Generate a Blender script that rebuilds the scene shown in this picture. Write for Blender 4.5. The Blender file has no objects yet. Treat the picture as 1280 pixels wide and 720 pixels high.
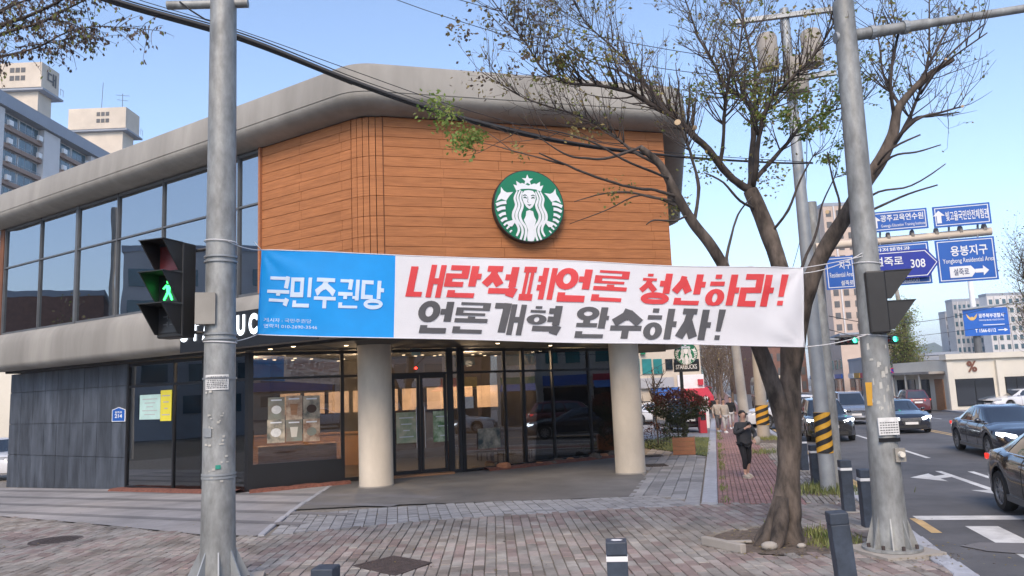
import bpy, bmesh, math, random
from math import sin, cos, pi, radians, atan, atan2, sqrt
from mathutils import Vector, Matrix, noise
random.seed(7)
SC = bpy.context.scene
COL = SC.collection

# ------------------------------------------------------------------ camera
F_PX, PITCH, ROLL, CAM_H = 950.0, atan(0.1337), radians(2.35), 2.15
fw = Vector((0, cos(PITCH), sin(PITCH))); r0 = Vector((1, 0, 0)); u0 = r0.cross(fw)
cr = r0 * cos(ROLL) - u0 * sin(ROLL); cu = u0 * cos(ROLL) + r0 * sin(ROLL)
cam_d = bpy.data.cameras.new('camera'); cam = bpy.data.objects.new('camera', cam_d); COL.objects.link(cam)
cam_d.sensor_width = 36; cam_d.lens = 36 * F_PX / 1280; cam_d.clip_end = 8000; cam_d.clip_start = 0.1
m3 = Matrix((cr, cu, -fw)).transposed()
cam.matrix_world = Matrix.Translation((0, 0, CAM_H)) @ m3.to_4x4()
SC.camera = cam
# ------------------------------------------------------------------ light
SUN_EL, SUN_AZ = radians(42), Vector((-0.15, -0.9887, 0))      # SUN_AZ: towards the sun
w = bpy.data.worlds.new('World'); SC.world = w; w.use_nodes = True
nt = w.node_tree; bg = nt.nodes['Background']
sky = nt.nodes.new('ShaderNodeTexSky'); sky.sky_type = 'NISHITA'; sky.sun_disc = False
sky.sun_elevation = SUN_EL; sky.sun_rotation = atan2(SUN_AZ.x, SUN_AZ.y)
sky.air_density = 0.85; sky.dust_density = 1.0; sky.ozone_density = 1.0
nt.links.new(sky.outputs[0], bg.inputs[0]); bg.inputs[1].default_value = 0.15
sl = bpy.data.lights.new('sun', 'SUN'); sl.energy = 1.5; sl.angle = radians(26); sl.color = (1, .81, .62)
sun = bpy.data.objects.new('sun', sl); COL.objects.link(sun)
sv = Vector((SUN_AZ.x * cos(SUN_EL), SUN_AZ.y * cos(SUN_EL), sin(SUN_EL)))
sun.rotation_euler = sv.to_track_quat('Z', 'Y').to_euler(); sun.location = (-40, -30, 60)
vs = SC.view_settings; vs.view_transform = 'Standard'; vs.look = 'None'; vs.exposure = 1.12; vs.gamma = 1
SC.cycles.max_bounces = 8; SC.cycles.transparent_max_bounces = 12
SC.cycles.sample_clamp_indirect = 4

# ------------------------------------------------------------------ helpers
def ray(u, v):
    return fw + cr * ((u - 640) / F_PX) - cu * ((v - 360) / F_PX)
CAMP = Vector((0, 0, CAM_H))
def at(u, v, Y):
    d = ray(u, v); return CAMP + d * (Y / d.y)
def gz(x, y):
    z = -.011 * min(max(y, -30), 60)
    if x < -3: z -= .022 * (min(-x, 40) - 3)
    return z
def gp(u, v, dz=0):
    d = ray(u, v); lo, hi = 1.0, 400.0
    for _ in range(60):
        m = (lo + hi) / 2; p = CAMP + d * m
        if p.z > gz(p.x, p.y) + dz: lo = m
        else: hi = m
    p = CAMP + d * lo; return Vector((p.x, p.y, gz(p.x, p.y) + dz))
def onplane(u, v, P0, N):
    d = ray(u, v); P0 = Vector(P0); N = Vector(N)
    t = (P0 - CAMP).dot(N) / d.dot(N); return CAMP + d * t
DS = Vector((.25, .9682, 0)); NS = Vector((.9682, -.25, 0)); K0 = Vector((5.33, 10, 0))
def st(s, t, dz=0):
    p = K0 + DS * s + NS * t; return Vector((p.x, p.y, gz(p.x, p.y) + dz))
ROAD = -.12
def fade(a, b, t): return a + (b - a) * t

def tag(o, label=None, cat=None, group=None, kind=None):
    if label: o['label'] = label
    if cat: o['category'] = cat
    if group: o['group'] = group
    if kind: o['kind'] = kind
    return o
def empty(name, loc, label=None, cat=None, group=None, kind=None, rz=0):
    o = bpy.data.objects.new(name, None); COL.objects.link(o); o.location = loc; o.rotation_euler = (0, 0, rz)
    o.empty_display_size = .2; o['L0'] = list(loc)
    return tag(o, label, cat, group, kind)
def link(name, me, mat=None, parent=None, loc=None, rot=None):
    o = bpy.data.objects.new(name, me); COL.objects.link(o)
    if mat is not None and not me.materials:
        for m in (mat if isinstance(mat, (list, tuple)) else [mat]): me.materials.append(m)
    if parent is not None:
        o.parent = parent
        if 'L0' in parent: o.matrix_parent_inverse = Matrix.Translation(-Vector(parent['L0']))
    if loc is not None: o.location = loc
    if rot is not None: o.rotation_euler = rot
    return o
def copy_tree(o, parent=None):
    c = o.copy(); COL.objects.link(c)
    if parent is not None: c.parent = parent
    for ch in list(o.children): copy_tree(ch, c)
    return c

class MB:
    def __init__(s): s.v, s.f, s.m = [], [], []
    def add(s, vs, fs, m=0):
        b = len(s.v); s.v += [tuple(p) for p in vs]; s.f += [tuple(b + i for i in f) for f in fs]; s.m += [m] * len(fs); return s
    def box(s, c, size, R=None, m=0):
        c = Vector(c); h = Vector(size) / 2; vs = []
        for sx in (-1, 1):
            for sy in (-1, 1):
                for sz in (-1, 1):
                    p = Vector((sx * h.x, sy * h.y, sz * h.z)); p = R @ p if R else p; vs.append(c + p)
        return s.add(vs, [(0, 1, 3, 2), (4, 6, 7, 5), (0, 4, 5, 1), (2, 3, 7, 6), (0, 2, 6, 4), (1, 5, 7, 3)], m)
    def obox(s, a, b, z0, z1, d0, d1, m=0):
        """upright wall slab along plan segment a-b; d0..d1 = offset range along the left normal"""
        a = Vector((a[0], a[1])); b = Vector((b[0], b[1])); t = (b - a).normalized(); n = Vector((-t.y, t.x))
        P = [a + n * d0, b + n * d0, b + n * d1, a + n * d1]
        vs = [(p.x, p.y, z0) for p in P] + [(p.x, p.y, z1) for p in P]
        return s.add(vs, [(3, 2, 1, 0), (4, 5, 6, 7), (0, 1, 5, 4), (1, 2, 6, 5), (2, 3, 7, 6), (3, 0, 4, 7)], m)
    def prism(s, poly, z0, z1, m=0):
        n = len(poly); vs = [(p[0], p[1], z0) for p in poly] + [(p[0], p[1], z1) for p in poly]
        return s.add(vs, [tuple(range(n - 1, -1, -1)), tuple(range(n, 2 * n))] + [(i, (i + 1) % n, n + (i + 1) % n, n + i) for i in range(n)], m)
    def frm(s, poly2, O, R, U, N, d0, d1, m=0):
        """extruded 2-D polygon in the frame O,R,U,N from depth d0 to d1"""
        n = len(poly2); vs = [O + R * p[0] + U * p[1] + N * d0 for p in poly2] + [O + R * p[0] + U * p[1] + N * d1 for p in poly2]
        return s.add(vs, [tuple(range(n - 1, -1, -1)), tuple(range(n, 2 * n))] + [(i, (i + 1) % n, n + (i + 1) % n, n + i) for i in range(n)], m)
    def tube(s, pts, rad, n=8, cap=True, m=0):
        pts = [Vector(p) for p in pts]; k = len(pts)
        if not isinstance(rad, (list, tuple)): rad = [rad] * k
        b = len(s.v); up = None
        for i, p in enumerate(pts):
            t = (pts[min(i + 1, k - 1)] - pts[max(i - 1, 0)])
            t = t.normalized() if t.length > 1e-9 else Vector((0, 0, 1))
            if up is None:
                up = t.orthogonal().normalized()
            else:
                up = (up - t * up.dot(t)); up = up.normalized() if up.length > 1e-6 else t.orthogonal().normalized()
            sd = t.cross(up)
            for j in range(n):
                a = 2 * pi * j / n; s.v.append(tuple(p + (up * cos(a) + sd * sin(a)) * rad[i]))
        for i in range(k - 1):
            for j in range(n):
                a = b + i * n + j; c = b + i * n + (j + 1) % n; s.f.append((a, c, c + n, a + n)); s.m.append(m)
        if cap:
            s.f.append(tuple(b + j for j in range(n - 1, -1, -1))); s.m.append(m)
            s.f.append(tuple(b + (k - 1) * n + j for j in range(n))); s.m.append(m)
        return s
    def cyl(s, p, r, h, n=16, r2=None, m=0):
        p = Vector(p); return s.tube([p, p + Vector((0, 0, h))], [r, r if r2 is None else r2], n, True, m)
    def lathe(s, prof, O, A, n=20, m=0, cap=True):
        """profile of (radius, along axis A) turned about the axis through O"""
        O = Vector(O); A = Vector(A).normalized(); X = A.orthogonal().normalized(); Y = A.cross(X); b = len(s.v); k = len(prof)
        for r, h in prof:
            for j in range(n):
                a = 2 * pi * j / n; s.v.append(tuple(O + A * h + (X * cos(a) + Y * sin(a)) * r))
        for i in range(k - 1):
            for j in range(n):
                a = b + i * n + j; c = b + i * n + (j + 1) % n; s.f.append((a, c, c + n, a + n)); s.m.append(m)
        if cap:
            s.f.append(tuple(b + j for j in range(n - 1, -1, -1))); s.m.append(m)
            s.f.append(tuple(b + (k - 1) * n + j for j in range(n))); s.m.append(m)
        return s
    def ball(s, c, r, n=12, k=8, m=0, sc=(1, 1, 1)):
        b = len(s.v); c = Vector(c)
        for i in range(k + 1):
            th = pi * i / k
            for j in range(n):
                a = 2 * pi * j / n
                s.v.append((c.x + r * sc[0] * sin(th) * cos(a), c.y + r * sc[1] * sin(th) * sin(a), c.z + r * sc[2] * cos(th)))
        for i in range(k):
            for j in range(n):
                a = b + i * n + j; q = b + i * n + (j + 1) % n; s.f.append((a, a + n, q + n, q)); s.m.append(m)
        return s
    def mesh(s, name, smooth=False, fix=True):
        me = bpy.data.meshes.new(name); me.from_pydata(s.v, [], s.f)
        if s.m and max(s.m) > 0: me.polygons.foreach_set('material_index', s.m)
        if fix and len(s.f) < 60000:
            bm = bmesh.new(); bm.from_mesh(me); bmesh.ops.recalc_face_normals(bm, faces=bm.faces); bm.to_mesh(me); bm.free()
        if smooth: me.polygons.foreach_set('use_smooth', [True] * len(me.polygons))
        me.update(); return me
    def build(s, name, mat, parent=None, smooth=False, fix=True, auto=None):
        me = s.mesh(name, smooth or auto is not None, fix)
        if auto is not None: me.set_sharp_from_angle(angle=radians(auto))
        return link(name, me, mat, parent)

# ------------------------------------------------------------------ materials
def mat(name, col, rough=.6, metal=0, var=.12, scale=3, bump=0, bscale=None, rand=0, spec=.5, coord='W', stretch=None,
        col2=None, coat=0, emit=None, estr=0, detail=4, dirt=0):
    m = bpy.data.materials.new(name); m.use_nodes = True; n = m.node_tree.nodes; L = m.node_tree.links
    b = n['Principled BSDF']; b.inputs['Roughness'].default_value = rough; b.inputs['Metallic'].default_value = metal
    b.inputs['Specular IOR Level'].default_value = spec; b.inputs['Coat Weight'].default_value = coat; b.inputs['Coat Roughness'].default_value = .05
    if coord == 'W': src = n.new('ShaderNodeNewGeometry').outputs['Position']
    else: src = n.new('ShaderNodeTexCoord').outputs['Object']
    if stretch:
        mp = n.new('ShaderNodeMapping'); mp.inputs['Scale'].default_value = stretch; L.new(src, mp.inputs['Vector']); src = mp.outputs[0]
    c1 = [max(0, c * (1 - var)) for c in col]; c2 = [c * (1 + var) for c in (col2 or col)]
    out = None
    if var > 0 or col2:
        t = n.new('ShaderNodeTexNoise'); t.inputs['Scale'].default_value = scale; t.inputs['Detail'].default_value = detail
        t.inputs['Roughness'].default_value = .62; L.new(src, t.inputs['Vector'])
        rp = n.new('ShaderNodeValToRGB'); rp.color_ramp.elements[0].position = .33; rp.color_ramp.elements[1].position = .67
        rp.color_ramp.elements[0].color = (*c1, 1); rp.color_ramp.elements[1].color = (*c2, 1)
        L.new(t.outputs['Fac'], rp.inputs[0]); out = rp.outputs[0]
    if dirt:
        t2 = n.new('ShaderNodeTexNoise'); t2.inputs['Scale'].default_value = scale * .23; t2.inputs['Detail'].default_value = 6
        L.new(src, t2.inputs['Vector'])
        r2 = n.new('ShaderNodeValToRGB'); r2.color_ramp.elements[0].position = .4; r2.color_ramp.elements[1].position = .62
        r2.color_ramp.elements[0].color = (1 - dirt, 1 - dirt, 1 - dirt, 1); r2.color_ramp.elements[1].color = (1, 1, 1, 1)
        L.new(t2.outputs['Fac'], r2.inputs[0])
        mx = n.new('ShaderNodeMix'); mx.data_type = 'RGBA'; mx.blend_type = 'MULTIPLY'; mx.inputs[0].default_value = 1
        if out is not None: L.new(out, mx.inputs[6])
        else: mx.inputs[6].default_value = (*col, 1)
        L.new(r2.outputs[0], mx.inputs[7]); out = mx.outputs[2]
    if rand:
        oi = n.new('ShaderNodeObjectInfo'); ma = n.new('ShaderNodeMapRange'); ma.inputs[3].default_value = 1 - rand; ma.inputs[4].default_value = 1 + rand
        L.new(oi.outputs['Random'], ma.inputs[0]); hs = n.new('ShaderNodeHueSaturation'); L.new(ma.outputs[0], hs.inputs['Value'])
        if out is not None: L.new(out, hs.inputs['Color'])
        else: hs.inputs['Color'].default_value = (*col, 1)
        out = hs.outputs[0]
    if out is not None: L.new(out, b.inputs['Base Color'])
    else: b.inputs['Base Color'].default_value = (*col, 1)
    if bump:
        t3 = n.new('ShaderNodeTexNoise'); t3.inputs['Scale'].default_value = bscale or scale * 6; t3.inputs['Detail'].default_value = 5
        L.new(src, t3.inputs['Vector']); bp = n.new('ShaderNodeBump'); bp.inputs['Strength'].default_value = bump; bp.inputs['Distance'].default_value = .02
        L.new(t3.outputs['Fac'], bp.inputs['Height']); L.new(bp.outputs[0], b.inputs['Normal'])
    if emit: b.inputs['Emission Color'].default_value = (*emit, 1); b.inputs['Emission Strength'].default_value = estr
    return m
def glass(name, tint, refl=.08, rough=.0, wob=0, gcol=(.85, .9, .95)):
    m = bpy.data.materials.new(name); m.use_nodes = True; n = m.node_tree.nodes; L = m.node_tree.links
    n.remove(n['Principled BSDF']); o = n['Material Output']
    t = n.new('ShaderNodeBsdfTransparent'); t.inputs[0].default_value = (*tint, 1)
    g = n.new('ShaderNodeBsdfGlossy'); g.inputs['Roughness'].default_value = rough; g.inputs['Color'].default_value = (*gcol, 1)
    fr = n.new('ShaderNodeFresnel'); fr.inputs[0].default_value = 1.6
    mr = n.new('ShaderNodeMapRange'); mr.inputs[3].default_value = refl; mr.inputs[4].default_value = 1; L.new(fr.outputs[0], mr.inputs[0])
    if wob:
        ge = n.new('ShaderNodeNewGeometry'); tx = n.new('ShaderNodeTexNoise'); tx.inputs['Scale'].default_value = .55; tx.inputs['Detail'].default_value = 1
        L.new(ge.outputs['Position'], tx.inputs['Vector']); bp = n.new('ShaderNodeBump'); bp.inputs['Strength'].default_value = wob; bp.inputs['Distance'].default_value = .05
        L.new(tx.outputs['Fac'], bp.inputs['Height']); L.new(bp.outputs[0], g.inputs['Normal'])
    mx = n.new('ShaderNodeMixShader'); L.new(mr.outputs[0], mx.inputs[0]); L.new(t.outputs[0], mx.inputs[1]); L.new(g.outputs[0], mx.inputs[2])
    L.new(mx.outputs[0], o.inputs[0]); return m
def thin(name, col, col2, tr=.35, var=.2, scale=2, rough=.6, rand=0):
    """thin sheet that lets light through (leaves, cloth)"""
    m = mat(name, col, rough, col2=col2, var=var, scale=scale, rand=rand); n = m.node_tree.nodes; L = m.node_tree.links
    b = n['Principled BSDF']; o = n['Material Output']; t = n.new('ShaderNodeBsdfTranslucent')
    src = b.inputs['Base Color'].links[0].from_socket; L.new(src, t.inputs[0])
    mx = n.new('ShaderNodeMixShader'); mx.inputs[0].default_value = tr; L.new(b.outputs[0], mx.inputs[1]); L.new(t.outputs[0], mx.inputs[2]); L.new(mx.outputs[0], o.inputs[0])
    return m
def glow(name, col, s):
    return mat(name, (.05, .05, .05), .5, var=0, emit=col, estr=s)

MT = dict(
    ground=mat('dirt', (.12, .11, .09), .95, scale=.4),
    asphalt=mat('asphalt', (.115, .115, .12), .85, var=.18, scale=1.2, bump=.35, bscale=60, dirt=.25),
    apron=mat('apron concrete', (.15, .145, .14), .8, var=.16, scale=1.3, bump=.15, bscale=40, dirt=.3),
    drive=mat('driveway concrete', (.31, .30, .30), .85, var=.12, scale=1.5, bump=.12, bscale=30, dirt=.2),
    drive_dark=mat('driveway grey band', (.185, .18, .185), .85, var=.12, scale=1.5, bump=.12, bscale=30, dirt=.2),
    joint=mat('paver joint sand', (.20, .18, .155), .95, var=.3, scale=8, bump=.3),
    pav_red=mat('red paver', (.29, .225, .205), .9, var=.16, scale=5, rand=.16, bump=.3, bscale=50, dirt=.38),
    pav_grey=mat('grey paver', (.335, .31, .28), .9, var=.15, scale=5, rand=.16, bump=.3, bscale=50, dirt=.38),
    pav_brown=mat('brown paver', (.27, .235, .205), .9, var=.16, scale=5, rand=.16, bump=.3, bscale=50, dirt=.4),
    pav_pink=mat('pink paver', (.325, .28, .255), .9, var=.15, scale=5, rand=.16, bump=.3, bscale=50, dirt=.2),
    brick_red=mat('sidewalk red brick', (.27, .16, .15), .9, var=.18, scale=3, rand=.14, bump=.3, bscale=50, dirt=.2),
    blk=mat('grey granite block', (.30, .30, .305), .8, var=.12, scale=6, rand=.12, bump=.2, bscale=60, dirt=.15),
    blk_dark=mat('dark granite block', (.22, .22, .225), .8, var=.12, scale=6, rand=.12, bump=.2, bscale=60, dirt=.15),
    kerb=mat('granite kerb', (.36, .37, .40), .75, var=.12, scale=7, rand=.06, bump=.15, bscale=70),
    paint=mat('white road paint', (.70, .70, .68), .7, var=.12, scale=5, dirt=.25),
    paint_y=mat('yellow road paint', (.62, .42, .18), .7, var=.12, scale=5, dirt=.25),
    soil=mat('red mulch', (.16, .06, .04), .95, var=.4, scale=14, bump=.8, bscale=40),
    earth=mat('tree pit soil', (.12, .095, .075), .95, var=.35, scale=12, bump=.7, bscale=40),
    lawn=mat('lawn soil', (.09, .12, .05), .95, var=.3, scale=3),
    grass=mat('grass blade', (.09, .15, .035), .8, col2=(.20, .20, .07), var=.25, scale=5),
    roofgrey=mat('grey stucco', (.29, .275, .245), .8, var=.09, scale=1.1, bump=.08, bscale=90, dirt=.2, stretch=(2.2, 2.2, .4)),
    wood=mat('wood siding', (.36, .142, .055), .72, spec=.25, col2=(.42, .172, .068), var=.1, scale=1.6, stretch=(1.2, 1.2, 22), rand=.05, bump=.2, bscale=1.6, dirt=.1),
    woodgap=mat('siding backing', (.17, .07, .035), .9),
    stone=mat('dark slate', (.045, .055, .07), .55, col2=(.085, .10, .125), var=.18, scale=1.3, stretch=(2.2, 2.2, .5), rand=.16, bump=.12, bscale=14, dirt=.35),
    frame=mat('black window frame', (.009, .009, .010), .4, var=.1),
    mull=mat('grey mullion', (.10, .105, .11), .4, var=.1),
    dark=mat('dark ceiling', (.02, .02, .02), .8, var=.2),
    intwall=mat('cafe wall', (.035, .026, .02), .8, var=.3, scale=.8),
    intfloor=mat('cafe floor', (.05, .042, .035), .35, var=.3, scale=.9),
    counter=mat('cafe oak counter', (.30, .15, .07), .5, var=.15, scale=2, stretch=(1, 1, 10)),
    darkwood=mat('cafe furniture', (.05, .025, .014), .5, var=.2),
    concrete=mat('pillar concrete', (.62, .545, .44), .85, var=.08, scale=1.4, bump=.12, bscale=40, dirt=.28, stretch=(1.5, 1.5, .7)),
    conc2=mat('pole concrete', (.36, .33, .29), .85, var=.12, scale=1.5, bump=.1, dirt=.15),
    steel=mat('galvanised steel', (.27, .275, .265), .55, metal=.2, var=.14, scale=9, bump=.08, bscale=30, dirt=.28, stretch=(1, 1, .45), col2=(.33, .34, .33)),
    steel2=mat('galvanised steel light', (.33, .35, .36), .5, metal=.3, var=.13, scale=2.2, dirt=.15),
    box=mat('junction box paint', (.32, .30, .26), .6, var=.1, dirt=.2),
    black=mat('black plastic', (.018, .018, .018), .5, var=.2),
    cable=mat('cable rubber', (.014, .014, .016), .6, var=.2),
    rope=mat('white rope', (.6, .6, .6), .8, var=.1),
    bol=mat('bollard paint', (.045, .06, .085), .6, var=.25, scale=9, dirt=.3),
    white=mat('white paint', (.75, .75, .74), .5, var=.05),
    paper=mat('paper', (.66, .66, .64), .8, var=.12, scale=14),
    bark=mat('bark', (.045, .036, .030), .95, col2=(.125, .10, .082), var=.3, scale=7, stretch=(1, 1, .35), bump=1.0, bscale=16, dirt=.35),
    bark2=mat('branch bark', (.045, .036, .032), .9, col2=(.075, .06, .05), var=.2, scale=6),
    twig=mat('twig bark', (.085, .062, .052), .9, var=.2, scale=6),
    cut=mat('cut wood', (.45, .33, .2), .8, var=.1),
    leaf=thin('leaf', (.15, .20, .04), (.26, .27, .07), .45),
    leaf_y=thin('dry leaf', (.22, .17, .06), (.30, .24, .09), .4),
    leaf_b=thin('brown dry leaf', (.085, .06, .045), (.12, .085, .06), .3),
    leaf_g=thin('spring leaf', (.13, .22, .035), (.22, .30, .07), .45),
    leaf_r=thin('red bush leaf', (.17, .035, .03), (.10, .055, .03), .3),
    leaf_d=thin('dark bush leaf', (.035, .055, .02), (.06, .07, .025), .3),
    green=mat('emblem green', (.0, .165, .072), .35, var=.04),
    greend=mat('emblem dark green', (.0, .06, .035), .4, var=.05),
    bwhite=thin('white banner cloth', (.80, .80, .82), (.82, .82, .84), .30, var=.02),
    bblue=thin('blue banner print', (.0, .31, .80), (.0, .33, .84), .25, var=.03),
    bred=thin('red banner print', (.64, .045, .05), (.66, .05, .055), .15, var=.05),
    bgrey=thin('charcoal banner print', (.075, .075, .082), (.085, .085, .09), .1, var=.05),
    bprint=thin('pale banner print', (.62, .74, .85), (.66, .78, .88), .2, var=.03),
    signb=mat('blue sign sheet', (.012, .10, .42), .35, var=.05),
    signn=mat('navy sign sheet', (.012, .028, .30), .35, var=.05),
    signw=mat('sign white', (.72, .74, .76), .4, var=.04),
    signtxt=mat('sign lettering dark', (.03, .05, .14), .5, var=0),
    yellow=mat('yellow stripe', (.68, .36, .03), .55, var=.12, dirt=.2),
    rubber=mat('tyre rubber', (.02, .02, .02), .8, var=.2),
    rim=mat('alloy rim', (.42, .43, .45), .3, metal=.8, var=.05),
    chrome=mat('chrome trim', (.55, .56, .58), .15, metal=1, var=0),
    cglass=mat('car glass', (.012, .016, .022), .04, var=0, spec=.9, coat=1),
    lens=mat('lamp lens', (.5, .52, .55), .1, var=0, emit=(.9, .95, 1), estr=2.2),
    lensoff=mat('dull lamp lens', (.35, .37, .4), .12, var=0),
    red_l=mat('tail lamp red', (.4, .01, .01), .15, var=0, emit=(1, .05, .03), estr=.5),
    cream=mat('cream render', (.62, .54, .44), .8, var=.06, scale=.5, dirt=.12),
    creamsh=mat('cream shop render', (.66, .62, .53), .8, var=.05, scale=.5, dirt=.1),
    apt=mat('apartment white', (.66, .64, .63), .85, var=.05, scale=.3, dirt=.12),
    aptband=mat('apartment brown band', (.32, .225, .18), .85, var=.08, scale=.5, dirt=.15),
    aptroof=mat('apartment grey fascia', (.28, .31, .36), .8, var=.06, scale=.4),
    aptin=mat('balcony inside', (.10, .10, .10), .8, var=.2, scale=.3),
    aptglass=mat('apartment window glass', (.035, .09, .12), .06, var=.35, scale=.35, spec=.9),
    peach=mat('peach apartment render', (.56, .44, .36), .85, var=.06, scale=.3, dirt=.1),
    brownb=mat('brown brick facade', (.20, .10, .07), .85, var=.15, scale=2),
    greyb=mat('grey facade', (.38, .38, .39), .85, var=.1, scale=.3),
    teal=mat('teal window glass', (.03, .20, .20), .08, var=.3, scale=.6, spec=.8),
    awn_r=mat('red awning', (.48, .03, .05), .7, var=.1), awn_b=mat('blue awning', (.03, .12, .38), .7, var=.1),
    sky_mtn=mat('forested hill', (.05, .075, .045), .95, var=.35, scale=.01),
    skin=mat('skin', (.50, .30, .22), .55, var=.05), hair=mat('dark hair', (.012, .01, .009), .5, var=.2),
    blkcloth=mat('black cloth', (.012, .012, .014), .9, var=.2), charcoal=mat('charcoal jacket', (.035, .036, .04), .85, var=.25, scale=9),
    beige=mat('beige coat', (.42, .37, .31), .85, var=.1), lightcl=mat('pale trousers', (.45, .44, .43), .85, var=.1),
    rust=mat('rusty iron', (.060, .045, .042), .75, var=.3, scale=9, bump=.4, bscale=60),
    plant=mat('planter wood', (.36, .15, .07), .7, var=.15, stretch=(1, 1, 8)),
)
G_UP = glass('upper mirror glass', (.16, .18, .20), refl=.52, wob=.12, gcol=(.74, .77, .80))
G_LOW = glass('shop glass', (.66, .66, .66), refl=.085, wob=.03)

# ------------------------------------------------------------------ text
_tc = {}
def text2d(body, off=0.0):
    k = (body, off)
    if k not in _tc:
        c = bpy.data.curves.new('lettering', 'FONT'); c.body = body; c.size = 1; c.offset = off; c.resolution_u = 3
        o = bpy.data.objects.new('lettering', c); COL.objects.link(o)
        me = bpy.data.meshes.new_from_object(o)
        vs = [(p.co.x, p.co.y) for p in me.vertices]; fs = [tuple(p.vertices) for p in me.polygons]
        COL.objects.unlink(o); bpy.data.objects.remove(o); bpy.data.curves.remove(c); bpy.data.meshes.remove(me)
        x0 = min(p[0] for p in vs); x1 = max(p[0] for p in vs); y0 = min(p[1] for p in vs); y1 = max(p[1] for p in vs)
        _tc[k] = ([((x - x0) / (x1 - x0) - .5, (y - y0) / (y1 - y0) - .5) for x, y in vs], fs, (x1 - x0) / (y1 - y0))
    return _tc[k]
def text(body, O, R, U, N, wdt, hgt, m, parent, off=.012, d=.006, name='lettering'):
    vs, fs, asp = text2d(body, off)
    if wdt is None: wdt = hgt * asp
    mb = MB(); mb.add([O + R * (x * wdt) + U * (y * hgt) + N * d for x, y in vs], fs)
    return mb.build(name, m, parent, fix=False)
Z = Vector((0, 0, 1))
def fr(n):  # frame of an upright panel with outward normal n: (right, up, n)
    n = Vector(n).normalized(); return Z.cross(n).normalized(), Z, n

# heavy Hangul drawn as strokes
CHO = 'ㄱㄲㄴㄷㄸㄹㅁㅂㅃㅅㅆㅇㅈㅉㅊㅋㅌㅍㅎ'; JUNG = 'ㅏㅐㅑㅒㅓㅔㅕㅖㅗㅘㅙㅚㅛㅜㅝㅞㅟㅠㅡㅢㅣ'
JONG = ['', 'ㄱ', 'ㄲ', 'ㄳ', 'ㄴ', 'ㄵ', 'ㄶ', 'ㄷ', 'ㄹ', 'ㄺ', 'ㄻ', 'ㄼ', 'ㄽ', 'ㄾ', 'ㄿ', 'ㅀ', 'ㅁ', 'ㅂ', 'ㅄ', 'ㅅ', 'ㅆ', 'ㅇ', 'ㅈ', 'ㅊ', 'ㅋ', 'ㅌ', 'ㅍ', 'ㅎ']
JA = {'ㄱ': [[(0, 1), (1, 1), (.92, 0)]], 'ㄴ': [[(0, 1), (0, 0), (1, 0)]], 'ㄷ': [[(1, 1), (0, 1), (0, 0), (1, 0)]],
      'ㄹ': [[(0, 1), (1, 1), (1, .5), (0, .5), (0, 0), (1, 0)]], 'ㅁ': [[(0, 1), (1, 1), (1, 0), (0, 0), (0, 1)]],
      'ㅅ': [[(.5, 1), (.42, .55), (0, 0)], [(.5, .72), (1, 0)]], 'ㅇ': ['O', (.5, .5, .5, .5)],
      'ㅈ': [[(0, 1), (1, 1)], [(.55, 1), (.42, .5), (0, 0)], [(.48, .6), (1, 0)]],
      'ㅊ': [[(.3, 1.0), (.7, 1.0)], [(0, .72), (1, .72)], [(.52, .72), (.42, .4), (0, 0)], [(.48, .45), (1, 0)]],
      'ㅍ': [[(0, 1), (1, 1)], [(.3, 1), (.3, 0)], [(.72, 1), (.72, 0)], [(-.03, 0), (1.05, 0)]],
      'ㅎ': [[(.28, 1), (.72, 1)], [(0, .74), (1, .74)], 'O', (.5, .22, .42, .25)]}
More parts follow.
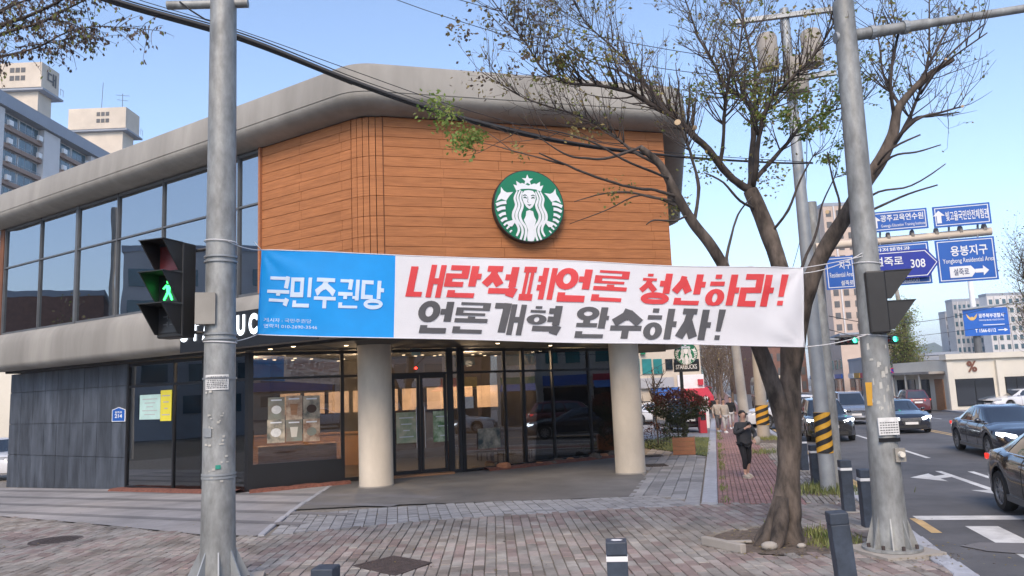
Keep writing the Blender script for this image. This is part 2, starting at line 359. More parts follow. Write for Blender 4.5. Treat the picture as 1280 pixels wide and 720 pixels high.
def strokes(ch):
    """list of strokes of one syllable in the unit square: ('L', pts) or ('O', cx, cy, rx, ry)"""
    k = ord(ch) - 0xAC00; c, v, f = CHO[k // 588], JUNG[(k % 588) // 28], JONG[k % 28]
    out = []
    def put(j, x0, y0, x1, y1):
        it = iter(JA[j]); nb = {'ㄹ': 3, 'ㄷ': 2, 'ㅁ': 2, 'ㅍ': 2, 'ㅎ': 4.8, 'ㅊ': 4.6}.get(j, 1.6); h_ = y1 - y0
        f_ = min(1, max(.42, h_ / (nb - 1) * .62 / .185)) * (.8 if f and v in 'ㅗㅜㅘㅝ' else 1) if nb > 1 else 1; g_ = .46 if j == 'ㅍ' else .74 if f and j in 'ㅈㅊㅅ' else 1
        for sk in it:
            if sk == 'O':
                cx, cy, rx, ry = next(it); out.append(('O', x0 + cx * (x1 - x0), y0 + cy * (y1 - y0), rx * (x1 - x0), ry * (y1 - y0), f_))
            else: out.append(('L', [(x0 + x * (x1 - x0), y0 + y * (y1 - y0)) for x, y in sk], f_, g_))
    wv = .74 if v in 'ㅐㅔㅖ' else 1
    L = lambda *p: out.append(('L', list(p), (.72 if f else .9) if v in 'ㅗㅜㅘㅝ' else 1, wv))
    yb = .42 if f else .07; yt = .93
    if v in 'ㅗㅜ':
        if f:
            put(c, .12, .62, .88, .96)
            if v == 'ㅗ': L((.02, .42), (.98, .42)); L((.5, .55), (.5, .42))
            else: L((.02, .51), (.98, .51)); L((.5, .51), (.5, .38))
            put(f, .12, .05 if v == 'ㅜ' else .07, .88, .22)
        else:
            put(c, .1, .50, .9, .94)
            if v == 'ㅗ': L((.02, .1), (.98, .1)); L((.5, .4), (.5, .1))
            else: L((.02, .34), (.98, .34)); L((.5, .34), (.5, .0))
    elif v in 'ㅘㅝ':
        put(c, .08, .64, .56, .94)
        if v == 'ㅘ': L((.02, .42), (.66, .42)); L((.32, .58), (.32, .42)); L((.8, 1), (.8, .32)); L((.8, .66), (.98, .66))
        else: L((.02, .5), (.66, .5)); L((.34, .5), (.34, .34)); L((.86, 1), (.86, .3)); L((.66, .40), (.86, .40))
        put(f, .14, .07, .9, .22)
    else:
        ymid = (yt + yb) / 2; y0 = .36 if f else 0.0; x1 = .50
        if v in 'ㅐㅔㅖㅒ': x1 = .42
        put(c, .06, yb, x1, yt)
        if v == 'ㅏ': L((.76, 1), (.76, y0)); L((.76, ymid), (.98, ymid))
        elif v == 'ㅑ': L((.76, 1), (.76, y0)); L((.76, ymid + .14), (.98, ymid + .14)); L((.76, ymid - .14), (.98, ymid - .14))
        elif v == 'ㅓ': L((.86, 1), (.86, y0)); L((.62, ymid), (.86, ymid))
        elif v == 'ㅕ': L((.86, 1), (.86, y0)); L((.60, ymid + .15), (.86, ymid + .15)); L((.60, ymid - .12), (.86, ymid - .12))
        elif v == 'ㅐ': L((.62, 1), (.62, y0)); L((.90, 1), (.90, y0)); L((.62, ymid), (.90, ymid))
        elif v == 'ㅖ': L((.69, 1), (.69, y0)); L((.94, 1), (.94, y0)); L((.52, ymid + .15), (.69, ymid + .15)); L((.52, ymid - .13), (.69, ymid - .13))
        elif v == 'ㅣ': L((.86, 1), (.86, y0))
        if f: put(f, .2, .07, .88, .24 if f not in 'ㅇ' else .30)
    return out
def stroke_quads(sk, tw, th):
    """2-D quads of a stroke; tw thickness of uprights, th of bars"""
    Q = []
    th *= sk[2] if sk[0] == 'L' else sk[5]
    if sk[0] == 'L': tw *= sk[3]
    if sk[0] == 'L':
        P = [Vector(p) for p in sk[1]]
        for a, b in zip(P, P[1:]):
            d = (b - a).normalized(); n = Vector((-d.y, d.x)); t = th * abs(d.x) + tw * abs(d.y)
            e0 = e1 = (tw * abs(d.x) + th * abs(d.y)) / 2 if len(P) > 2 else 0
            if a is P[0] or (a - P[0]).length < 1e-6: e0 = 0 if len(P) > 2 and (P[0] - P[-1]).length > .01 else e0
            if b is P[-1]: e1 = 0 if (P[0] - P[-1]).length > .01 else e1
            A = a - d * e0; B = b + d * e1
            for k in range(6):
                p = A.lerp(B, k / 6); q = A.lerp(B, (k + 1) / 6)
                Q.append([p - n * t / 2, q - n * t / 2, q + n * t / 2, p + n * t / 2])
    else:
        _, cx, cy, rx, ry, _f = sk; N = 20
        for k in range(N):
            a, b = 2 * pi * k / N, 2 * pi * (k + 1) / N
            o = lambda q, g: Vector((cx + (rx + g * tw / 2) * cos(q), cy + (ry + g * th / 2) * sin(q)))
            Q.append([o(a, -1), o(a, 1), o(b, 1), o(b, -1)])
    return Q

# ------------------------------------------------------------------ ground, road, pavements
def sheet(name, poly, dz, m, parent=None, kind='structure', uvcut=True):
    bm = bmesh.new(); vs = [bm.verts.new((p[0], p[1], 0)) for p in poly]; f = bm.faces.new(vs)
    for co, no in (((-3, 0, 0), (1, 0, 0)), ((-40, 0, 0), (1, 0, 0)), ((0, 60, 0), (0, 1, 0)), ((0, -30, 0), (0, 1, 0))):
        bmesh.ops.bisect_plane(bm, geom=bm.verts[:] + bm.edges[:] + bm.faces[:], plane_co=co, plane_no=no)
    for v in bm.verts: v.co.z = gz(v.co.x, v.co.y) + dz
    bmesh.ops.triangulate(bm, faces=bm.faces)
    for f in bm.faces:
        if f.normal.z < 0: f.normal_flip()
    me = bpy.data.meshes.new(name); bm.to_mesh(me); bm.free()
    o = link(name, me, m, parent)
    if kind and parent is None: o['kind'] = kind
    return o
gm = MB(); gxs = [-3000, -600, -200, -80, -40, -20, -3, 5, 30, 80, 200, 600, 3000]; gys = [-600, -200, -80, -30, 0, 30, 60, 120, 300, 900, 4000]
for y in gys:
    for x in gxs: gm.v.append((x, y, gz(x, y) - .30))
for j in range(len(gys) - 1):
    for i in range(len(gxs) - 1):
        a = j * len(gxs) + i; gm.f.append((a, a + 1, a + 1 + len(gxs), a + len(gxs))); gm.m.append(0)
tag(gm.build('ground', MT['ground'], fix=False), kind='structure')
P2 = lambda v: (v[0], v[1])
corner = [(-34, -4.5), (-1.5, 5.45), (1.3, 6.35), (3.5, 7.15), (4.5, 7.9), (5.05, 8.8), P2(st(0, 0))]
road_poly = [(-34, -4.5), (-60, -13), (-60, -40), (20, -40), (60, -20), (60, 4), P2(st(10, 13.6)), P2(st(260, 13.6)), P2(st(260, 0)), P2(st(0, 0))] + corner[-2:0:-1]
road = sheet('road', road_poly, ROAD, MT['asphalt'])
# far pavement across the street, near pavement of the side road
sheet('far_pavement', [P2(st(8, 13.6)), P2(st(260, 13.6)), P2(st(260, 40)), P2(st(20, 60)), (60, 4)], -.004, MT['drive'])
LOT = -3.06
edgeA = [(-34, 31.5), (-20, 22.6), P2(gp(0, 645)), P2(gp(130, 656)), P2(gp(250, 668)), P2(gp(325, 671))]
edgeB = [P2(gp(440, 659)), P2(gp(560, 648)), P2(gp(720, 639)), P2(st(4.3, LOT))]
pave_poly = corner + [P2(st(60, 0)), P2(st(200, 0)), P2(st(200, LOT)), P2(st(60, LOT))] + edgeB[::-1] + edgeA[::-1]
pavement = sheet('pavement', pave_poly, -.028, MT['joint'])
fore_poly = edgeA + edgeB + [P2(st(60, LOT)), P2(st(60, -14)), (-34, 42)]
forecourt = sheet('forecourt', fore_poly, -.028, MT['joint'])
def inside(p, poly):
    x, y = p; c = False; n = len(poly)
    for i in range(n):
        x1, y1 = poly[i][0], poly[i][1]; x2, y2 = poly[(i + 1) % n][0], poly[(i + 1) % n][1]
        if (y1 > y) != (y2 > y) and x < (x2 - x1) * (y - y1) / (y2 - y1) + x1: c = not c
    return c
def seen(x, y, m=40):
    q = Vector((x, y, gz(x, y))) - CAMP; z = q.dot(fw)
    if z < 1: return False
    u = 640 + F_PX * q.dot(cr) / z; v = 360 - F_PX * q.dot(cu) / z
    return -m < u < 1280 + m and v < 720 + m
PIT = [Vector((3.75, 11.25)), 1.05]
def paver_mesh(name, w_, l_, m):
    mb = MB(); g = .006; a, b = w_ / 2 - g, l_ / 2 - g; c = .008
    vs = [(sx * a, sy * b, -.05) for sx, sy in ((-1, -1), (1, -1), (1, 1), (-1, 1))] + [(sx * a, sy * b, -c) for sx, sy in ((-1, -1), (1, -1), (1, 1), (-1, 1))] + [(sx * (a - c), sy * (b - c), 0) for sx, sy in ((-1, -1), (1, -1), (1, 1), (-1, 1))]
    fs = [(8, 9, 10, 11)]
    for i in range(4):
        j = (i + 1) % 4; fs += [(i, j, 4 + j, 4 + i), (4 + i, 4 + j, 8 + j, 8 + i)]
    mb.add(vs, fs); me = mb.mesh(name, fix=False)
    for q in (m if isinstance(m, list) else [m]): me.materials.append(q)
    return me
def lay(name, parent, O, ang, i0, i1, j0, j1, w_, l_, ok, pick, mats, limit=300, jit=.006, half=True):
    """lay blocks in rows; the nearest are objects of their own, the rest one joined mesh"""
    ca, sa = cos(ang), sin(ang); spots = []
    for i in range(i0, i1):
        for j in range(j0, j1):
            lx, ly = (i + .5) * w_, (j + (.5 if half and i % 2 else 0)) * l_
            x, y = O[0] + lx * ca - ly * sa, O[1] + lx * sa + ly * ca
            if ok(x, y): spots.append((x * x + y * y, x, y, pick(x, y)))
    spots.sort(); ms = [paver_mesh(name, w_, l_, m) for m in mats]
    R = random.Random(5); base = ms[0]; fld = MB()
    bv = [v.co.copy() for v in base.vertices]; bf = [tuple(p.vertices) for p in base.polygons]
    nearv = [s for s in spots if seen(s[1], s[2], -8)]; first = set(id(s) for s in nearv[:limit])
    for s in spots:
        d, x, y, k = s; h = gz(x, y) + R.uniform(-jit, jit); tx, ty = R.uniform(-.014, .014), R.uniform(-.014, .014); a = ang + R.uniform(-.02, .02)
        if id(s) in first:
            link(name, ms[k], None, parent, (x, y, h), (tx, ty, a))
        else:
            c, q = cos(a), sin(a)
            fld.add([(x + v.x * c - v.y * q, y + v.x * q + v.y * c, h + v.z + v.x * ty - v.y * tx) for v in bv], bf, k)
    if fld.f:
        o = fld.build(name + '_field', mats, parent, fix=False); o['kind'] = 'stuff'
def nz(x, y, s=1): return noise.noise(Vector((x * s, y * s, 3.1)))
RP = random.Random(3)
def pick_pave(x, y):
    a = nz(x, y, .45) + RP.uniform(-.45, .45) - (.18 if x < -2 else 0)
    if a > .30: return 0
    if a > .05: return 3
    if a > -.18: return 1
    return 2 if RP.random() < .45 else 1
side_s = lambda x, y: (Vector((x, y, 0)) - K0).dot(DS)
side_t = lambda x, y: (Vector((x, y, 0)) - K0).dot(NS)
def ok_main(x, y):
    if not seen(x, y) or (Vector((x, y)) - PIT[0]).length < PIT[1]: return False
    if side_s(x, y) > 4.4 and side_t(x, y) > LOT: return False
    if side_t(x, y) > -.28 and side_s(x, y) > -.6: return False
    if any((Vector((x, y)) - Vector(c)).length < r for c, r in kerb_keep): return False
    return inside((x, y), pave_poly)
kerb_keep = [((p[0], p[1]), .12) for p in corner[2:6]]
mats4 = [MT['pav_red'], MT['pav_grey'], MT['pav_brown'], MT['pav_pink']]
lay('paver', pavement, (-14, 5.0), 0.03, 0, 160, 0, 62, .15, .30, ok_main, pick_pave, mats4)
# red brick walk of the street, grey towards the kerb
def ok_walk(x, y):
    s, t = side_s(x, y), side_t(x, y)
    return 4.4 < s < 34 and LOT + .30 < t < -.32 and (Vector((x, y)) - PIT[0]).length > PIT[1] and (Vector((x, y)) - tuft_pit).length > .7
tuft_pit = Vector(P2(gp(1030, 613)))
pick_walk = lambda x, y: (0 if side_t(x, y) < -1.15 + .15 * nz(x, y, .8) else (1 if RP.random() < .6 else 2))
walk_ang = atan2(DS.y, DS.x) - pi / 2
O_w = st(4.4, LOT + .3)
lay('walk_brick', pavement, (O_w.x, O_w.y), walk_ang, 0, 25, 0, 150, .10, .20, ok_walk, pick_walk, [MT['brick_red'], MT['pav_grey'], MT['pav_brown']])
sheet('walk_surface', [P2(st(34, LOT + .25)), P2(st(34, -.3)), P2(st(200, -.3)), P2(st(200, LOT + .25))], .0, MT['brick_red'], parent=pavement)
# kerb stones
kb_m = {}
def kerb_run(pts, parent, name='kerb_stone', wid=.2, step=1.0, mt='kerb', hgt=.24, top=.006, side=1):
    acc = []
    for a, b in zip(pts, pts[1:]):
        a, b = Vector((a[0], a[1])), Vector((b[0], b[1])); n = max(1, round((b - a).length / step))
        for k in range(n): acc.append((a.lerp(b, k / n), a.lerp(b, (k + 1) / n)))
    for a, b in acc:
        L = round((b - a).length - .008, 2); key = (L, wid, hgt, mt)
        if key not in kb_m:
            mb = MB(); c = .015
            prof = [(-wid / 2, -hgt), (wid / 2, -hgt), (wid / 2, -c), (wid / 2 - c, 0), (-wid / 2 + c, 0), (-wid / 2, -c)]
            vs = [(-L / 2, y, z) for y, z in prof] + [(L / 2, y, z) for y, z in prof]
            mb.add(vs, [tuple(range(5, -1, -1)), tuple(range(6, 12))] + [(i, (i + 1) % 6, 6 + (i + 1) % 6, 6 + i) for i in range(6)])
            kb_m[key] = mb.mesh(name); kb_m[key].materials.append(MT[mt])
        m = (a + b) / 2; d = b - a; n = Vector((-d.y, d.x)).normalized() * side * wid / 2
        link(name, kb_m[key], None, parent, (m.x + n.x, m.y + n.y, gz(m.x, m.y) + top + RP.uniform(-.004, .004)), (0, -.011 * d.normalized().y * -1 * -1, atan2(d.y, d.x)))
kerb = empty('kerb', (0, 0, 0), kind='structure')
kerb_run([(-8, 3.5), (-1.5, 5.45), (1.3, 6.35), (3.5, 7.15)], kerb)
kerb_run([(3.5, 7.15), (4.5, 7.9), (5.05, 8.8), P2(st(0, 0))], kerb, step=.55, wid=.26)
kerb_run([P2(st(0, 0)), P2(st(60, 0))], kerb, wid=.22)
kerb_run([P2(st(60, 0)), P2(st(200, 0))], kerb, step=10, wid=.22)
fk = empty('far_kerb', (0, 0, 0), kind='structure')
kerb_run([P2(st(8, 13.6)), P2(st(70, 13.6))], fk, name='kerb_stone', step=2.0, side=-1, wid=.2)
kerb_run([P2(st(70, 13.6)), P2(st(200, 13.6))], fk, step=10, side=-1)
lk = empty('lot_kerb', (0, 0, 0), kind='structure')
kerb_run([P2(st(4.3, LOT)), P2(st(48, LOT))], lk, wid=.3, step=1.0, side=-1, top=.05)
# grass growing along the lot kerb, weeds by the poles and the tree pit
def grass(name, spots, hmin, hmax, m, label, seed):
    R = random.Random(seed); mb = MB()
    for x, y in spots:
        a = R.uniform(0, 2 * pi); h = R.uniform(hmin, hmax); w_ = R.uniform(.006, .014); l = h * R.uniform(.2, .7); z = gz(x, y) - .01
        dx, dy = cos(a), sin(a)
        mb.add([(x - dy * w_, y + dx * w_, z), (x + dy * w_, y - dx * w_, z), (x + dx * l * .5 + dy * w_ * .6, y + dy * l * .5 - dx * w_ * .6, z + h * .65), (x + dx * l * .5 - dy * w_ * .6, y + dy * l * .5 + dx * w_ * .6, z + h * .65), (x + dx * l, y + dy * l, z + h)], [(0, 1, 2, 3), (3, 2, 4)])
    o = mb.build(name, m, fix=False); return tag(o, label, 'grass', kind='stuff')
RG = random.Random(11)
sp = []
for k in range(1500):
    s, t = RG.uniform(4.5, 34), LOT + .36 + abs(RG.gauss(0, .10)); p = st(s, t)
    if nz(p.x, p.y, .9) > -.15: sp.append((p.x, p.y))
grass('grass', sp, .02, .10, MT['grass'], 'thin strip of grass and weeds along the pale kerb beside the red brick walk', 1)
sp = []
for c, r, n in ((tuft_pit, .75, 900), (Vector(P2(gp(965, 549))), .9, 700), (Vector(P2(gp(955, 566))), .6, 260)):
    for k in range(n):
        q = c + Vector((RG.gauss(0, r * .45), RG.gauss(0, r * .55))); sp.append((q.x, q.y))
grass('grass', sp, .04, .2, MT['grass'], 'tufts of grass around the pole feet at the road kerb', 2)
sp = []
for k in range(520):
    a = RG.uniform(-1.2, 1.6); r = RG.uniform(.38, 1.0); sp.append((PIT[0].x + r * cos(a), PIT[0].y + r * sin(a)))
grass('grass', sp, .03, .16, MT['grass'], 'weeds sprouting in the tree pit around the trunk', 3)
# tree pit
pc = PIT[0]; pit_poly = [(pc.x + PIT[1] * .98 * cos(a), pc.y + PIT[1] * .98 * sin(a)) for a in [i * 2 * pi / 20 for i in range(20)]]
tag(sheet('tree_pit_soil', pit_poly, -.01, MT['earth']), kind='structure')
sheet('verge_soil', [P2(st(5.2, -1.0)), P2(st(5.2, -.3)), P2(st(9, -.3)), P2(st(9, -.95))], -.004, MT['earth'])
tuft = sheet('verge_soil', [P2(st(21, -1.1)), P2(st(21, -.3)), P2(st(25.5, -.3)), P2(st(25.5, -1.1))], .006, MT['earth'])
lit = MB(); RL = random.Random(21)
for k in range(1100):
    if k < 520: a = RL.uniform(0, 2 * pi); r = RL.uniform(.3, 1.25); x, y = pc.x + r * cos(a), pc.y + r * sin(a) - .15
    elif k < 800: q = Vector((4.73, 10.0)) + Vector((RL.gauss(.15, .5), RL.gauss(-.1, .4))); x, y = q
    else:
        u, v = RL.uniform(0, 1200), RL.uniform(640, 716); g = gp(u, v); x, y = g.x, g.y
    z = gz(x, y) + .012 + RL.uniform(0, .01); s_ = RL.uniform(.008, .028); a = RL.uniform(0, 6.28); tl = RL.uniform(-.01, .012)
    lit.add([(x + s_ * cos(a), y + s_ * sin(a), z), (x - s_ * .5 * sin(a), y + s_ * .5 * cos(a), z + abs(tl)), (x - s_ * cos(a), y - s_ * sin(a), z + .004), (x + s_ * .5 * sin(a), y - s_ * .5 * cos(a), z)], [(0, 1, 2, 3)], RL.randrange(2))
tag(lit.build('leaf_litter', [MT['leaf_b'], MT['leaf_y']], fix=False), 'dry leaves and chips scattered over the paving and the tree pit', 'leaf litter', kind='stuff')
# forecourt surfaces: driveway slabs, dark apron, granite blocks
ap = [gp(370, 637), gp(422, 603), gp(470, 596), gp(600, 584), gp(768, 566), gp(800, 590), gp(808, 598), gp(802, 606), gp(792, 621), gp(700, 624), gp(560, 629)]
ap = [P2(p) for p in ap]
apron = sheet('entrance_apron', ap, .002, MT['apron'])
dr_edge = [P2(gp(330, 668)), P2(gp(370, 637)), P2(gp(422, 603))]
d0 = [(-34, 31.5), (-20, 22.6), P2(gp(0, 645)), P2(gp(130, 656)), P2(gp(250, 668)), P2(gp(320, 670))]
dv = d0 + [dr_edge[1], dr_edge[2], (-7.4, 21.6), (-20, 29.2), (-34, 39)]
drive = sheet('driveway', dv, .002, MT['drive'])
# darker bands running along the driveway
bd = Vector((-.86, .51))
for k, (off, wd) in enumerate(((1.0, .28), (2.3, .30), (3.7, .34), (5.2, .4))):
    a0 = Vector(P2(gp(330, 668))) + Vector((.51, .86)) * off * .86; a1 = a0 + bd * 19
    n = Vector((.51, .86))
    def on(p): return p
    st_ = a0 + bd * (.2 - .10 * off)
    sheet('dark_band', [P2(st_), P2(st_ + n * wd), P2(a1 + n * wd), P2(a1)], .006, MT['drive_dark'], parent=drive)
kerb_run([dr_edge[0], dr_edge[1], dr_edge[2]], apron, name='edge_strip', wid=.12, step=1.2, hgt=.1, top=.012)
def clear_apron(x, y): return not inside((x, y), ap) and not inside((x, y), dv) and inside((x, y), fore_poly) and seen(x, y)
fa = atan2(edgeB[3][1] - edgeB[0][1], edgeB[3][0] - edgeB[0][0])
strip_poly = [P2(gp(330, 669)), *edgeB, P2(gp(812, 618)), ap[8], ap[9], ap[10], ap[0]]
fb = edgeB[0]
def pick_blk(x, y): return 1 if RP.random() < .22 else 0
lay('granite_block', forecourt, fb, fa, -12, 40, -8, 24, .2, .1, lambda x, y: inside((x, y), strip_poly) and clear_apron(x, y), pick_blk, [MT['blk'], MT['blk_dark']], jit=.002)
strip2 = [P2(st(4.35, LOT - .03)), P2(st(20.5, LOT - .03)), P2(gp(815, 558)), P2(gp(800, 575)), ap[6], ap[7], ap[8], P2(gp(812, 619))]
O2 = st(4.3, LOT - .03)
lay('paving_slab', forecourt, (O2.x, O2.y), walk_ang, -40, 2, -6, 60, .3, .6, lambda x, y: inside((x, y), strip2) and clear_apron(x, y) and not inside((x, y), strip_poly), pick_blk, [MT['blk'], MT['blk_dark']], jit=.003)
sheet('forecourt_base', [P2(st(19, LOT - .02)), P2(st(60, LOT - .02)), P2(st(60, -14)), P2(st(21, -12))], -.012, MT['drive'], parent=forecourt)
lawn_poly = [P2(gp(886, 571)), P2(gp(889, 548)), P2(gp(842, 546)), P2(gp(806, 552)), P2(gp(806, 560))]
sheet('lawn', lawn_poly, .03, MT['lawn'])
sp = []
xs = [p[0] for p in lawn_poly]; ys = [p[1] for p in lawn_poly]
while len(sp) < 9000:
    q = (RG.uniform(min(xs), max(xs)), RG.uniform(min(ys), max(ys)))
    if inside(q, lawn_poly): sp.append(q)
grass('grass', sp, .04, .11, MT['grass'], 'patch of short lawn behind the wooden planter box', 4)
# road markings
def mark(pts, m='paint', name='lane_marking', dz=.004): return sheet(name, pts, ROAD + dz, MT[m], parent=road)
def bar(s0, t0, s1, t1, wd, m='paint', name='lane_marking'):
    a, b = st(s0, t0), st(s1, t1); d = (b - a); d.z = 0; n = Vector((-d.y, d.x, 0)).normalized() * wd / 2
    mark([P2(a - n), P2(b - n), P2(b + n), P2(a + n)], m, name)
bar(2.05, .42, 3.4, .42, .15, 'paint_y', 'edge_line'); bar(6, .30, 60, .30, .12, 'paint_y', 'edge_line')
bar(5.2, .36, 16, .36, .10, 'paint_y', 'edge_line')
bar(3.45, .45, 3.55, 6.6, .42, 'paint', 'stop_line')
for s0 in (6.6, 14.5, 22.5, 30.5, 38.5): bar(s0, 3.35, s0 + 4.0, 3.35, .14, 'paint', 'lane_line')
for o_ in (6.75, 7.0): bar(5, o_, 90, o_, .12, 'paint_y', 'centre_line')
for s0 in range(8, 70, 8): bar(s0, 10.3, s0 + 4, 10.3, .13, 'paint', 'lane_line')
for t0 in (1.2, 2.15, 3.1, 4.05, 5.0, 5.95, 6.9): bar(-1.2, t0, 2.65, t0, .46, 'paint', 'crosswalk_bar')
# turn arrow: stem along the lane, head towards the stop line and a bent head towards the kerb
def amark(L): mark([P2(st(a, b)) for a, b in L], 'paint', 'arrow_marking')
amark([(7.0, 2.64), (7.0, 2.80), (10.8, 2.74), (10.8, 2.60)])
amark([(6.0, 2.72), (7.0, 2.32), (7.0, 3.12)])
amark([(9.45, 1.72), (10.27, 2.31), (8.60, 2.31)])
amark([(9.2, 2.31), (9.7, 2.31), (9.95, 2.60), (9.45, 2.62)])
sheet('asphalt_patch', [P2(p) for p in (gp(1200, 683, ROAD), gp(1225, 679, ROAD), gp(1290, 680, ROAD), gp(1290, 694, ROAD), gp(1235, 690, ROAD))], ROAD + .012, MT['drive_dark'], parent=road)
# covers in the paving
def cover_round(c, r, label):
    e = empty('manhole_cover', c, label, 'manhole cover')
    MB().lathe([(0.001, .012), (r * .9, .012), (r * .92, .004), (r, .004), (r, -.03)], c, (0, 0, 1), 28, cap=False).build('lid', MT['rust'], e)
    mb = MB(); mb.lathe([(r, .004), (r + .05, .014), (r + .06, -.03)], c, (0, 0, 1), 28, cap=False); mb.build('rim', MT['rust'], e)
    mb = MB()
    for i in range(-4, 5):
        for j in range(-4, 5):
            if (i * i + j * j) * .0081 * (r / .4) ** 2 < (r * .8) ** 2: mb.box(c + Vector((i * .09 * r / .4, j * .09 * r / .4, .014)), (.05, .05, .006))
    mb.build('tread', MT['rust'], e)['kind'] = 'stuff'
cover_round(gp(70, 676), .40, 'round dark iron manhole cover in the paving left of the tall pole')
cq = [gp(440, 708), gp(492, 696), gp(540, 704), gp(494, 720)]
e = empty('manhole_cover', sum(cq, Vector()) / 4, 'square rusty iron cover set diagonally in the red paving', 'manhole cover')
MB().prism([(p.x, p.y) for p in cq], cq[0].z - .02, cq[0].z + .014).build('lid', MT['rust'], e)
cc = sum(cq, Vector()) / 4; mb = MB()
for i in range(-5, 6):
    for j in range(-5, 6):
        a, b = i / 12 + .5, j / 12 + .5; p = cq[0].lerp(cq[1], a).lerp(cq[3].lerp(cq[2], a), b); mb.box((p.x, p.y, cq[0].z + .016), (.035, .035, .006))
mb.build('tread', MT['rust'], e)['kind'] = 'stuff'
for (u, v, lab) in ((820, 582, 'dark iron drain cover in the grey slabs right of the pillar'), (816, 570, 'smaller dark drain cover behind the first in the grey slabs')):
    g = gp(u, v); e = empty('drain_cover', g, lab, 'drain cover')
    MB().box(g + Vector((0, 0, .008)), (.62, .7, .024)).build('lid', MT['rust'], e); mb = MB()
    for k in range(7): mb.box(g + Vector((-.24 + .08 * k, 0, .022)), (.03, .6, .006))
    mb.build('bar', MT['dark'], e)
# fallen concrete edging of the tree pit
g0, g1 = gp(880, 681), gp(930, 692); e = MB()
def beam(name, a, b, w_, h_, m, label, cat):
    a, b = Vector(a), Vector(b); d = (b - a); L = d.length; ang = atan2(d.y, d.x); R = Matrix.Rotation(ang, 3, 'Z') @ Matrix.Rotation(-math.asin(d.z / L), 3, 'Y')
    mb = MB(); mb.box((a + b) / 2 + Vector((0, 0, h_ / 2)), (L, w_, h_), R); o = mb.build(name, m); bv = o.modifiers.new('soft', 'BEVEL'); bv.width = .012; bv.segments = 2
    return tag(o, label, cat)
beam('edging_block', g0, g1, .10, .12, MT['conc2'], 'loose concrete edging block jutting out of the tree pit, broken end white', 'edging block')
beam('edging_block', gp(884, 679), gp(940, 678), .10, .03, MT['conc2'], 'flat sunken edging block along the back of the tree pit', 'edging block')
for k, (u, v, r) in enumerate(((962, 686, .09), (1002, 684, .05))):
    g = gp(u, v); mb = MB(); mb.ball(g + Vector((0, 0, r * .4)), r, 9, 6, sc=(1.3, .9, .7)); tag(mb.build('stone', MT['conc2'], smooth=True), ['grey stone lying in the tree pit left of the weeds', 'small stone lying at the foot of the trunk'][k], 'stone')

# ------------------------------------------------------------------ the cafe building
A0 = Vector((-3.46, 17.88)); DL = Vector((-.835, .550)); NL = Vector((-.550, -.835)); DF = Vector((.961, .276)); NF = Vector((.276, -.961))
B0 = A0 + DF * 8.08; LEFT = None
V3 = lambda p, z: Vector((p[0], p[1], z))
def tL(u, v=250):  # distance along the left facade of the pixel column u
    p = onplane(u, v, V3(A0, 0), V3(NL, 0)); return (Vector((p.x, p.y)) - A0).dot(DL)
def tF(u, v=250):
    p = onplane(u, v, V3(A0, 0), V3(NF, 0)); return (Vector((p.x, p.y)) - A0).dot(DF)
cafe = empty('cafe_building', (-2, 24, -.3), 'two storey coffee shop with wood clad corner, grey rounded roof edge and round green sign', 'building')
ZR = 8.97
LEFT = A0 + DL * tL(3)
BACKL = LEFT + Vector((.55, .835)) * 13; BACKR = B0 + Vector((.195, .981)) * 13
def round_path(P, rad, n=7, closed=True):
    out = []; N = len(P)
    for i in range(N):
        p = Vector(P[i]); a = Vector(P[i - 1]); b = Vector(P[(i + 1) % N]); r = rad[i] if isinstance(rad, list) else rad
        d1, d2 = (a - p).normalized(), (b - p).normalized(); ang = d1.angle(d2); t = r / math.tan(ang / 2)
        p1, p2 = p + d1 * t, p + d2 * t
        bis = (d1 + d2).normalized(); c = p + bis * (r / sin(ang / 2))
        a1 = atan2(*(p1 - c).yx); a2 = atan2(*(p2 - c).yx); da = (a2 - a1 + pi) % (2 * pi) - pi
        for k in range(n + 1):
            q = a1 + da * k / n; out.append((c + Vector((cos(q), sin(q))) * r, Vector((cos(q), sin(q)))))
    return out
def ring_sweep(path, prof, name, m, parent, smooth=40):
    mb = MB(); n = len(path); k = len(prof)
    for p, nn in path:
        for o_, z in prof: mb.v.append((p.x + nn.x * o_, p.y + nn.y * o_, z))
    for i in range(n):
        for j in range(k - 1):
            a = i * k + j; b = ((i + 1) % n) * k + j; mb.f.append((a, b, b + 1, a + 1)); mb.m.append(0)
    mb.f.append(tuple(i * k + k - 1 for i in range(n))); mb.m.append(0)
    return mb.build(name, m, parent, auto=smooth)
foot = [LEFT, A0, B0, BACKR, BACKL]   # counter-clockwise seen from above
path = round_path(foot, [.25, .5, .35, .5, .5])
rp_ = [(-.30, ZR + .03), (.05, ZR)] + [(.05 + .62 * sin(a), ZR + .31 * (1 - cos(a))) for a in [i * pi / 2 / 7 for i in range(1, 8)]] + [(.668, ZR + .325), (.645, ZR + .328), (.645, ZR + .356), (.664, ZR + .36), (.60, ZR + 1.02), (.52, ZR + 1.11), (.2, ZR + 1.15), (-1, ZR + 1.15)]
ring_sweep(path, rp_, 'roof', MT['roofgrey'], cafe)
bp_ = [(-.5, 3.58), (.05, 3.58)] + [(.05 + .34 * sin(a), 3.58 + .22 * (1 - cos(a))) for a in [i * pi / 2 / 5 for i in range(1, 6)]] + [(.37, 4.35)] + [(.02 + .35 * cos(a), 4.35 + .58 * sin(a)) for a in [i * pi / 2 / 6 for i in range(1, 7)]] + [(-.3, 4.93)]
ring_sweep(path, bp_, 'floor_band', MT['roofgrey'], cafe)
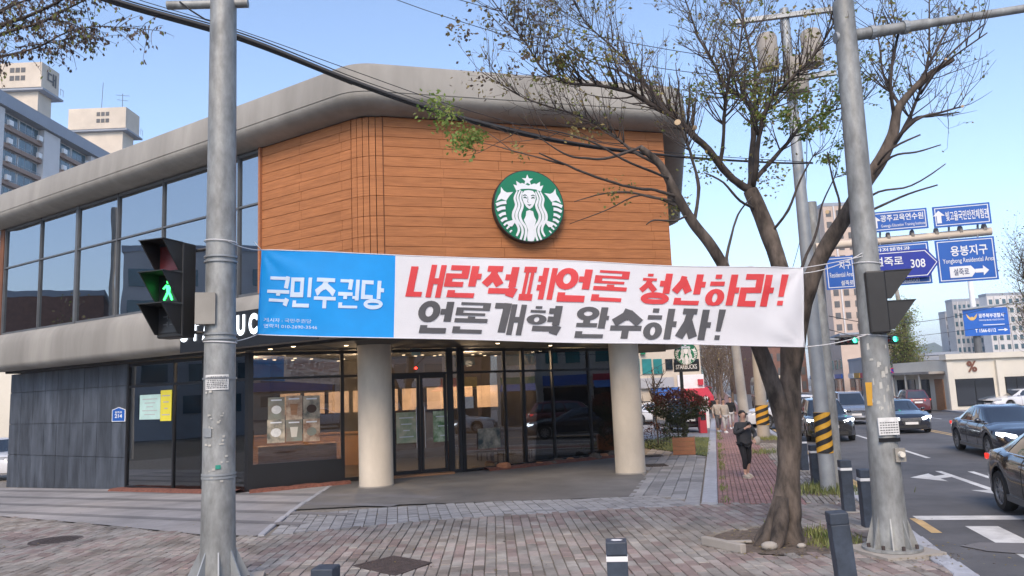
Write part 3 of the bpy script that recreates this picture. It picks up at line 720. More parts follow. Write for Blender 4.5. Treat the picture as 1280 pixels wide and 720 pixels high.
# upper floor backing and interior
cw = MB()
def seg(mb, a, b, z0, z1, d0, d1, m=0): mb.obox(a, b, z0, z1, d0, d1, m)
tW = tL(327, 250)
wl = MB(); seg(wl, A0 + DL * tW, A0 + DL * .42, 4.9, ZR + .02, .04, .30); seg(wl, A0 + DF * .42, B0 - DF * .02, 4.9, ZR + .02, .04, .30)
seg(wl, B0, BACKR, 4.9, ZR + .02, .03, .3); seg(wl, BACKR, BACKL, 4.9, ZR + .02, 0, .3); seg(wl, BACKL, LEFT, 4.9, ZR + .02, 0, .3)
clad = wl.build('wood_cladding', MT['woodgap'], cafe)
inn = MB(); seg(inn, A0 + DL * 19.2 + Vector((.55, .835)) * 5, A0 + DL * 2 + Vector((.55, .835)) * 5, 4.9, ZR, 0, .2)
inn.build('upper_back_wall', MT['intwall'], cafe)
# ceilings and floors
fpoly = [p + Vector((-.30, -.3)) * 0 for p, n in path]
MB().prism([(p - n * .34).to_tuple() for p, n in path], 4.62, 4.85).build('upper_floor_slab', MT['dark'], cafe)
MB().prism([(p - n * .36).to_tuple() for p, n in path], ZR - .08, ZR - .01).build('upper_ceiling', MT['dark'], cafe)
# planks
RW = random.Random(9); pk = {}
def plank(c, L, h, ang):
    key = (round(L, 2), round(h, 3))
    if key not in pk:
        mb = MB(); a, b = key[0] / 2 - .0025, key[1] / 2 - .0034; t = .028; g = .006
        prof = [(0, -b), (t - g, -b), (t, -b + g), (t, b - g), (t - g, b), (0, b)]
        vs = [(-a, -y, z) for y, z in prof] + [(a, -y, z) for y, z in prof]
        mb.add(vs, [tuple(range(5, -1, -1)), tuple(range(6, 12))] + [(i, (i + 1) % 6, 6 + (i + 1) % 6, 6 + i) for i in range(6)])
        pk[key] = mb.mesh('plank'); pk[key].materials.append(MT['wood'])
    link('plank', pk[key], None, clad, c, (RW.uniform(-.004, .004), 0, ang))
ROWS = 16; hh = (ZR - .02 - 4.95) / ROWS
def clad_run(P, D, N, t0, t1, joints, alt):
    ang = atan2(D.y, D.x) if alt else atan2(-D.y, -D.x)
    for r_ in range(ROWS):
        z = 4.95 + (r_ + .5) * hh
        js = [t0] + [j + (.0 if r_ % 2 else .07) for j in joints] + [t1]
        for a, b in zip(js, js[1:]):
            c = P + D * ((a + b) / 2) + N * (-.04 + RW.uniform(-.003, .004)); plank(V3(c, z), b - a, hh, ang)
cF0 = .47; clad_run(A0, DF, NF, cF0, 8.06, [tF(552), tF(625), tF(690), tF(757), tF(812)], True)
clad_run(A0, DL, NL, .47, tW, [tL(427), tL(376)], False)
# curved corner of narrow upright strips
pa, pb = A0 + DL * .45, A0 + DF * .45; ctrl = A0
for k in range(5):
    q0, q1 = k / 5, (k + 1) / 5
    bz = lambda q: pa * (1 - q) ** 2 + ctrl * 2 * q * (1 - q) + pb * q ** 2
    a, b = bz(q0), bz(q1); d = (b - a); n = Vector((d.y, -d.x)).normalized()
    for r_ in range(8):
        c = (a + b) / 2 - n * .04; plank(V3(c, 4.95 + (r_ + .5) * hh * 2), d.length - .014, hh * 2, atan2(d.y, d.x))
for r_ in range(8):   # return on the street side
    z = 4.95 + (r_ + .5) * hh * 2; DR = (BACKR - B0).normalized()
    for t in (1.5, 4.5): plank(V3(B0 + DR * t + Vector((.968, -.25)) * -.03, z), 2.98, hh * 2, atan2(DR.y, DR.x))
mb = MB(); mb.box(V3(A0 + DL * (tW + .04) + NL * .0, (4.95 + ZR) / 2), (.07, .12, ZR - 4.96), Matrix.Rotation(atan2(-DL.y, -DL.x), 3, 'Z')); mb.build('corner_trim', MT['plant'], cafe)
# upper window wall
wu = empty('window_wall', (-8, 22, 4.9)); wu.parent = cafe; wu.matrix_parent_inverse = Matrix.Translation(-cafe.location)
cols = [tW + .1, tL(297), tL(262), tL(203), tL(147), tL(97), tL(52), tL(9)]
zt = 7.45; fm = MB(); RL_ = Matrix.Rotation(atan2(-DL.y, -DL.x), 3, 'Z')
for i, t in enumerate(cols):
    wd = .14 if i == 5 else .032
    fm.box(V3(A0 + DL * t - NL * .06, (4.95 + ZR) / 2), (wd, .12, ZR - 4.95), RL_)
mid = (cols[0] + cols[-1]) / 2; LL = cols[-1] - cols[0]
for z in (4.97, zt, ZR - .06): fm.box(V3(A0 + DL * mid - NL * .065, z), (LL, .09, .05 if z == zt else .08), RL_)
fm.build('mullion', MT['mull'], wu)
for i, (a, b) in enumerate(zip(cols, cols[1:])):
    for z0, z1 in ((4.99, zt - .03), (zt + .03, ZR - .1)):
        g = MB(); tl = RW.uniform(-.003, .003); p, q = A0 + DL * (b - .02) - NL * (.07 + tl), A0 + DL * (a + .02) - NL * (.07 - tl)
        g.obox(p, q, z0, z1, 0, .008); g.build('pane', G_UP, wu)
# ---- ground floor
G0 = Vector((-7.45, 21.40)); G1 = Vector((-1.70, 23.50)); G2 = Vector((3.75, 27.6)); tg0 = lambda u: (Vector(P2(onplane(u, 540, V3(G0, 0), V3(NL, 0)))) - G0).dot(DL); GL = G0 + DL * tg0(158); GE = G0 + DL * tg0(11)
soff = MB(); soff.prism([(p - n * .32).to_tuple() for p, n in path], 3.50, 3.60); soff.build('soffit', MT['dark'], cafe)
zs = -.75
# stone wall panels
sw = MB(); sw.obox(GE, GL, zs, 3.5, .04, .35); sw.obox(GE + Vector((.55, .835)) * .35, GE + Vector((.55, .835)) * 12, zs, 3.5, -.3, 0); stone = sw.build('stone_wall', MT['frame'], cafe)
zrow = []
for v in (440, 482, 527.5, 572, 616):
    p = onplane(156, v, V3(GL, 0), V3(NL, 0)); zrow.append(p.z)
zrow[0] = 3.5; zrow[-1] = zs
nC = 9; ln = (GE - GL).length / nC; sm = {}
for r_ in range(4):
    for c_ in range(nC):
        h = zrow[r_] - zrow[r_ + 1]; key = r_
        if key not in sm:
            m_ = MB(); m_.box((0, 0, 0), (ln - .016, .05, h - .016)); sm[key] = m_.mesh('stone_panel'); sm[key].materials.append(MT['stone'])
        p = GL + DL * (ln * (c_ + .5)) - NL * (.02 + RW.uniform(-.003, .003)); link('stone_panel', sm[key], None, stone, V3(p, zrow[r_ + 1] + h / 2), (0, 0, atan2(-DL.y, -DL.x)))
# shop front glazing
front = empty('shop_front', (-4, 22, 0)); front.parent = cafe; front.matrix_parent_inverse = Matrix.Translation(-cafe.location)
def plane_t(u, v, P, D):
    n = Vector((D.y, -D.x)); p = onplane(u, v, V3(P, 0), V3(n, 0)); return (Vector((p.x, p.y)) - P).dot(D)
D1 = (G1 - G0).normalized(); D2 = (G2 - G1).normalized(); N1 = Vector((D1.y, -D1.x)); N2 = Vector((D2.y, -D2.x)); L1, L2 = (G1 - G0).length, (G2 - G1).length
def zpix(P, D, u, v): return onplane(u, v, V3(P, 0), V3(Vector((D.y, -D.x)), 0)).z
ZT = zpix(G0, D1, 560, 466)
print('transom z', ZT, 'door t', plane_t(490, 520, G0, D1), plane_t(577, 520, G0, D1), L1)
def glaze(P, D, ts, zsill, widths, tr=True, skip=()):
    ang = atan2(D.y, D.x); R = Matrix.Rotation(ang, 3, 'Z'); n = Vector((D.y, -D.x)); f = MB()
    for t, wd in zip(ts, widths): f.box(V3(P + D * t, (3.5 + zs) / 2), (wd, .11, 3.5 - zs), R)
    a, b = ts[0], ts[-1]; m_ = P + D * ((a + b) / 2)
    for z, h in ((zsill, .10), (3.44, .10)) + (((ZT, .07),) if tr else ()): f.box(V3(m_ , z), (b - a, .085, h), R)
    f.build('mullion', MT['frame'], front)
    for i, (a, b) in enumerate(zip(ts, ts[1:])):
        if i in skip: zz = [(ZT + .03, 3.4)]
        else: zz = [(zsill + .05, ZT - .03), (ZT + .03, 3.4)] if tr else [(zsill + .05, 3.4)]
        for z0, z1 in zz:
            g = MB(); tl = RW.uniform(-.004, .004); g.obox(P + D * (a + .02) + n * tl, P + D * (b - .02) - n * tl, z0, z1, .0, .008); g.build('pane', (G_DOOR if (D is DL and i == 3 and z0 < 1) else G_LOW), front)
lg = [0.05, plane_t(302, 520, G0, DL) if False else 0.0]
tsL = sorted(-(x) for x in [])
tl_ = lambda u: (Vector(P2(onplane(u, 540, V3(G0, 0), V3(NL, 0)))) - G0).dot(DL)
colsL = [tl_(160), tl_(218), tl_(255), tl_(285), .06]
G_DOOR = glass('frosted side door glass', (.38, .42, .45), refl=.22, wob=.02)
glaze(G0, DL, sorted(colsL), -.42, [.14, .06, .12, .07, .10])
tt = lambda u: plane_t(u, 520, G0, D1)
ts1 = [.03, tt(428), tt(486), tt(579), L1 - .06]
ts1[3] = min(ts1[3], L1 - .35)
glaze(G0, D1, ts1, -.2, [.14, .10, .16, .2, .1], skip=(2,))
t2 = lambda u: plane_t(u, 520, G1, D2)
ts2 = [.05] + [t2(u) for u in (632, 655, 692, 738)] + [L2]
glaze(G1, D2, ts2, -.22, [.12, .07, .12, .07, .07, .12])
pb_ = MB(); R1 = Matrix.Rotation(atan2(D1.y, D1.x), 3, 'Z'); m_ = G0 + D1 * ((ts1[0] + ts1[1]) / 2)
pb_.box(V3(m_ + N1 * .03, .02), (ts1[1] - ts1[0] - .1, .06, .75), R1); pb_.build('kick_panel', MT['frame'], front)
# double doors
for (a, b, hs) in ((ts1[2] + .09, (ts1[2] + ts1[3]) / 2, 1), ((ts1[2] + ts1[3]) / 2, ts1[3] - .11, -1)):
    dm = MB(); zb = -.23
    for t in (a + .05, b - .05): dm.box(V3(G0 + D1 * t + N1 * .01, (zb + ZT) / 2), (.09, .06, ZT - zb - .04), R1)
    for z in (zb + .08, ZT - .08): dm.box(V3(G0 + D1 * ((a + b) / 2) + N1 * .012, z), (b - a - .02, .055, .12), R1)
    d = dm.build('door', MT['frame'], front)
    g = MB(); g.obox(G0 + D1 * (a + .09), G0 + D1 * (b - .09), zb + .13, ZT - .13, -.01, -.002); g.build('pane', G_LOW, d) if False else g.build('door_pane', G_LOW, front)
    hx = b - .13 if hs > 0 else a + .13; hm = MB(); p = G0 + D1 * hx + N1 * .09; hm.tube([V3(p, .55), V3(p, 1.75)], .018, 8)
    for z in (.65, 1.65): hm.tube([V3(p, z), V3(p - N1 * .08, z)], .012, 6)
    hm.build('door_handle', MT['chrome'], front)
MB().obox(G0 + D1 * (ts1[2] + .05), G0 + D1 * (ts1[3]), -.28, -.20, -.35, 0.0).build('door_sill', MT['counter'], front)
# steel guard posts beside the door
for u, v, lab in ((581, 590, 'short white post on the ground at the right side of the glass door'),):
    g = gp(u, v); tag(MB().tube([g, g + Vector((0, 0, .95))], .045, 10).build('guard_post', MT['white'], smooth=False), lab, 'post')
# mulch strips along the glass with stones
MS = MB()
for a, b, n in ((GL, G0, NL), (G0, G0 + D1 * (ts1[1] + .15), N1), (G1 + D2 * .6, G2, N2)):
    K = 16
    for k in range(K + 1):
        p = a.lerp(b, k / K)
        for q, hz in ((.06, .0), (.28, .09), (.5 + .06 * nz(p.x, p.y, 2), .07), (.62 + .1 * nz(p.x, p.y, 1.7), -.03)):
            x, y = p + n * q; MS.v.append((x, y, gz(x, y) + hz + .03 * nz(x, y, 4)))
    o_ = len(MS.v) - (K + 1) * 4
    for k in range(K):
        for j in range(3): i0 = o_ + k * 4 + j; MS.f.append((i0, i0 + 1, i0 + 5, i0 + 4)); MS.m.append(0)
tag(MS.build('mulch_bed', MT['soil'], smooth=True), kind='structure')
for k in range(12):
    t = .18 + .07 * k; p = G1.lerp(G2, t) + N2 * RW.uniform(.2, .5); r = RW.uniform(.08, .2)
    mb = MB(); mb.ball((p.x, p.y, gz(p.x, p.y) + r * .4), r, 8, 6, sc=(1.2, .9, .75))
    for i, v in enumerate(mb.v): q = Vector(v) * 5; mb.v[i] = tuple(Vector(v) + Vector((noise.noise(q), noise.noise(q + Vector((9, 0, 0))), noise.noise(q + Vector((0, 9, 0))))) * .05)
    tag(mb.build('garden_stone', MT['plant'] if k % 3 == 0 else MT['earth']), ['rough brown stone in the mulch bed under the street side windows', 'small rounded stone in the mulch bed near the right pillar'][k > 8], 'stone', 'stones in the mulch bed' if k <= 8 else 'stones near the right pillar')
# pillars
def pillar(u, v, r, lab):
    g = gp(u, v - 4); e = empty('pillar', (g.x, g.y, g.z - .05)); e.parent = cafe; e.matrix_parent_inverse = Matrix.Translation(-cafe.location)
    c = Vector((g.x, g.y + r * .9, g.z))
    MB().lathe([(r, -.1), (r, 3.58 - g.z)], c, (0, 0, 1), 40).build('shaft', MT['concrete'], e, auto=40)
    MB().lathe([(r + .012, -.1), (r + .012, .035)], c, (0, 0, 1), 40).build('base_ring', MT['conc2'], e, auto=40)
    e['label'] = lab
pillar(467, 614, .455, 'left concrete pillar beside the glass doors'); pillar(791, 597, .41, 'right concrete pillar at the street corner')
# name board under the band, lit letters
nb = MB(); za, zb = zpix(A0 + NL * .42, DL, 310, 388), zpix(A0 + NL * .42, DL, 310, 428)
PB = A0 + NL * .40; tb = lambda u: (Vector(P2(onplane(u, 405, V3(PB, 0), V3(NL, 0)))) - PB).dot(DL)
t0_, t1_ = 1.2, tb(228); nb.obox(PB + DL * t1_, PB + DL * t0_, zb - .1, za, -.06, 0)
board = nb.build('name_board', MT['frame'], cafe)
RB, UB, NB = (-V3(DL, 0)), Z, V3(NL, 0)
zc = (zpix(PB, DL, 310, 393) + zpix(PB, DL, 310, 419)) / 2; hL = zpix(PB, DL, 310, 393) - zpix(PB, DL, 310, 419)
MT['letter'] = glow('lit white letter', (.85, .92, 1), 1.6)
uT, uU = tb(247), tb(304)
for i, ch in enumerate('STARBUCKS'):
    t = uT + (uU - uT) * (i - 1) / 4
    text(ch, V3(PB + DL * t, zc), RB, UB, NB, .34, hL, MT['letter'], board, off=.05, d=.078, name='letter')
# soffit and cafe lights
MT['bulb'] = glow('warm downlight', (1, .74, .46), 4.5)
lm = MB().lathe([(.001, 0), (.05, 0), (.06, .01)], (0, 0, 0), (0, 0, 1), 12, cap=False).mesh('downlight'); lm.materials.append(MT['bulb'])
for k in range(9):
    p = G0.lerp(G1, k / 9) if k < 6 else G1.lerp(G2, (k - 6) / 3 + .15)
    q = p + Vector((.2, -1)) * (1.1 if k % 2 else 2.0)
    if k in (0, 3): continue
    link('downlight', lm, None, cafe, (q.x, q.y, 3.492))
# ---- cafe interior
ib = Vector((.25, .968)); wallA, wallB = G0 + DL * 7 + Vector((.55, .835)) * 5.2, Vector((4.6, 33.0))
iw = MB(); iw.obox(wallA, Vector((-3.5, 29.0)), -.6, 3.5, 0, .15); iw.obox(Vector((-3.5, 29)), wallB, -.6, 3.5, 0, .15); iw.obox(GL + Vector((.55, .835)) * .4, GL + Vector((.55, .835)) * 6, -.6, 3.5, 0, .15)
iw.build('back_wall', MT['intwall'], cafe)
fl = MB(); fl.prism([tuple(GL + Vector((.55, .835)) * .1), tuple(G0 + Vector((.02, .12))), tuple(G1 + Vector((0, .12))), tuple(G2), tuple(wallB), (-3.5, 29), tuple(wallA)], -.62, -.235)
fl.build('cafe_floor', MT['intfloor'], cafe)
R_i = random.Random(4)
for k in range(44):
    a, b = R_i.random(), R_i.random(); p = (G0 + DL * 4.5).lerp(G2, a) + Vector((.3, .95)) * (.5 + 4.2 * b)
    link('downlight', lm, None, cafe, (p.x, p.y, 3.488))
def pt(name, p, e, col=(1, .70, .42), r=.12):
    d = bpy.data.lights.new(name, 'POINT'); d.energy = e; d.color = col; d.shadow_soft_size = r; o = bpy.data.objects.new(name, d); COL.objects.link(o); o.location = p
for x, y in ((-8.6, 24.6), (-5.0, 25.0), (-1.6, 26.6), (2.2, 29.6)): pt('cafe_lamp', (x, y, 3.1), 320)
# lit menu panels on the back wall, counter, bench and shelf
MT['menu'] = mat('menu board', (.55, .38, .25), .6, var=.25, scale=2.2, emit=(1, .66, .42), estr=.22)
Dw = (Vector((-3.5, 29)) - wallA).normalized(); Nw = Vector((Dw.y, -Dw.x)); Lw = (Vector((-3.5, 29)) - wallA).length
for k in range(9):
    p = wallA + Dw * (1.4 + k * .95) + Nw * .05; mb = MB(); mb.obox(p, p + Dw * .78, 1.55, 2.35, -.04, 0); mb.build('menu_panel', MT['menu'], cafe)
ct = MB(); ca, cb_ = wallA + Dw * .8 + Nw * 1.5, wallA + Dw * (Lw - 1.2) + Nw * 1.5
ct.obox(ca, cb_, -.24, .85, -.5, 0); ct.obox(ca, cb_, .85, .90, -.56, .06); tag(ct.build('counter', MT['counter']), 'long oak counter inside the coffee shop', 'counter')
mb = MB(); p = G0 + D1 * .25 - N1 * .6; q = G0 + D1 * (ts1[1] - .1) - N1 * .6; mb.obox(p, q, .30, .78, 0, .06); mb.obox(p, q, .78, .82, -.03, .45); tag(mb.build('window_bench', MT['counter']), 'pale wood window ledge behind the left front glass', 'bench')
mb = MB(); p = G0 + DL * tl_(253) - NL * .5; q = G0 + DL * tl_(222) - NL * .5; mb.obox(q, p, -.2, 1.1, 0, .5); tag(mb.build('display_case', MT['counter']), 'wooden display case behind the narrow window by the tall pole', 'cabinet')
def chair_set(x, y, a, i):
    e = empty('cafe_table', (x, y, -.235), ['round dark cafe table behind the street side windows', 'round dark cafe table deep inside near the street corner', 'round dark cafe table just inside the doors'][i], 'table')
    MB().lathe([(.001, .73), (.36, .73), (.36, .69), (.04, .68), (.03, .03), (.2, .02), (.2, 0)], (x, y, -.235), (0, 0, 1), 18).build('table_top', MT['darkwood'], e)
    for k in range(2):
        th = a + pi * k; cx, cy = x + .72 * cos(th), y + .72 * sin(th); c = empty('cafe_chair', (cx, cy, -.235), ['dark wooden cafe chair at a round table inside the shop'][0], 'chair', 'cafe chairs'); R = Matrix.Rotation(th, 3, 'Z'); b = Vector((cx, cy, -.235))
        MB().box(b + Vector((0, 0, .45)), (.42, .42, .05), R).build('seat', MT['darkwood'], c)
        MB().box(b + R @ Vector((.2, 0, .68)), (.04, .42, .42), R).build('backrest', MT['darkwood'], c)
        for sx in (-1, 1):
            for sy in (-1, 1): MB().box(b + R @ Vector((sx * .18, sy * .18, .215)), (.035, .035, .43), R).build('leg', MT['darkwood'], c)
chair_set(1.0, 27.3, .6, 0); chair_set(3.0, 30.0, 1.4, 1); chair_set(-.9, 26.2, 2.0, 2)
# posters and notices on the glass
def poster(P, D, u0, v0, u1, v1, m, lab, name='poster', off=.03, extra=None):
    n = Vector((D.y, -D.x)) if P is not G0 or D is not DL else NL
    nn = V3(n, 0); a = onplane(u0, v0, V3(P + n * off, 0), nn); b = onplane(u1, v1, V3(P + n * off, 0), nn)
    R = (b - a); R.z = 0; wd = R.length; R.normalize(); h = a.z - b.z; O = (a + b) / 2
    mb = MB(); mb.frm([(-wd / 2, -h / 2), (wd / 2, -h / 2), (wd / 2, h / 2), (-wd / 2, h / 2)], O, R, Z, nn, -.002, .002)
    o = mb.build(name, m); tag(o, lab, name)
    if extra: extra(o, O, R, nn, wd, h)
    return o
MT['p_mint'] = mat('pale mint notice', (.42, .60, .56), .7, var=.08, scale=3); MT['p_yel'] = mat('yellow notice', (.66, .58, .05), .7, var=.06)
MT['p_green'] = mat('green poster print', (.10, .28, .08), .6, col2=(.45, .50, .36), var=.3, scale=5); MT['p_pale'] = mat('pale green poster print', (.36, .46, .28), .6, col2=(.55, .50, .36), var=.2, scale=3)
MT['p_brn'] = mat('brown poster print', (.30, .15, .09), .6, col2=(.45, .36, .26), var=.3, scale=4); MT['p_tea'] = mat('drink poster print', (.34, .40, .33), .6, col2=(.16, .12, .09), var=.3, scale=3)
MT['p_dark'] = mat('dark poster print', (.06, .09, .09), .6, col2=(.38, .33, .25), var=.4, scale=3)
def lines(col, n):
    def f(o, O, R, N, wd, h):
        mb = MB()
        for k in range(n):
            y = h * (.32 - .62 * k / max(1, n - 1)); x = wd * (.36 - .10 * (k % 3)); mb.frm([(-x, y - h * .018), (x, y - h * .018), (x, y + h * .018), (-x, y + h * .018)], O, R, Z, N, .003, .004)
        mb.build('print', col, o)
    return f
poster(G0, DL, 175, 494, 200, 524, MT['p_mint'], 'pale mint notice taped to the window beside the slate wall', extra=lines(MT['greyb'], 5))
poster(G0, DL, 201, 488, 214, 526, MT['p_yel'], 'narrow yellow notice next to the mint notice on the glass', extra=lines(MT['greyb'], 4))
def cup(i):
    def f(o, O, R, N, wd, h):
        mb = MB(); k = 16
        if i % 3 == 1: P = [(-.16 * wd, -.30 * h), (.16 * wd, -.30 * h), (.24 * wd, .16 * h), (-.24 * wd, .16 * h)]
        else: P = [(.30 * wd * cos(2 * pi * q / k), -.06 * h + .26 * wd * sin(2 * pi * q / k)) for q in range(k)]
        mb.frm(P, O, R, Z, N, .003, .005); mb.build('drink_print', [MT['paper'], MT['counter'], MT['darkwood'], MT['paper'], MT['creamsh'], MT['p_tea']][i], o)
        mb = MB(); mb.frm([(-.32 * wd, .34 * h), (.32 * wd, .34 * h), (.32 * wd, .40 * h), (-.32 * wd, .40 * h)], O, R, Z, N, .003, .005); mb.build('headline_print', MT['signw'], o)
    return f
for i, (u0, v0, u1, v1, m, lab) in enumerate(((335, 497, 356, 524, 'p_tea', 'pale drink poster, upper left of the six posters in the front window'), (357, 495, 378, 524, 'p_brn', 'brown poster, upper middle of the six posters in the front window'), (379, 495, 400, 523, 'p_dark', 'dark poster, upper right of the six posters in the front window'),
        (334, 525, 356, 553, 'p_dark', 'drink poster, lower left of the six posters in the front window'), (357, 525, 378, 551, 'p_tea', 'cup poster, lower middle of the six posters in the front window'), (379, 524, 400, 551, 'p_brn', 'brown food poster, lower right of the six posters in the front window'))):
    poster(G0, D1, u0, v0, u1, v1, MT[m], lab, off=.02, extra=cup(i))
poster(G0, D1, 495, 516, 521, 553, MT['p_pale'], 'pale green poster on the left glass door', extra=lines(MT['signw'], 4))
poster(G0, D1, 541, 514, 567, 551, MT['p_green'], 'bright green poster on the right glass door', extra=lines(MT['signw'], 3))
poster(G1, D2, 597, 536, 626, 559, MT['p_dark'], 'dark food poster low on the glass right of the doors', off=.02)
poster(G0, D1, 514, 432, 526, 444, MT['p_mint'], 'small pale sticker above the left glass door', name='sticker')
poster(G1, D2, 581, 496, 592, 510, MT['paper'], 'white rounded sticker on the glass right of the doors', name='sticker')
MT['redled'] = glow('red lamp', (1, .03, .02), 4)
p = onplane(520, 460, V3(G0 + N1 * .08, 0), V3(N1, 0)); e = MB(); e.ball(p, .035, 8, 6); tag(e.build('sensor_lamp', MT['redled']), 'small red lamp above the glass doors', 'lamp')
# house number plate
def plate(o, O, R, N, wd, h):
    text('214', O - Z * h * .12, R, Z, N, wd * .62, h * .30, MT['signw'], o, .03, .006)
    text('설죽로', O + Z * h * .16, R, Z, N, wd * .62, h * .16, MT['signw'], o, .02, .006)
n = NL; P_ = GL - NL * -.0
a = onplane(141, 510, V3(GL + NL * .04, 0), V3(NL, 0)); b = onplane(155.5, 526, V3(GL + NL * .04, 0), V3(NL, 0)); R_ = -V3(DL, 0); wd = abs((b - a).dot(R_)); h = a.z - b.z; O = (a + b) / 2
mb = MB(); pl = [(-wd / 2, -h / 2), (wd / 2, -h / 2), (wd / 2, h * .32), (0, h / 2), (-wd / 2, h * .32)]; mb.frm([(x * 1.12, y * 1.1) for x, y in pl], O, R_, Z, V3(NL, 0), -.02, 0)
o = mb.build('house_number_plate', MT['signw']); tag(o, 'small blue house number plate 214 on the slate wall', 'number plate'); mb = MB(); mb.frm(pl, O, R_, Z, V3(NL, 0), 0, .004); mb.build('plate_face', MT['signb'], o); plate(o, O, R_, V3(NL, 0), wd, h)
# ---- the round emblem
def emblem(name, O, R, U, N, r, thick, label, cat, detail=True):
    e = empty(name, O, label, cat) if label else None
    def disc(rr, d0, d1, m, nm):
        mb = MB(); k = 56; pts = [(rr * cos(2 * pi * i / k), rr * sin(2 * pi * i / k)) for i in range(k)]; mb.frm(pts, O, R, U, N, d0, d1); return mb.build(nm, m, e)
    disc(r, -thick, 0, MT['black'], 'casing'); disc(r * .975, .001, .006, MT['green'], 'emblem_face')
    S = lambda p: ((p[0] - 360) / 292 * r * .975, (352 - p[1]) / 292 * r * .975)
    W, DK = MB(), MB(); lay_ = [.008]
    def poly(mb, pts, d=None):
        lay_[0] += .0003; q = [S(p) for p in pts]; mb.add([O + R * x + U * y + N * (d or lay_[0]) for x, y in q], [tuple(range(len(q)))])
    def band(mb, pts, wds, d=None):
        lay_[0] += .0003; q = [Vector(S(p)) for p in pts]
        # smooth the polyline
        sm_ = []
        for i in range(len(q) - 1):
            p0, p1, p2, p3 = q[max(i - 1, 0)], q[i], q[i + 1], q[min(i + 2, len(q) - 1)]
            for k in range(5):
                t = k / 5; sm_.append((0.5 * ((2 * p1) + (p2 - p0) * t + (2 * p0 - 5 * p1 + 4 * p2 - p3) * t * t + (3 * p1 - p0 - 3 * p2 + p3) * t ** 3), fade(wds[i], wds[i + 1], t)))
        sm_.append((q[-1], wds[-1])); vs = []
        for i, (p, wd) in enumerate(sm_):
            t = sm_[min(i + 1, len(sm_) - 1)][0] - sm_[max(i - 1, 0)][0]; t.normalize(); n = Vector((-t.y, t.x)); g = wd / 292 * r * .5
            for s_ in (-1, 1): a = p + n * g * s_; vs.append(O + R * a.x + U * a.y + N * (d or lay_[0]))
        mb.add(vs, [(2 * i, 2 * i + 1, 2 * i + 3, 2 * i + 2) for i in range(len(sm_) - 1)])
    mir = lambda P: [(720 - x, y) for x, y in P][::-1]
    star = []
    for k in range(10):
        rr = 50 if k % 2 == 0 else 21; a = pi / 2 + k * pi / 5; star.append((360 - 10 + rr * cos(a) + 4, 138 - rr * sin(a)))
    for k in range(10): poly(W, [(354, 138), star[k], star[(k + 1) % 10]], .009)
    half = [(232, 176), (262, 186), (258, 146), (292, 168), (308, 162), (360, 182), (360, 208), (300, 212), (256, 230)]
    for P in (half, mir(half)):
        c = (sum(p[0] for p in P) / len(P), sum(p[1] for p in P) / len(P) + 8)
        for k in range(len(P)): poly(W, [c, P[k], P[(k + 1) % len(P)]], .0092)
    face = [(360, 220), (325, 226), (304, 250), (302, 290), (312, 325), (334, 362), (360, 380), (386, 362), (408, 325), (418, 290), (416, 250), (395, 226)]
    poly(W, face)
    body = [(360, 388), (335, 395), (330, 430), (312, 468), (335, 520), (350, 556), (338, 600), (330, 640), (360, 643), (390, 640), (382, 600), (370, 556), (385, 520), (408, 468), (390, 430), (385, 395)]
    body = [(360, 386), (332, 396), (326, 436), (308, 470), (330, 520), (340, 552), (330, 600), (334, 641), (360, 644), (386, 641), (398, 600), (388, 552), (396, 520), (414, 470), (398, 436), (390, 396)]
    c = (360, 500)
    for k in range(len(body)): poly(W, [c, body[k], body[(k + 1) % len(body)]], .0088)
    for L_ in ([(262, 232), (238, 290), (248, 350), (222, 415), (222, 462), (252, 512), (262, 556), (240, 604)],
               [(288, 222), (262, 285), (274, 350), (248, 420), (252, 470), (286, 525), (292, 575), (272, 632)],
               [(303, 232), (286, 292), (302, 352), (276, 425), (284, 475), (318, 530), (320, 580), (304, 640)]):
        wd = [10, 18, 20, 22, 22, 20, 20, 16]
        band(W, L_, wd); band(W, mir(L_)[::-1], wd)
    fin = [(128, 200), (150, 232), (176, 246), (228, 240), (200, 268), (178, 298), (168, 314), (128, 300), (84, 322), (104, 276), (124, 246)]
    for P in (fin, mir(fin)):
        c = (P[2][0] - 14 if P is fin else 720 - 162, 270)
        for k in range(len(P)): poly(W, [c, P[k], P[(k + 1) % len(P)]], .0086)
    for (a, b, wd) in (((80, 352), (166, 330), 26), ((86, 396), (156, 374), 26), ((102, 444), (158, 420), 24), ((116, 486), (166, 462), 22), ((138, 520), (168, 500), 16), ((160, 548), (184, 530), 14), ((186, 576), (204, 562), 12)):
        m_ = ((a[0] + b[0]) / 2, (a[1] + b[1]) / 2 - 6); P = [a, m_, b]
        band(W, P, [wd] * 3); band(W, mir(P)[::-1], [wd] * 3)
    hand = [(160, 490), (206, 476), (226, 468), (226, 500), (206, 526), (176, 527)]
    poly(W, hand); poly(W, mir(hand))
    W.build('emblem_print', MT['signw'], e, fix=False)
    if detail:
        for P in ([(310, 270), (325, 262), (342, 268)], mir([(310, 270), (325, 262), (342, 268)])): band(DK, P, [6, 9, 5], .019)
        for P in ([(312, 288), (326, 282), (342, 290)], mir([(312, 288), (326, 282), (342, 290)])): band(DK, P, [5, 13, 6], .019)
        band(DK, [(344, 340), (360, 346), (376, 340)], [3, 11, 3], .019); band(DK, [(348, 272), (350, 300), (345, 318), (356, 324)], [3, 4, 4, 4], .019)
        DK.build('emblem_features', MT['greend'], e, fix=False)
    return e
pc_ = onplane(661.5, 257.5, V3(A0 + NF * .22, 0), V3(NF, 0)); pr = onplane(704, 257, V3(A0 + NF * .22, 0), V3(NF, 0))
emblem('emblem_sign', pc_, V3(DF, 0), Z, V3(NF, 0), (pr - pc_).length * 1.02, .2, 'large round green sign with white crowned figure on the wood wall', 'sign')

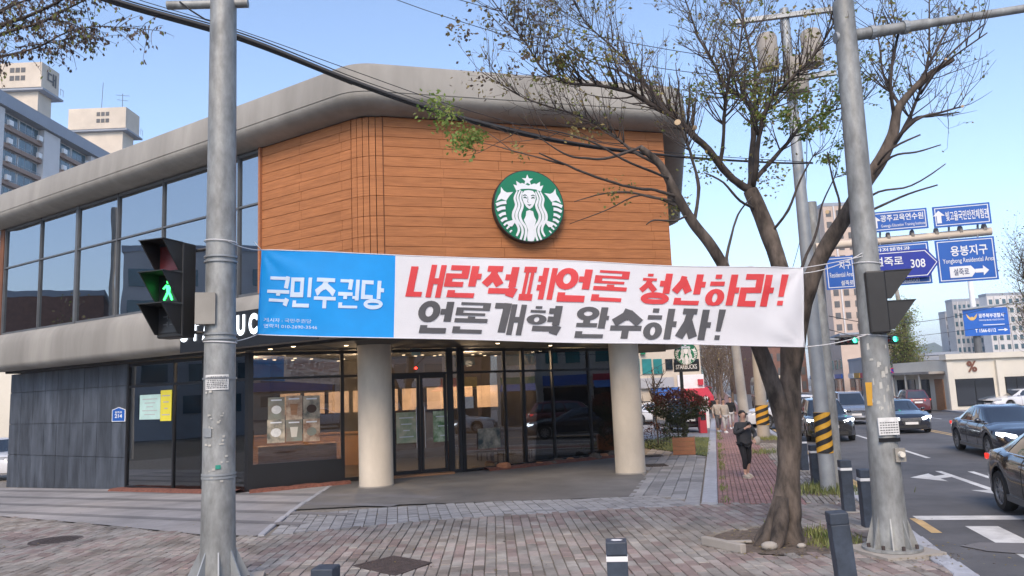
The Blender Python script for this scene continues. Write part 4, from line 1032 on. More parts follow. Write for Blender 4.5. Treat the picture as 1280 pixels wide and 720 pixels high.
# ------------------------------------------------------------------ poles, signals, banner, cables
def flange(e, g, r0_, r1, hgt, n, m, base=None):
    if base: MB().box(Vector((g.x, g.y, g.z - .02)), (base, base, .12), Matrix.Rotation(.25, 3, 'Z')).build('plinth', MT['conc2'], e)
    b = g + Vector((0, 0, .045))
    MB().lathe([(.001, .03), (r1, .03), (r1, 0), (.001, 0)], b, (0, 0, 1), 32, cap=False).build('base_plate', m, e)
    for k in range(n):
        a = 2 * pi * (k + .5) / n; d = Vector((cos(a), sin(a), 0)); s_ = Vector((-d.y, d.x, 0)); mb = MB()
        P = [b + d * r0_ * .9 + Z * .03, b + d * (r1 - .05) + Z * .03, b + d * (r1 - .06) + Z * .06, b + d * r0_ * .95 + Z * hgt]
        mb.add([p - s_ * .009 for p in P] + [p + s_ * .009 for p in P], [(3, 2, 1, 0), (4, 5, 6, 7), (0, 1, 5, 4), (1, 2, 6, 5), (2, 3, 7, 6), (3, 0, 4, 7)]); mb.build('gusset', m, e)
        c = b + (d * cos(pi / n) + s_ * sin(pi / n)) * (r1 - .06); MB().cyl(c + Z * .028, .022, .05, 6).build('anchor_bolt', MT['rust'], e)
# left tall pole
gL = gp(272, 734); gL = Vector((gL.x, gL.y, gz(gL.x, gL.y)))
poleL = empty('signal_pole', gL, 'tall grey steel pole with the walking signal, stickers and banner rope, left of the shop', 'pole')
prof = [(gL + Z * h, r) for h, r in ((.05, .218), (1.2, .200), (5.2, .182), (5.2, .182), (8.8, .166))]
MB().tube([p for p, r in prof], [r for p, r in prof], 32).build('shaft', MT['steel'], poleL, auto=40)
flange(poleL, gL, .215, .44, .42, 8, MT['steel2'], base=1.05)
for v in (322, 328, 418, 424, 473, 592, 596):
    z = at(278, v, gL.y).z; MB().lathe([(.203, -.012), (.209, -.012), (.209, .012), (.203, .012)], (gL.x, gL.y, z), (0, 0, 1), 32, cap=False).build('steel_band', MT['steel2'], poleL, auto=30)
za = at(270, 5, gL.y).z
MB().tube([(gL.x - .75, gL.y - .05, za - .02), (gL.x + .33, gL.y + .02, za)], .06, 12).build('cross_arm', MT['steel'], poleL, auto=40)
p = at(257, 386, gL.y - .2); MB().box(p, (.24, .16, .40), Matrix.Rotation(.3, 3, 'Z')).build('junction_box', MT['box'], poleL)
p = at(252, 14, gL.y - .1); MB().tube([p + Vector((-.3, 0, .15)), p + Vector((-.15, 0, .02)), p + Vector((.05, 0, -.12)), p + Vector((.2, .05, -.15))], .012, 6).build('loose_wire', MT['cable'], poleL)
RS = random.Random(8)
def sticker(e, gx, gy, r, u, v, w_, h_, m, name='sticker', z=None):
    p = at(u, v, gy); a0 = math.asin(max(-.95, min(.95, (p.x - gx + 0.0) / r))); mb = MB(); k = 6; ta = w_ / r
    for i in range(k + 1):
        a = a0 + ta * (i / k - .5); x, y = gx + (r + .003) * sin(a), gy - (r + .003) * cos(a)
        mb.v += [(x, y, p.z - h_ / 2), (x, y, p.z + h_ / 2)]
    for i in range(k): mb.f.append((2 * i, 2 * i + 2, 2 * i + 3, 2 * i + 1)); mb.m.append(0)
    mb.build(name, m, e); return a0, p.z
def scribble(e, gx, gy, r, u, v, w_, h_, rows, m):
    p = at(u, v, gy); a0 = math.asin(max(-.95, min(.95, (p.x - gx) / r))); mb = MB()
    for j in range(rows):
        z = p.z + h_ * (.4 - .8 * j / (rows - 1)); x = -w_ * .42
        while x < w_ * .42:
            l = RS.uniform(.008, .022); a, b = a0 + x / r, a0 + min(x + l, w_ * .44) / r; hh_ = h_ / rows * .28; R_ = r + .006
            mb.add([(gx + R_ * sin(a), gy - R_ * cos(a), z - hh_), (gx + R_ * sin(b), gy - R_ * cos(b), z - hh_), (gx + R_ * sin(b), gy - R_ * cos(b), z + hh_), (gx + R_ * sin(a), gy - R_ * cos(a), z + hh_)], [(0, 1, 2, 3)]); x += l + RS.uniform(.004, .012)
    mb.build('sticker_print', m, e)
sticker(poleL, gL.x, gL.y, .205, 278, 478, .30, .19, MT['paper']); scribble(poleL, gL.x, gL.y, .205, 278, 478, .30, .17, 7, MT['mull'])
sticker(poleL, gL.x, gL.y, .207, 266, 540, .13, .11, MT['steel2'], 'torn_sticker'); sticker(poleL, gL.x, gL.y, .207, 280, 582, .06, .05, mat('teal scrap', (.02, .25, .18), .6), 'torn_sticker')
MT['scrap'] = mat('paper scrap', (.45, .44, .40), .85, var=.2)
for k in range(26):
    sticker(poleL, gL.x, gL.y, .206, RS.uniform(262, 290), RS.uniform(485, 600), RS.uniform(.012, .04), RS.uniform(.01, .03), MT['scrap'], 'torn_sticker')
# pedestrian signal, left: three visored sections seen from the front left
def ped_signal(pos, yaw, label, lit, attach, parent_pole, n=3):
    """pos = centre of the back, yaw = direction the lenses face"""
    R = Matrix.Rotation(yaw, 3, 'Z'); e = empty('pedestrian_signal', pos, label, 'traffic signal'); X = R @ Vector((1, 0, 0)); Y = R @ Vector((0, 1, 0)); s = .40
    H_ = n * s + .02
    mb = MB(); mb.box(Vector(pos) + Y * .0, (.40, .24, H_), R); o = mb.build('housing', MT['black'], e); b = o.modifiers.new('soft', 'BEVEL'); b.width = .02; b.segments = 2
    for k in range(n):
        c = Vector(pos) + Z * (H_ / 2 - s * (k + .5)) - Y * .12
        mb = MB(); mb.frm([(-.155, -.155), (.155, -.155), (.155, .155), (-.155, .155)], c, X, Z, -Y, 0, .012)
        mb.build('lens', MT['lens_' + lit[k]], e)
        # hood: top plate and two tapering side plates
        mb = MB(); D_ = .34; q = lambda x, y, z: c + X * x - Y * y + Z * z
        for x0, x1 in ((-.185, -.170), (.170, .185)):
            P = [(0, -.175), (.05, -.175), (D_, .195), (0, .195)]
            mb.add([q(x0, y, z) for y, z in P] + [q(x1, y, z) for y, z in P], [(3, 2, 1, 0), (4, 5, 6, 7), (0, 1, 5, 4), (1, 2, 6, 5), (2, 3, 7, 6), (3, 0, 4, 7)])
        mb.box(q(0, D_ / 2, .192), (.39, D_, .012), R); mb.build('hood', MT['black'], e)
        if lit[k] == 'go':
            W_ = MB(); f2 = lambda L, r: W_.tube([c - Y * .022 + X * x + Z * y for x, y in L], r, 6)
            f2([(.0, .105), (0, .075)], [.026, .024]); f2([(0, .05), (-.005, -.03)], [.032, .024]); f2([(-.005, -.03), (.03, -.08), (.055, -.14)], [.018, .015, .013]); f2([(-.005, -.03), (-.035, -.08), (-.07, -.135)], [.018, .015, .013])
            f2([(.03, .05), (.062, .02), (.085, -.015)], [.014, .012, .010]); f2([(-.03, .05), (-.065, .025), (-.085, .01)], [.014, .012, .010]); W_.build('walking_figure', MT['lens_fig'], e)
        if lit[k] == 'count':
            W_ = MB()
            for x in (-.05, .05):
                for y in (-.05, .05): W_.box(c + X * x + Z * y - Y * .016, (.06, .006, .012), R); W_.box(c + X * (x + .035) + Z * (y) - Y * .016, (.010, .006, .06), R)
            W_.build('countdown_digit', MT['mull'], e)
    return e, X, Y
MT['lens_red'] = mat('unlit red lens', (.10, .012, .014), .35, var=.1); MT['lens_go'] = mat('dark lens', (.012, .018, .016), .3, var=.1)
MT['lens_count'] = mat('unlit counter lens', (.018, .018, .02), .3, var=.1); MT['lens_fig'] = glow('green signal figure', (.04, 1, .16), 2.4)
ps = at(221, 364, gL.y - .1)
sig, SX, SY = ped_signal(ps, radians(-18), 'walking signal with lit green figure hung on the left pole', ['red', 'go', 'count'], None, poleL)
MB().tube([ps + SY * .1 + Z * .52, Vector((gL.x, gL.y, ps.z + .58))], .022, 8).build('bracket', MT['black'], sig); MB().tube([ps + SY * .1 - Z * .52, Vector((gL.x, gL.y, ps.z - .56))], .022, 8).build('bracket', MT['black'], sig)
# right pole
gR = gp(1116, 690); gR = Vector((gR.x, gR.y, gz(gR.x, gR.y)))
poleR = empty('signal_pole', gR, 'tall grey steel pole with flanged foot and long overhead arm at the street corner', 'pole')
topR = at(1054, 0, gR.y); topR.z += .5
leanR = Vector((topR.x - gR.x, 0, topR.z - gR.z))
axR = lambda z: Vector((gR.x + leanR.x * (z - gR.z) / leanR.z, gR.y, z))
MB().tube([axR(gR.z + h) for h in (.05, .7, 2.2, 5.0, 7.5)], [.215, .195, .172, .152, .138], 32).build('shaft', MT['steel'], poleR, auto=40)
flange(poleR, gR, .205, .36, .42, 8, MT['steel'], base=.86)
za = at(1048, 46, gR.y).z; A_ = axR(za); e1 = onplane(1285, 10, A_, (0, 1, .0)); 
armD = Vector((2.6, -.25, 0)); armD.z = (e1.z - za); armD = Vector((e1.x - A_.x, 0, e1.z - za))
MB().tube([A_ - armD * .06, A_ + armD * .02], .08, 14).build('arm_socket', MT['steel2'], poleR, auto=40)
MB().tube([A_ + armD * .0, A_ + armD * .45], [.085, .075], 14).build('arm_sleeve', MT['steel'], poleR, auto=40)
MB().tube([A_ + armD * .45, A_ + armD * 3.4], [.06, .05], 14).build('overhead_arm', MT['steel'], poleR, auto=40)
for q in (.32, .14): MB().tube([A_ + armD * q - armD.normalized() * .03, A_ + armD * q + armD.normalized() * .03], .1, 14).build('arm_clamp', MT['steel2'], poleR)
MB().box(axR(at(1100, 532, gR.y).z) + Vector((0, -.19, 0)), (.26, .02, .22)).build('sticker', MT['paper'], poleR)
c0 = axR(at(1104, 534, gR.y).z); scr = MB()
for j in range(5):
    for i in range(7): scr.box(c0 + Vector((-.10 + i * .034, -.202, .07 - j * .032)), (RS.uniform(.014, .028), .002, .012))
scr.build('sticker_print', MT['mull'], poleR)
c1 = c0 - Z * .15; MB().box(c1 + Vector((0, -.185, 0)), (.27, .02, .05)).build('sticker', MT['frame'], poleR); text('T.062-671-0101', c1 + Vector((0, -.197, 0)), Vector((1, 0, 0)), Z, Vector((0, -1, 0)), .22, .03, MT['signw'], poleR, .0, .002) if False else None
p = axR(at(1118, 567, gR.y).z) + Vector((.11, -.17, 0)); o = MB().box(p, (.13, .10, .17)).build('push_button_box', MT['box'], poleR); MB().lathe([(.001, .06), (.035, .06), (.04, 0)], p + Vector((0, -.045, .01)), (0, -1, 0), 14).build('push_button', MT['creamsh'], poleR)
p = axR(at(1092, 492, gR.y).z) + Vector((-.14, -.08, 0)); MB().box(p, (.10, .05, .30), Matrix.Rotation(-.5, 3, 'Z')).build('yellow_tag', MT['yellow'], poleR)
for k in range(40):
    z = at(1100, RS.uniform(430, 540), gR.y).z; a = axR(z); sticker(poleR, a.x, a.y, .185, 640 + F_PX * (a.x + RS.uniform(-.14, .14)) / a.y * .99 - 0, 480, RS.uniform(.01, .05), RS.uniform(.015, .09), MT['scrap'], 'torn_sticker', z) if False else None
for k in range(30):
    z = at(1100, RS.uniform(430, 540), gR.y).z; a = axR(z); th = RS.uniform(-1, 1); r = .178
    mb = MB(); w2, h2 = RS.uniform(.006, .03), RS.uniform(.01, .06); pts = [(a.x + r * sin(th + dx / r), a.y - r * cos(th + dx / r), z + dz) for dx, dz in ((-w2, -h2), (w2, -h2 * .8), (w2 * .8, h2), (-w2 * .7, h2 * .9))]; mb.add(pts, [(0, 1, 2, 3)]); mb.build('torn_sticker', MT['scrap'], poleR)
# signal on the right pole, seen from its side (two sections facing right)
pr_ = at(1093, 379, gR.y - .05)
MT['lens_off'] = MT['lens_count']
sr, RX, RY = ped_signal(pr_, radians(78), 'black two section signal seen from the side on the right pole', ['off', 'off'], None, poleR, n=2)
MB().tube([pr_ + Z * .3, axR(pr_.z + .3)], .03, 8).build('bracket', MT['black'], sr); MB().tube([pr_ - Z * .36, axR(pr_.z - .36)], .03, 8).build('bracket', MT['black'], sr)
# ------------------------------------------------------------------ banner
q00, q10, q11, q01 = at(321, 418, 10.3), at(1006, 433, gR.y - .02), at(1003, 336, gR.y - .02), at(326, 312, 10.3)
def bpt(a, b):
    """a 0..1 along, b 0..1 up"""
    p = q00.lerp(q10, a).lerp(q01.lerp(q11, a), b)
    edge = min(a, 1 - a)
    cr_ = 0
    for ca_, cb_ in ((0, 0), (0, 1), (1, 0), (1, 1)):
        dx_, dy_ = (a - ca_) * 7.3, (b - cb_) * 1.1; d_ = sqrt(dx_ * dx_ + dy_ * dy_) + 1e-6
        cr_ += .012 * math.exp(-d_ / .7) * sin(atan2(abs(dy_), abs(dx_)) * 9) * min(1, d_ / .12)
    wv = .035 * sin(a * 9 + b * 1.5) + .018 * sin(a * 23 + 2.2 * b + 1) * (1 - edge) + .012 * sin(a * 61 - 3 * b) * math.exp(-a * 9) * 2 + .02 * sin((1 - a) * 80 + b * 6) * math.exp(-(1 - a) * 22)
    p = p + Vector((0, wv + cr_, -.012 * sin(pi * a) * 1.0)); p.z += .010 * sin(a * 14) * (1 if b > .5 else -.6); return p
split = .2535
ban = empty('banner', q00, 'long cloth banner with red and charcoal Korean slogan and blue left end', 'banner')
def cloth(a0, a1, na, nb_, m, name):
    mb = MB()
    for i in range(na + 1):
        for j in range(nb_ + 1): mb.v.append(tuple(bpt(a0 + (a1 - a0) * i / na, j / nb_)))
    for i in range(na):
        for j in range(nb_): a = i * (nb_ + 1) + j; mb.f.append((a, a + nb_ + 1, a + nb_ + 2, a + 1)); mb.m.append(0)
    return mb.build(name, m, ban, smooth=True)
cloth(0, split, 90, 24, MT['bblue'], 'blue_end'); cloth(split, 1, 220, 24, MT['bwhite'], 'white_cloth')
BW, BH = (q10 - q00).length, (q01 - q00).length
def bmap(x, y, d): p = bpt(x / BW, y / BH); return p + Vector((0, -d, 0))
dcount = [0.0]
def hangul(body, x0, y0, adv, cw_, ch_, tw, thk, slant, m, name, gap=.45, dx=0):
    x = x0; n = 0
    for ch in body:
        mb = MB()
        if ch == ' ': x += adv * gap; continue
        if ch == '!':
            x += adv * .10
            for P in ([(0, .30), (.15, .30), (.19, 1.02), (-.02, 1.02)], [(0, 0.02), (.16, 0.02), (.16, .17), (0, .17)]):
                n += 1; mb.add([bmap(x + px_ * ch_ * .95 + slant * py_ * ch_, y0 + py_ * ch_, .009 + (n % 9) * .0005) for px_, py_ in P], [(0, 1, 2, 3)])
            x += adv * .3; mb.build('exclamation_mark', m, ban, fix=False); continue
        for sk in strokes(ch):
            n += 1
            for q in stroke_quads(sk, tw, thk):
                mb.add([bmap(x + px_ * cw_ + slant * py_ * ch_, y0 + py_ * ch_, .009 + (n % 9) * .0005) for px_, py_ in q], [(0, 1, 2, 3)])
        x += adv; mb.build(name, m, ban, fix=False)
# pixel-measured layout on the cloth (metres along and up)
U2 = lambda u: (u - 324) / (1004 - 324) * BW
U2 = lambda u: (u - 324) / (1004 - 324) * BW
def line(body, u0, u1, y0, ch_, m, name, slant=.18, tw=.215, thk=.182, gap=.45):
    n = sum(.3 if c == '!' else gap if c == ' ' else 1 for c in body); adv = (U2(u1) - U2(u0)) / n
    return hangul(body, U2(u0), y0, adv, adv * .945, ch_, tw, thk, slant, m, name, gap)
line('내란적폐언론', 512, 787, BH * .505, BH * .395, MT['bred'], 'slogan_syllable')
line('청산하라!', 799, 979, BH * .50, BH * .40, MT['bred'], 'slogan_syllable')
line('언론개혁', 524, 704, BH * .07, BH * .375, MT['bgrey'], 'slogan_syllable')
line('완수하자!', 720, 903, BH * .055, BH * .385, MT['bgrey'], 'slogan_syllable')
line('국민주권당', 333, 484, BH * .335, BH * .345, MT['bprint'], 'party_name_syllable', slant=.04, tw=.165, thk=.135)
for k, (body, y) in enumerate((('게시자 : 국민주권당', .155), ('연락처 010-2690-3546', .085))):
    vs, fs, asp = text2d(body, .0); wd = .74 if k else .66; mb = MB()
    mb.add([bmap(U2(331) + (x + .5) * wd, BH * (y + .022) + yy * .055, .005) for x, yy in vs], fs); mb.build('small_print', MT['bprint'], ban, fix=False)
# hems and eyelet ropes
def hem(pts, r, m, name): MB().tube(pts, r, 6).build(name, m, ban, smooth=True)
hem([bpt(k / 80, 1) for k in range(81)], .007, MT['bwhite'], 'hem'); hem([bpt(k / 80, 0) for k in range(81)], .007, MT['bwhite'], 'hem')
hem([bpt(.999, k / 10) for k in range(11)], .012, MT['bwhite'], 'hem'); hem([bpt(.001, k / 10) for k in range(11)], .010, MT['bblue'], 'hem')
def sagline(a, b, sag, n=10): return [Vector(a).lerp(Vector(b), k / n) - Z * (sag * 4 * (k / n) * (1 - k / n)) for k in range(n + 1)]
for a, b, sg in ((bpt(0, 1), Vector((gL.x + .15, gL.y - .14, at(297, 304, gL.y).z)), .03), (bpt(0, 0), Vector((gL.x + .15, gL.y - .14, at(297, 428, gL.y).z)), .02),
                 (bpt(1, 1), axR(at(1075, 322, gR.y).z) + Vector((-.1, -.12, 0)), .01), (bpt(1, 0), axR(at(1090, 418, gR.y).z) + Vector((-.12, -.12, 0)), .03), (bpt(1, .93), axR(at(1075, 318, gR.y).z) + Vector((-.1, -.12, 0)), .05)):
    hem(sagline(a, b, sg), .006, MT['rope'], 'tie_rope')
hem([bpt(0, 1), bpt(0, 1) + Vector((-.10, 0, .12))], .005, MT['rope'], 'tie_rope')
for v in (303, 428):
    z = at(278, v, gL.y).z
    MB().lathe([(.206, -.008), (.212, 0), (.206, .008)], (gL.x, gL.y, z), (.06, 0, 1), 24, cap=False).build('rope_turn', MT['rope'], ban)
for v in (330, 420):
    a = axR(at(1090, v, gR.y).z); MB().lathe([(.172, -.008), (.178, 0), (.172, .008)], a, (.1, 0, 1), 24, cap=False).build('rope_turn', MT['rope'], ban)
# ------------------------------------------------------------------ bollards
def bollard(x, y, h, label, wd=.185, tilt=(0, 0), band=True, worn=False):
    z = gz(x, y); e = empty('bollard', (x, y, z), label, 'bollard', 'square bollards along the kerb'); R = Matrix.Rotation(tilt[1], 3, 'Y') @ Matrix.Rotation(tilt[0], 3, 'X') @ Matrix.Rotation(-.12, 3, 'Z'); B = Vector((x, y, z))
    def part(nm, z0, z1, w_, m, bev=.008):
        mb = MB(); mb.box(B + R @ Vector((0, 0, (z0 + z1) / 2)), (w_, w_, z1 - z0), R); o = mb.build(nm, m, e); b = o.modifiers.new('soft', 'BEVEL'); b.width = bev; b.segments = 2
    part('post', -.1, h - .12, wd, MT['bol'])
    if band: part('reflective_band', h - .17, h - .125, wd + .006, MT['white'], .004)
    part('cap', h - .12, h, wd + .002, MT['bol'], .012)
    if worn:
        mb = MB(); P = [(-.05, -.01), (-.02, -.05), (.04, -.045), (.06, .0), (.03, .03), (-.03, .03)]; mb.add([B + R @ Vector((a, b, h + .002)) for a, b in P], [tuple(range(6))]); mb.build('worn_top', MT['white'], e)
    mb = MB(); mb.box(B + Vector((0, 0, -.02)), (wd * 1.8, wd * 1.8, .06), R); mb.build('footing', MT['conc2'], e)
def spot(u, v, z):  # where a post of height z above ground shows its top centre at (u, v)
    lo, hi = 2.0, 40.0
    d = ray(u, v)
    for _ in range(60):
        m = (lo + hi) / 2; p = CAMP + d * m
        if p.z > gz(p.x, p.y) + z: lo = m
        else: hi = m
    p = CAMP + d * lo; return p.x, p.y
for (u, v, lab, tl, bd, wn) in ((407, 708, 'bollard top just showing at the bottom beside the square cover', (0, 0), False, False), (770, 675, 'dark square bollard with white band and worn white top, front centre', (0, 0), True, True),
                          (1051, 639, 'plain dark bollard without a white band, nearest the flanged pole', (0, -.06), False, False)):
    x, y = spot(u, v, .85); bollard(x, y, .85, lab, tilt=tl, band=bd, worn=wn)
for u, v, lab in ((1087, 659, 'banded bollard just behind the flanged pole at the kerb'), (1061, 639, 'banded bollard in front of the two slim grey poles'), (1021, 606, 'banded bollard between the tree trunk and the striped pole'), (1006, 588, 'banded bollard half hidden behind the tree trunk')):
    g = gp(u, v); bollard(g.x, g.y, .86, lab)
# ------------------------------------------------------------------ poles further along the kerb
def stripes(e, x, y, r, z0, z1, n=5, pitch=.5):
    """slanted yellow wrap: yellow sleeve with slanted black bands"""
    MB().lathe([(r + .004, 0), (r + .012, .004), (r + .012, z1 - z0 - .004), (r + .004, z1 - z0)], (x, y, z0), (0, 0, 1), 24, cap=False).build('warning_sleeve', MT['yellow'], e, auto=40)
    H_ = z1 - z0
    for k in range(-2, n + 1):
        mb = MB(); m = 24; hh_ = H_ / (2 * n)
        rows = []
        for i in range(m + 1):
            a = -pi + 2 * pi * i / m; zb_ = k * H_ / n + (sin(a) if False else a / pi) * H_ / n
            lo, hi = max(0.004, min(H_ - .004, zb_)), max(0.004, min(H_ - .004, zb_ + hh_)); rows.append((a, lo, hi))
        for (a, lo, hi), (b, l2, h2) in zip(rows, rows[1:]):
            if hi - lo < .004 and h2 - l2 < .004: continue
            R_ = r + .016
            mb.add([(x + R_ * sin(a), y - R_ * cos(a), z0 + lo), (x + R_ * sin(b), y - R_ * cos(b), z0 + l2), (x + R_ * sin(b), y - R_ * cos(b), z0 + h2), (x + R_ * sin(a), y - R_ * cos(a), z0 + hi)], [(0, 1, 2, 3)])
        if mb.f: mb.build('black_stripe', MT['black'], e, fix=False)
gU = gp(1036, 614); gU = Vector((gU.x, gU.y, gz(gU.x, gU.y))); zz = lambda u, v, y: at(u, v, y).z
up = empty('utility_pole', gU, 'concrete utility pole with transformers and yellow black striped sleeve beside the slim steel pole', 'utility pole')
MB().tube([gU, gU + Z * 10.5], [.155, .10], 20).build('shaft', MT['steel2'], up, auto=40)
stripes(up, gU.x, gU.y, .152, zz(1034, 566, gU.y), zz(1030, 515, gU.y), 4)
gW = gp(1047, 609); gW = Vector((gW.x, gW.y, gz(gW.x, gW.y)))
gan = empty('road_sign_gantry', gW, 'slim steel pole with beige arm carrying the blue Korean direction signs', 'road sign')
MB().tube([gW, gW + Z * 6.2], [.14, .125], 20).build('pole', MT['steel'], gan, auto=40)
stripes(gan, gW.x + .0, gW.y + .05, .145, zz(1048, 566, gW.y), zz(1045, 505, gW.y), 4)
NG = -DS; RG_ = Vector((NS.x, NS.y, 0)); a0 = onplane(1034, 309, gW, NG); a1 = onplane(1241, 288, gW, NG)
arm = MB(); AP = lambda u, v, off=0: onplane(u, v, gW + NG * off, NG)
ax = (a1 - a0); MB().tube([Vector((gW.x, gW.y, a0.z)) + NG * .16, AP(1239, 289, .16)], .085, 16).build('arm', MT['cream'], gan, auto=40)
def panel(u0, v0, u1, v1, m, name, off=.34, shape=None, border=True):
    a, b = AP(u0, v0, off), AP(u1, v1, off); wd = (b - a).dot(RG_); h = a.z - b.z; O = a.lerp(b, .5)
    P = shape or [(-.5, -.5), (.5, -.5), (.5, .5), (-.5, .5)]; mb = MB(); mb.frm([(x * wd, y * h) for x, y in P], O, RG_, Z, NG, -.02, 0); o = mb.build(name, m, gan)
    if border:
        s_ = 1 - .06; mb = MB(); t_ = .016
        Q = [Vector((x * (wd - .07), y * (h - .07))) for x, y in P]; Q2 = [Vector((x * (wd - .07 - 2 * t_), y * (h - .07 - 2 * t_))) for x, y in P]; k = len(P)
        for i in range(k): j = (i + 1) % k; mb.add([O + RG_ * p.x + Z * p.y + NG * .004 for p in (Q[i], Q[j], Q2[j], Q2[i])], [(0, 1, 2, 3)])
        mb.build('sign_border', MT['signw'], o)
    return o, O, wd, h
def sg_text(o, O, body, x, y, wd, h, m='signw', off=.015, d=.006, wb=None):
    return text(body, O + RG_ * x + Z * y, RG_, Z, NG, wd, h, MT[m], o, off, d)
def arrow(o, O, x, y, s_, up_=True, m='signw'):
    P = [(0, .5), (-.42, .08), (-.16, .08), (-.16, -.5), (.16, -.5), (.16, .08), (.42, .08)]
    if not up_: P = [(q, -p) for p, q in P]
    mb = MB(); mb.add([O + RG_ * (x + p * s_) + Z * (y + q * s_) + NG * .006 for p, q in P], [tuple(range(7))] if False else [(0, 1, 6), (2, 3, 4, 5)]); mb.build('arrow', MT[m], o, fix=False)
o, O, wd, h = panel(1086, 266, 1161, 285, MT['signb'], 'sign_panel'); arrow(o, O, -wd * .41, 0, h * .62)
sg_text(o, O, '광주교육연수원', wd * .06, h * .15, wd * .74, h * .34); sg_text(o, O, 'Gwangju Education Training Institute', wd * .07, -h * .24, wd * .76, h * .19, off=.004)
o, O, wd, h = panel(1165, 259, 1240, 279, MT['signb'], 'sign_panel'); arrow(o, O, -wd * .40, 0, h * .6); sg_text(o, O, '빛고을국민안전체험관', wd * .09, 0, wd * .74, h * .46)
o, O, wd, h = panel(1168, 301, 1249, 349, MT['signb'], 'sign_panel')
sg_text(o, O, '용봉지구', wd * .06, h * .22, wd * .62, h * .24); sg_text(o, O, 'Yongbong Residential Area', wd * .03, -h * .02, wd * .86, h * .14, off=.004)
mb = MB(); mb.frm([(-.30 * wd, -.40 * h), (.06 * wd, -.40 * h), (.14 * wd, -.27 * h), (.06 * wd, -.14 * h), (-.30 * wd, -.14 * h)], O, RG_, Z, NG, .005, .009); mb.build('street_plate', MT['signw'], o)
sg_text(o, O, '설죽로', -.11 * wd, -.27 * h, wd * .26, h * .16, m='signtxt', d=.012); arrow(o, O, wd * .24, -.27 * h, h * .28, False)
o, O, wd, h = panel(1068, 309, 1166, 354, MT['signb'], 'sign_panel', off=.31)
sg_text(o, O, '↑', -wd * .3, h * .36, wd * .06, h * .12) if False else None
sg_text(o, O, '국민안전체험관', -wd * .08, h * .36, wd * .66, h * .13); sg_text(o, O, 'to Police Station', wd * .08, -h * .37, wd * .5, h * .14, off=.006)
o, O, wd, h = panel(1072, 317, 1176, 345, MT['signn'], 'street_plate', off=.42, shape=[(-.5, -.5), (.36, -.5), (.5, 0), (.36, .5), (-.5, .5)])
sg_text(o, O, '설죽로', -wd * .12, h * .14, wd * .36, h * .32); sg_text(o, O, 'Seoljuk-ro', -wd * .12, -h * .26, wd * .36, h * .2, off=.004); sg_text(o, O, '308', wd * .24, -h * .0, wd * .18, h * .3)
o, O, wd, h = panel(1030, 322, 1071, 360, MT['signb'], 'sign_panel')
sg_text(o, O, '지구', wd * .18, h * .22, wd * .4, h * .24); sg_text(o, O, 'Residential Area', wd * .04, -h * .06, wd * .8, h * .15, off=.004); sg_text(o, O, '설죽로', wd * .2, -h * .32, wd * .42, h * .15)
for u in (1100, 1140, 1186, 1222):
    p, q = AP(u, 300 - (u - 1100) * .085, .2), AP(u, 278 - (u - 1100) * .085, .2); MB().tube([p, q], .022, 8).build('hanger', MT['steel2'], gan)
    p, q = AP(u, 300 - (u - 1100) * .085, .2), AP(u, 316 - (u - 1100) * .085, .2); MB().tube([p, q], .018, 8).build('hanger', MT['steel2'], gan)
for k in range(6):
    u = 1080 + 30 * k; p = AP(u, 297 - (u - 1100) * .085, .16); MB().tube([p - RG_ * .03, p + RG_ * .03], .1, 14).build('arm_clamp', MT['conc2'], gan)
# transformers and cross arms on the utility pole
zt_ = zz(1010, 80, gU.y)
for dx, dz, lab in ((-.55, .2, ''), (.42, .25, ''), (.05, -.35, '')):
    MB().lathe([(.001, 0), (.2, 0), (.22, .05), (.22, .7), (.18, .78), (.001, .8)], (gU.x + dx, gU.y - .28, zt_ + dz - .4), (0, 0, 1), 18, cap=False).build('transformer', MT['conc2'], up, auto=35)
MB().box((gU.x - .05, gU.y - .1, zt_ - .35), (1.9, .1, .1), Matrix.Rotation(-.2, 3, 'Z')).build('cross_arm', MT['steel2'], up)
MB().box((gU.x - .05, gU.y - .1, zt_ + 1.1), (2.2, .1, .1), Matrix.Rotation(-.2, 3, 'Z')).build('cross_arm', MT['steel2'], up)
# concrete poles down the street
def far_pole(u, v, top, r, label, stripe=None, m='conc2', lean=(0, 0)):
    g = gp(u, v); g.z = gz(g.x, g.y); e = empty('utility_pole', g, label, 'utility pole')
    MB().tube([g, g + Vector((lean[0], lean[1], top))], [r, r * .62], 14).build('shaft', MT[m], e, auto=40)
    MB().box(g + Vector((lean[0] * .93, 0, top * .93)), (1.8, .09, .09), Matrix.Rotation(-.25, 3, 'Z')).build('cross_arm', MT['steel2'], e)
    if stripe: stripes(e, g.x, g.y, r * .97, zz(u, stripe[0], g.y), zz(u, stripe[1], g.y), 3)
    return g
gP = far_pole(955, 548, 7.5, .27, 'thick concrete pole with striped sleeve in front of the white car', (531, 506))
far_pole(932, 535, 9.5, .30, 'grey concrete pole left of the white car down the street', lean=(-.4, 0))
gT = far_pole(1149, 503, 13.0, .28, 'pale concrete pole across the road beside the budding tree', lean=(-1.2, 0))
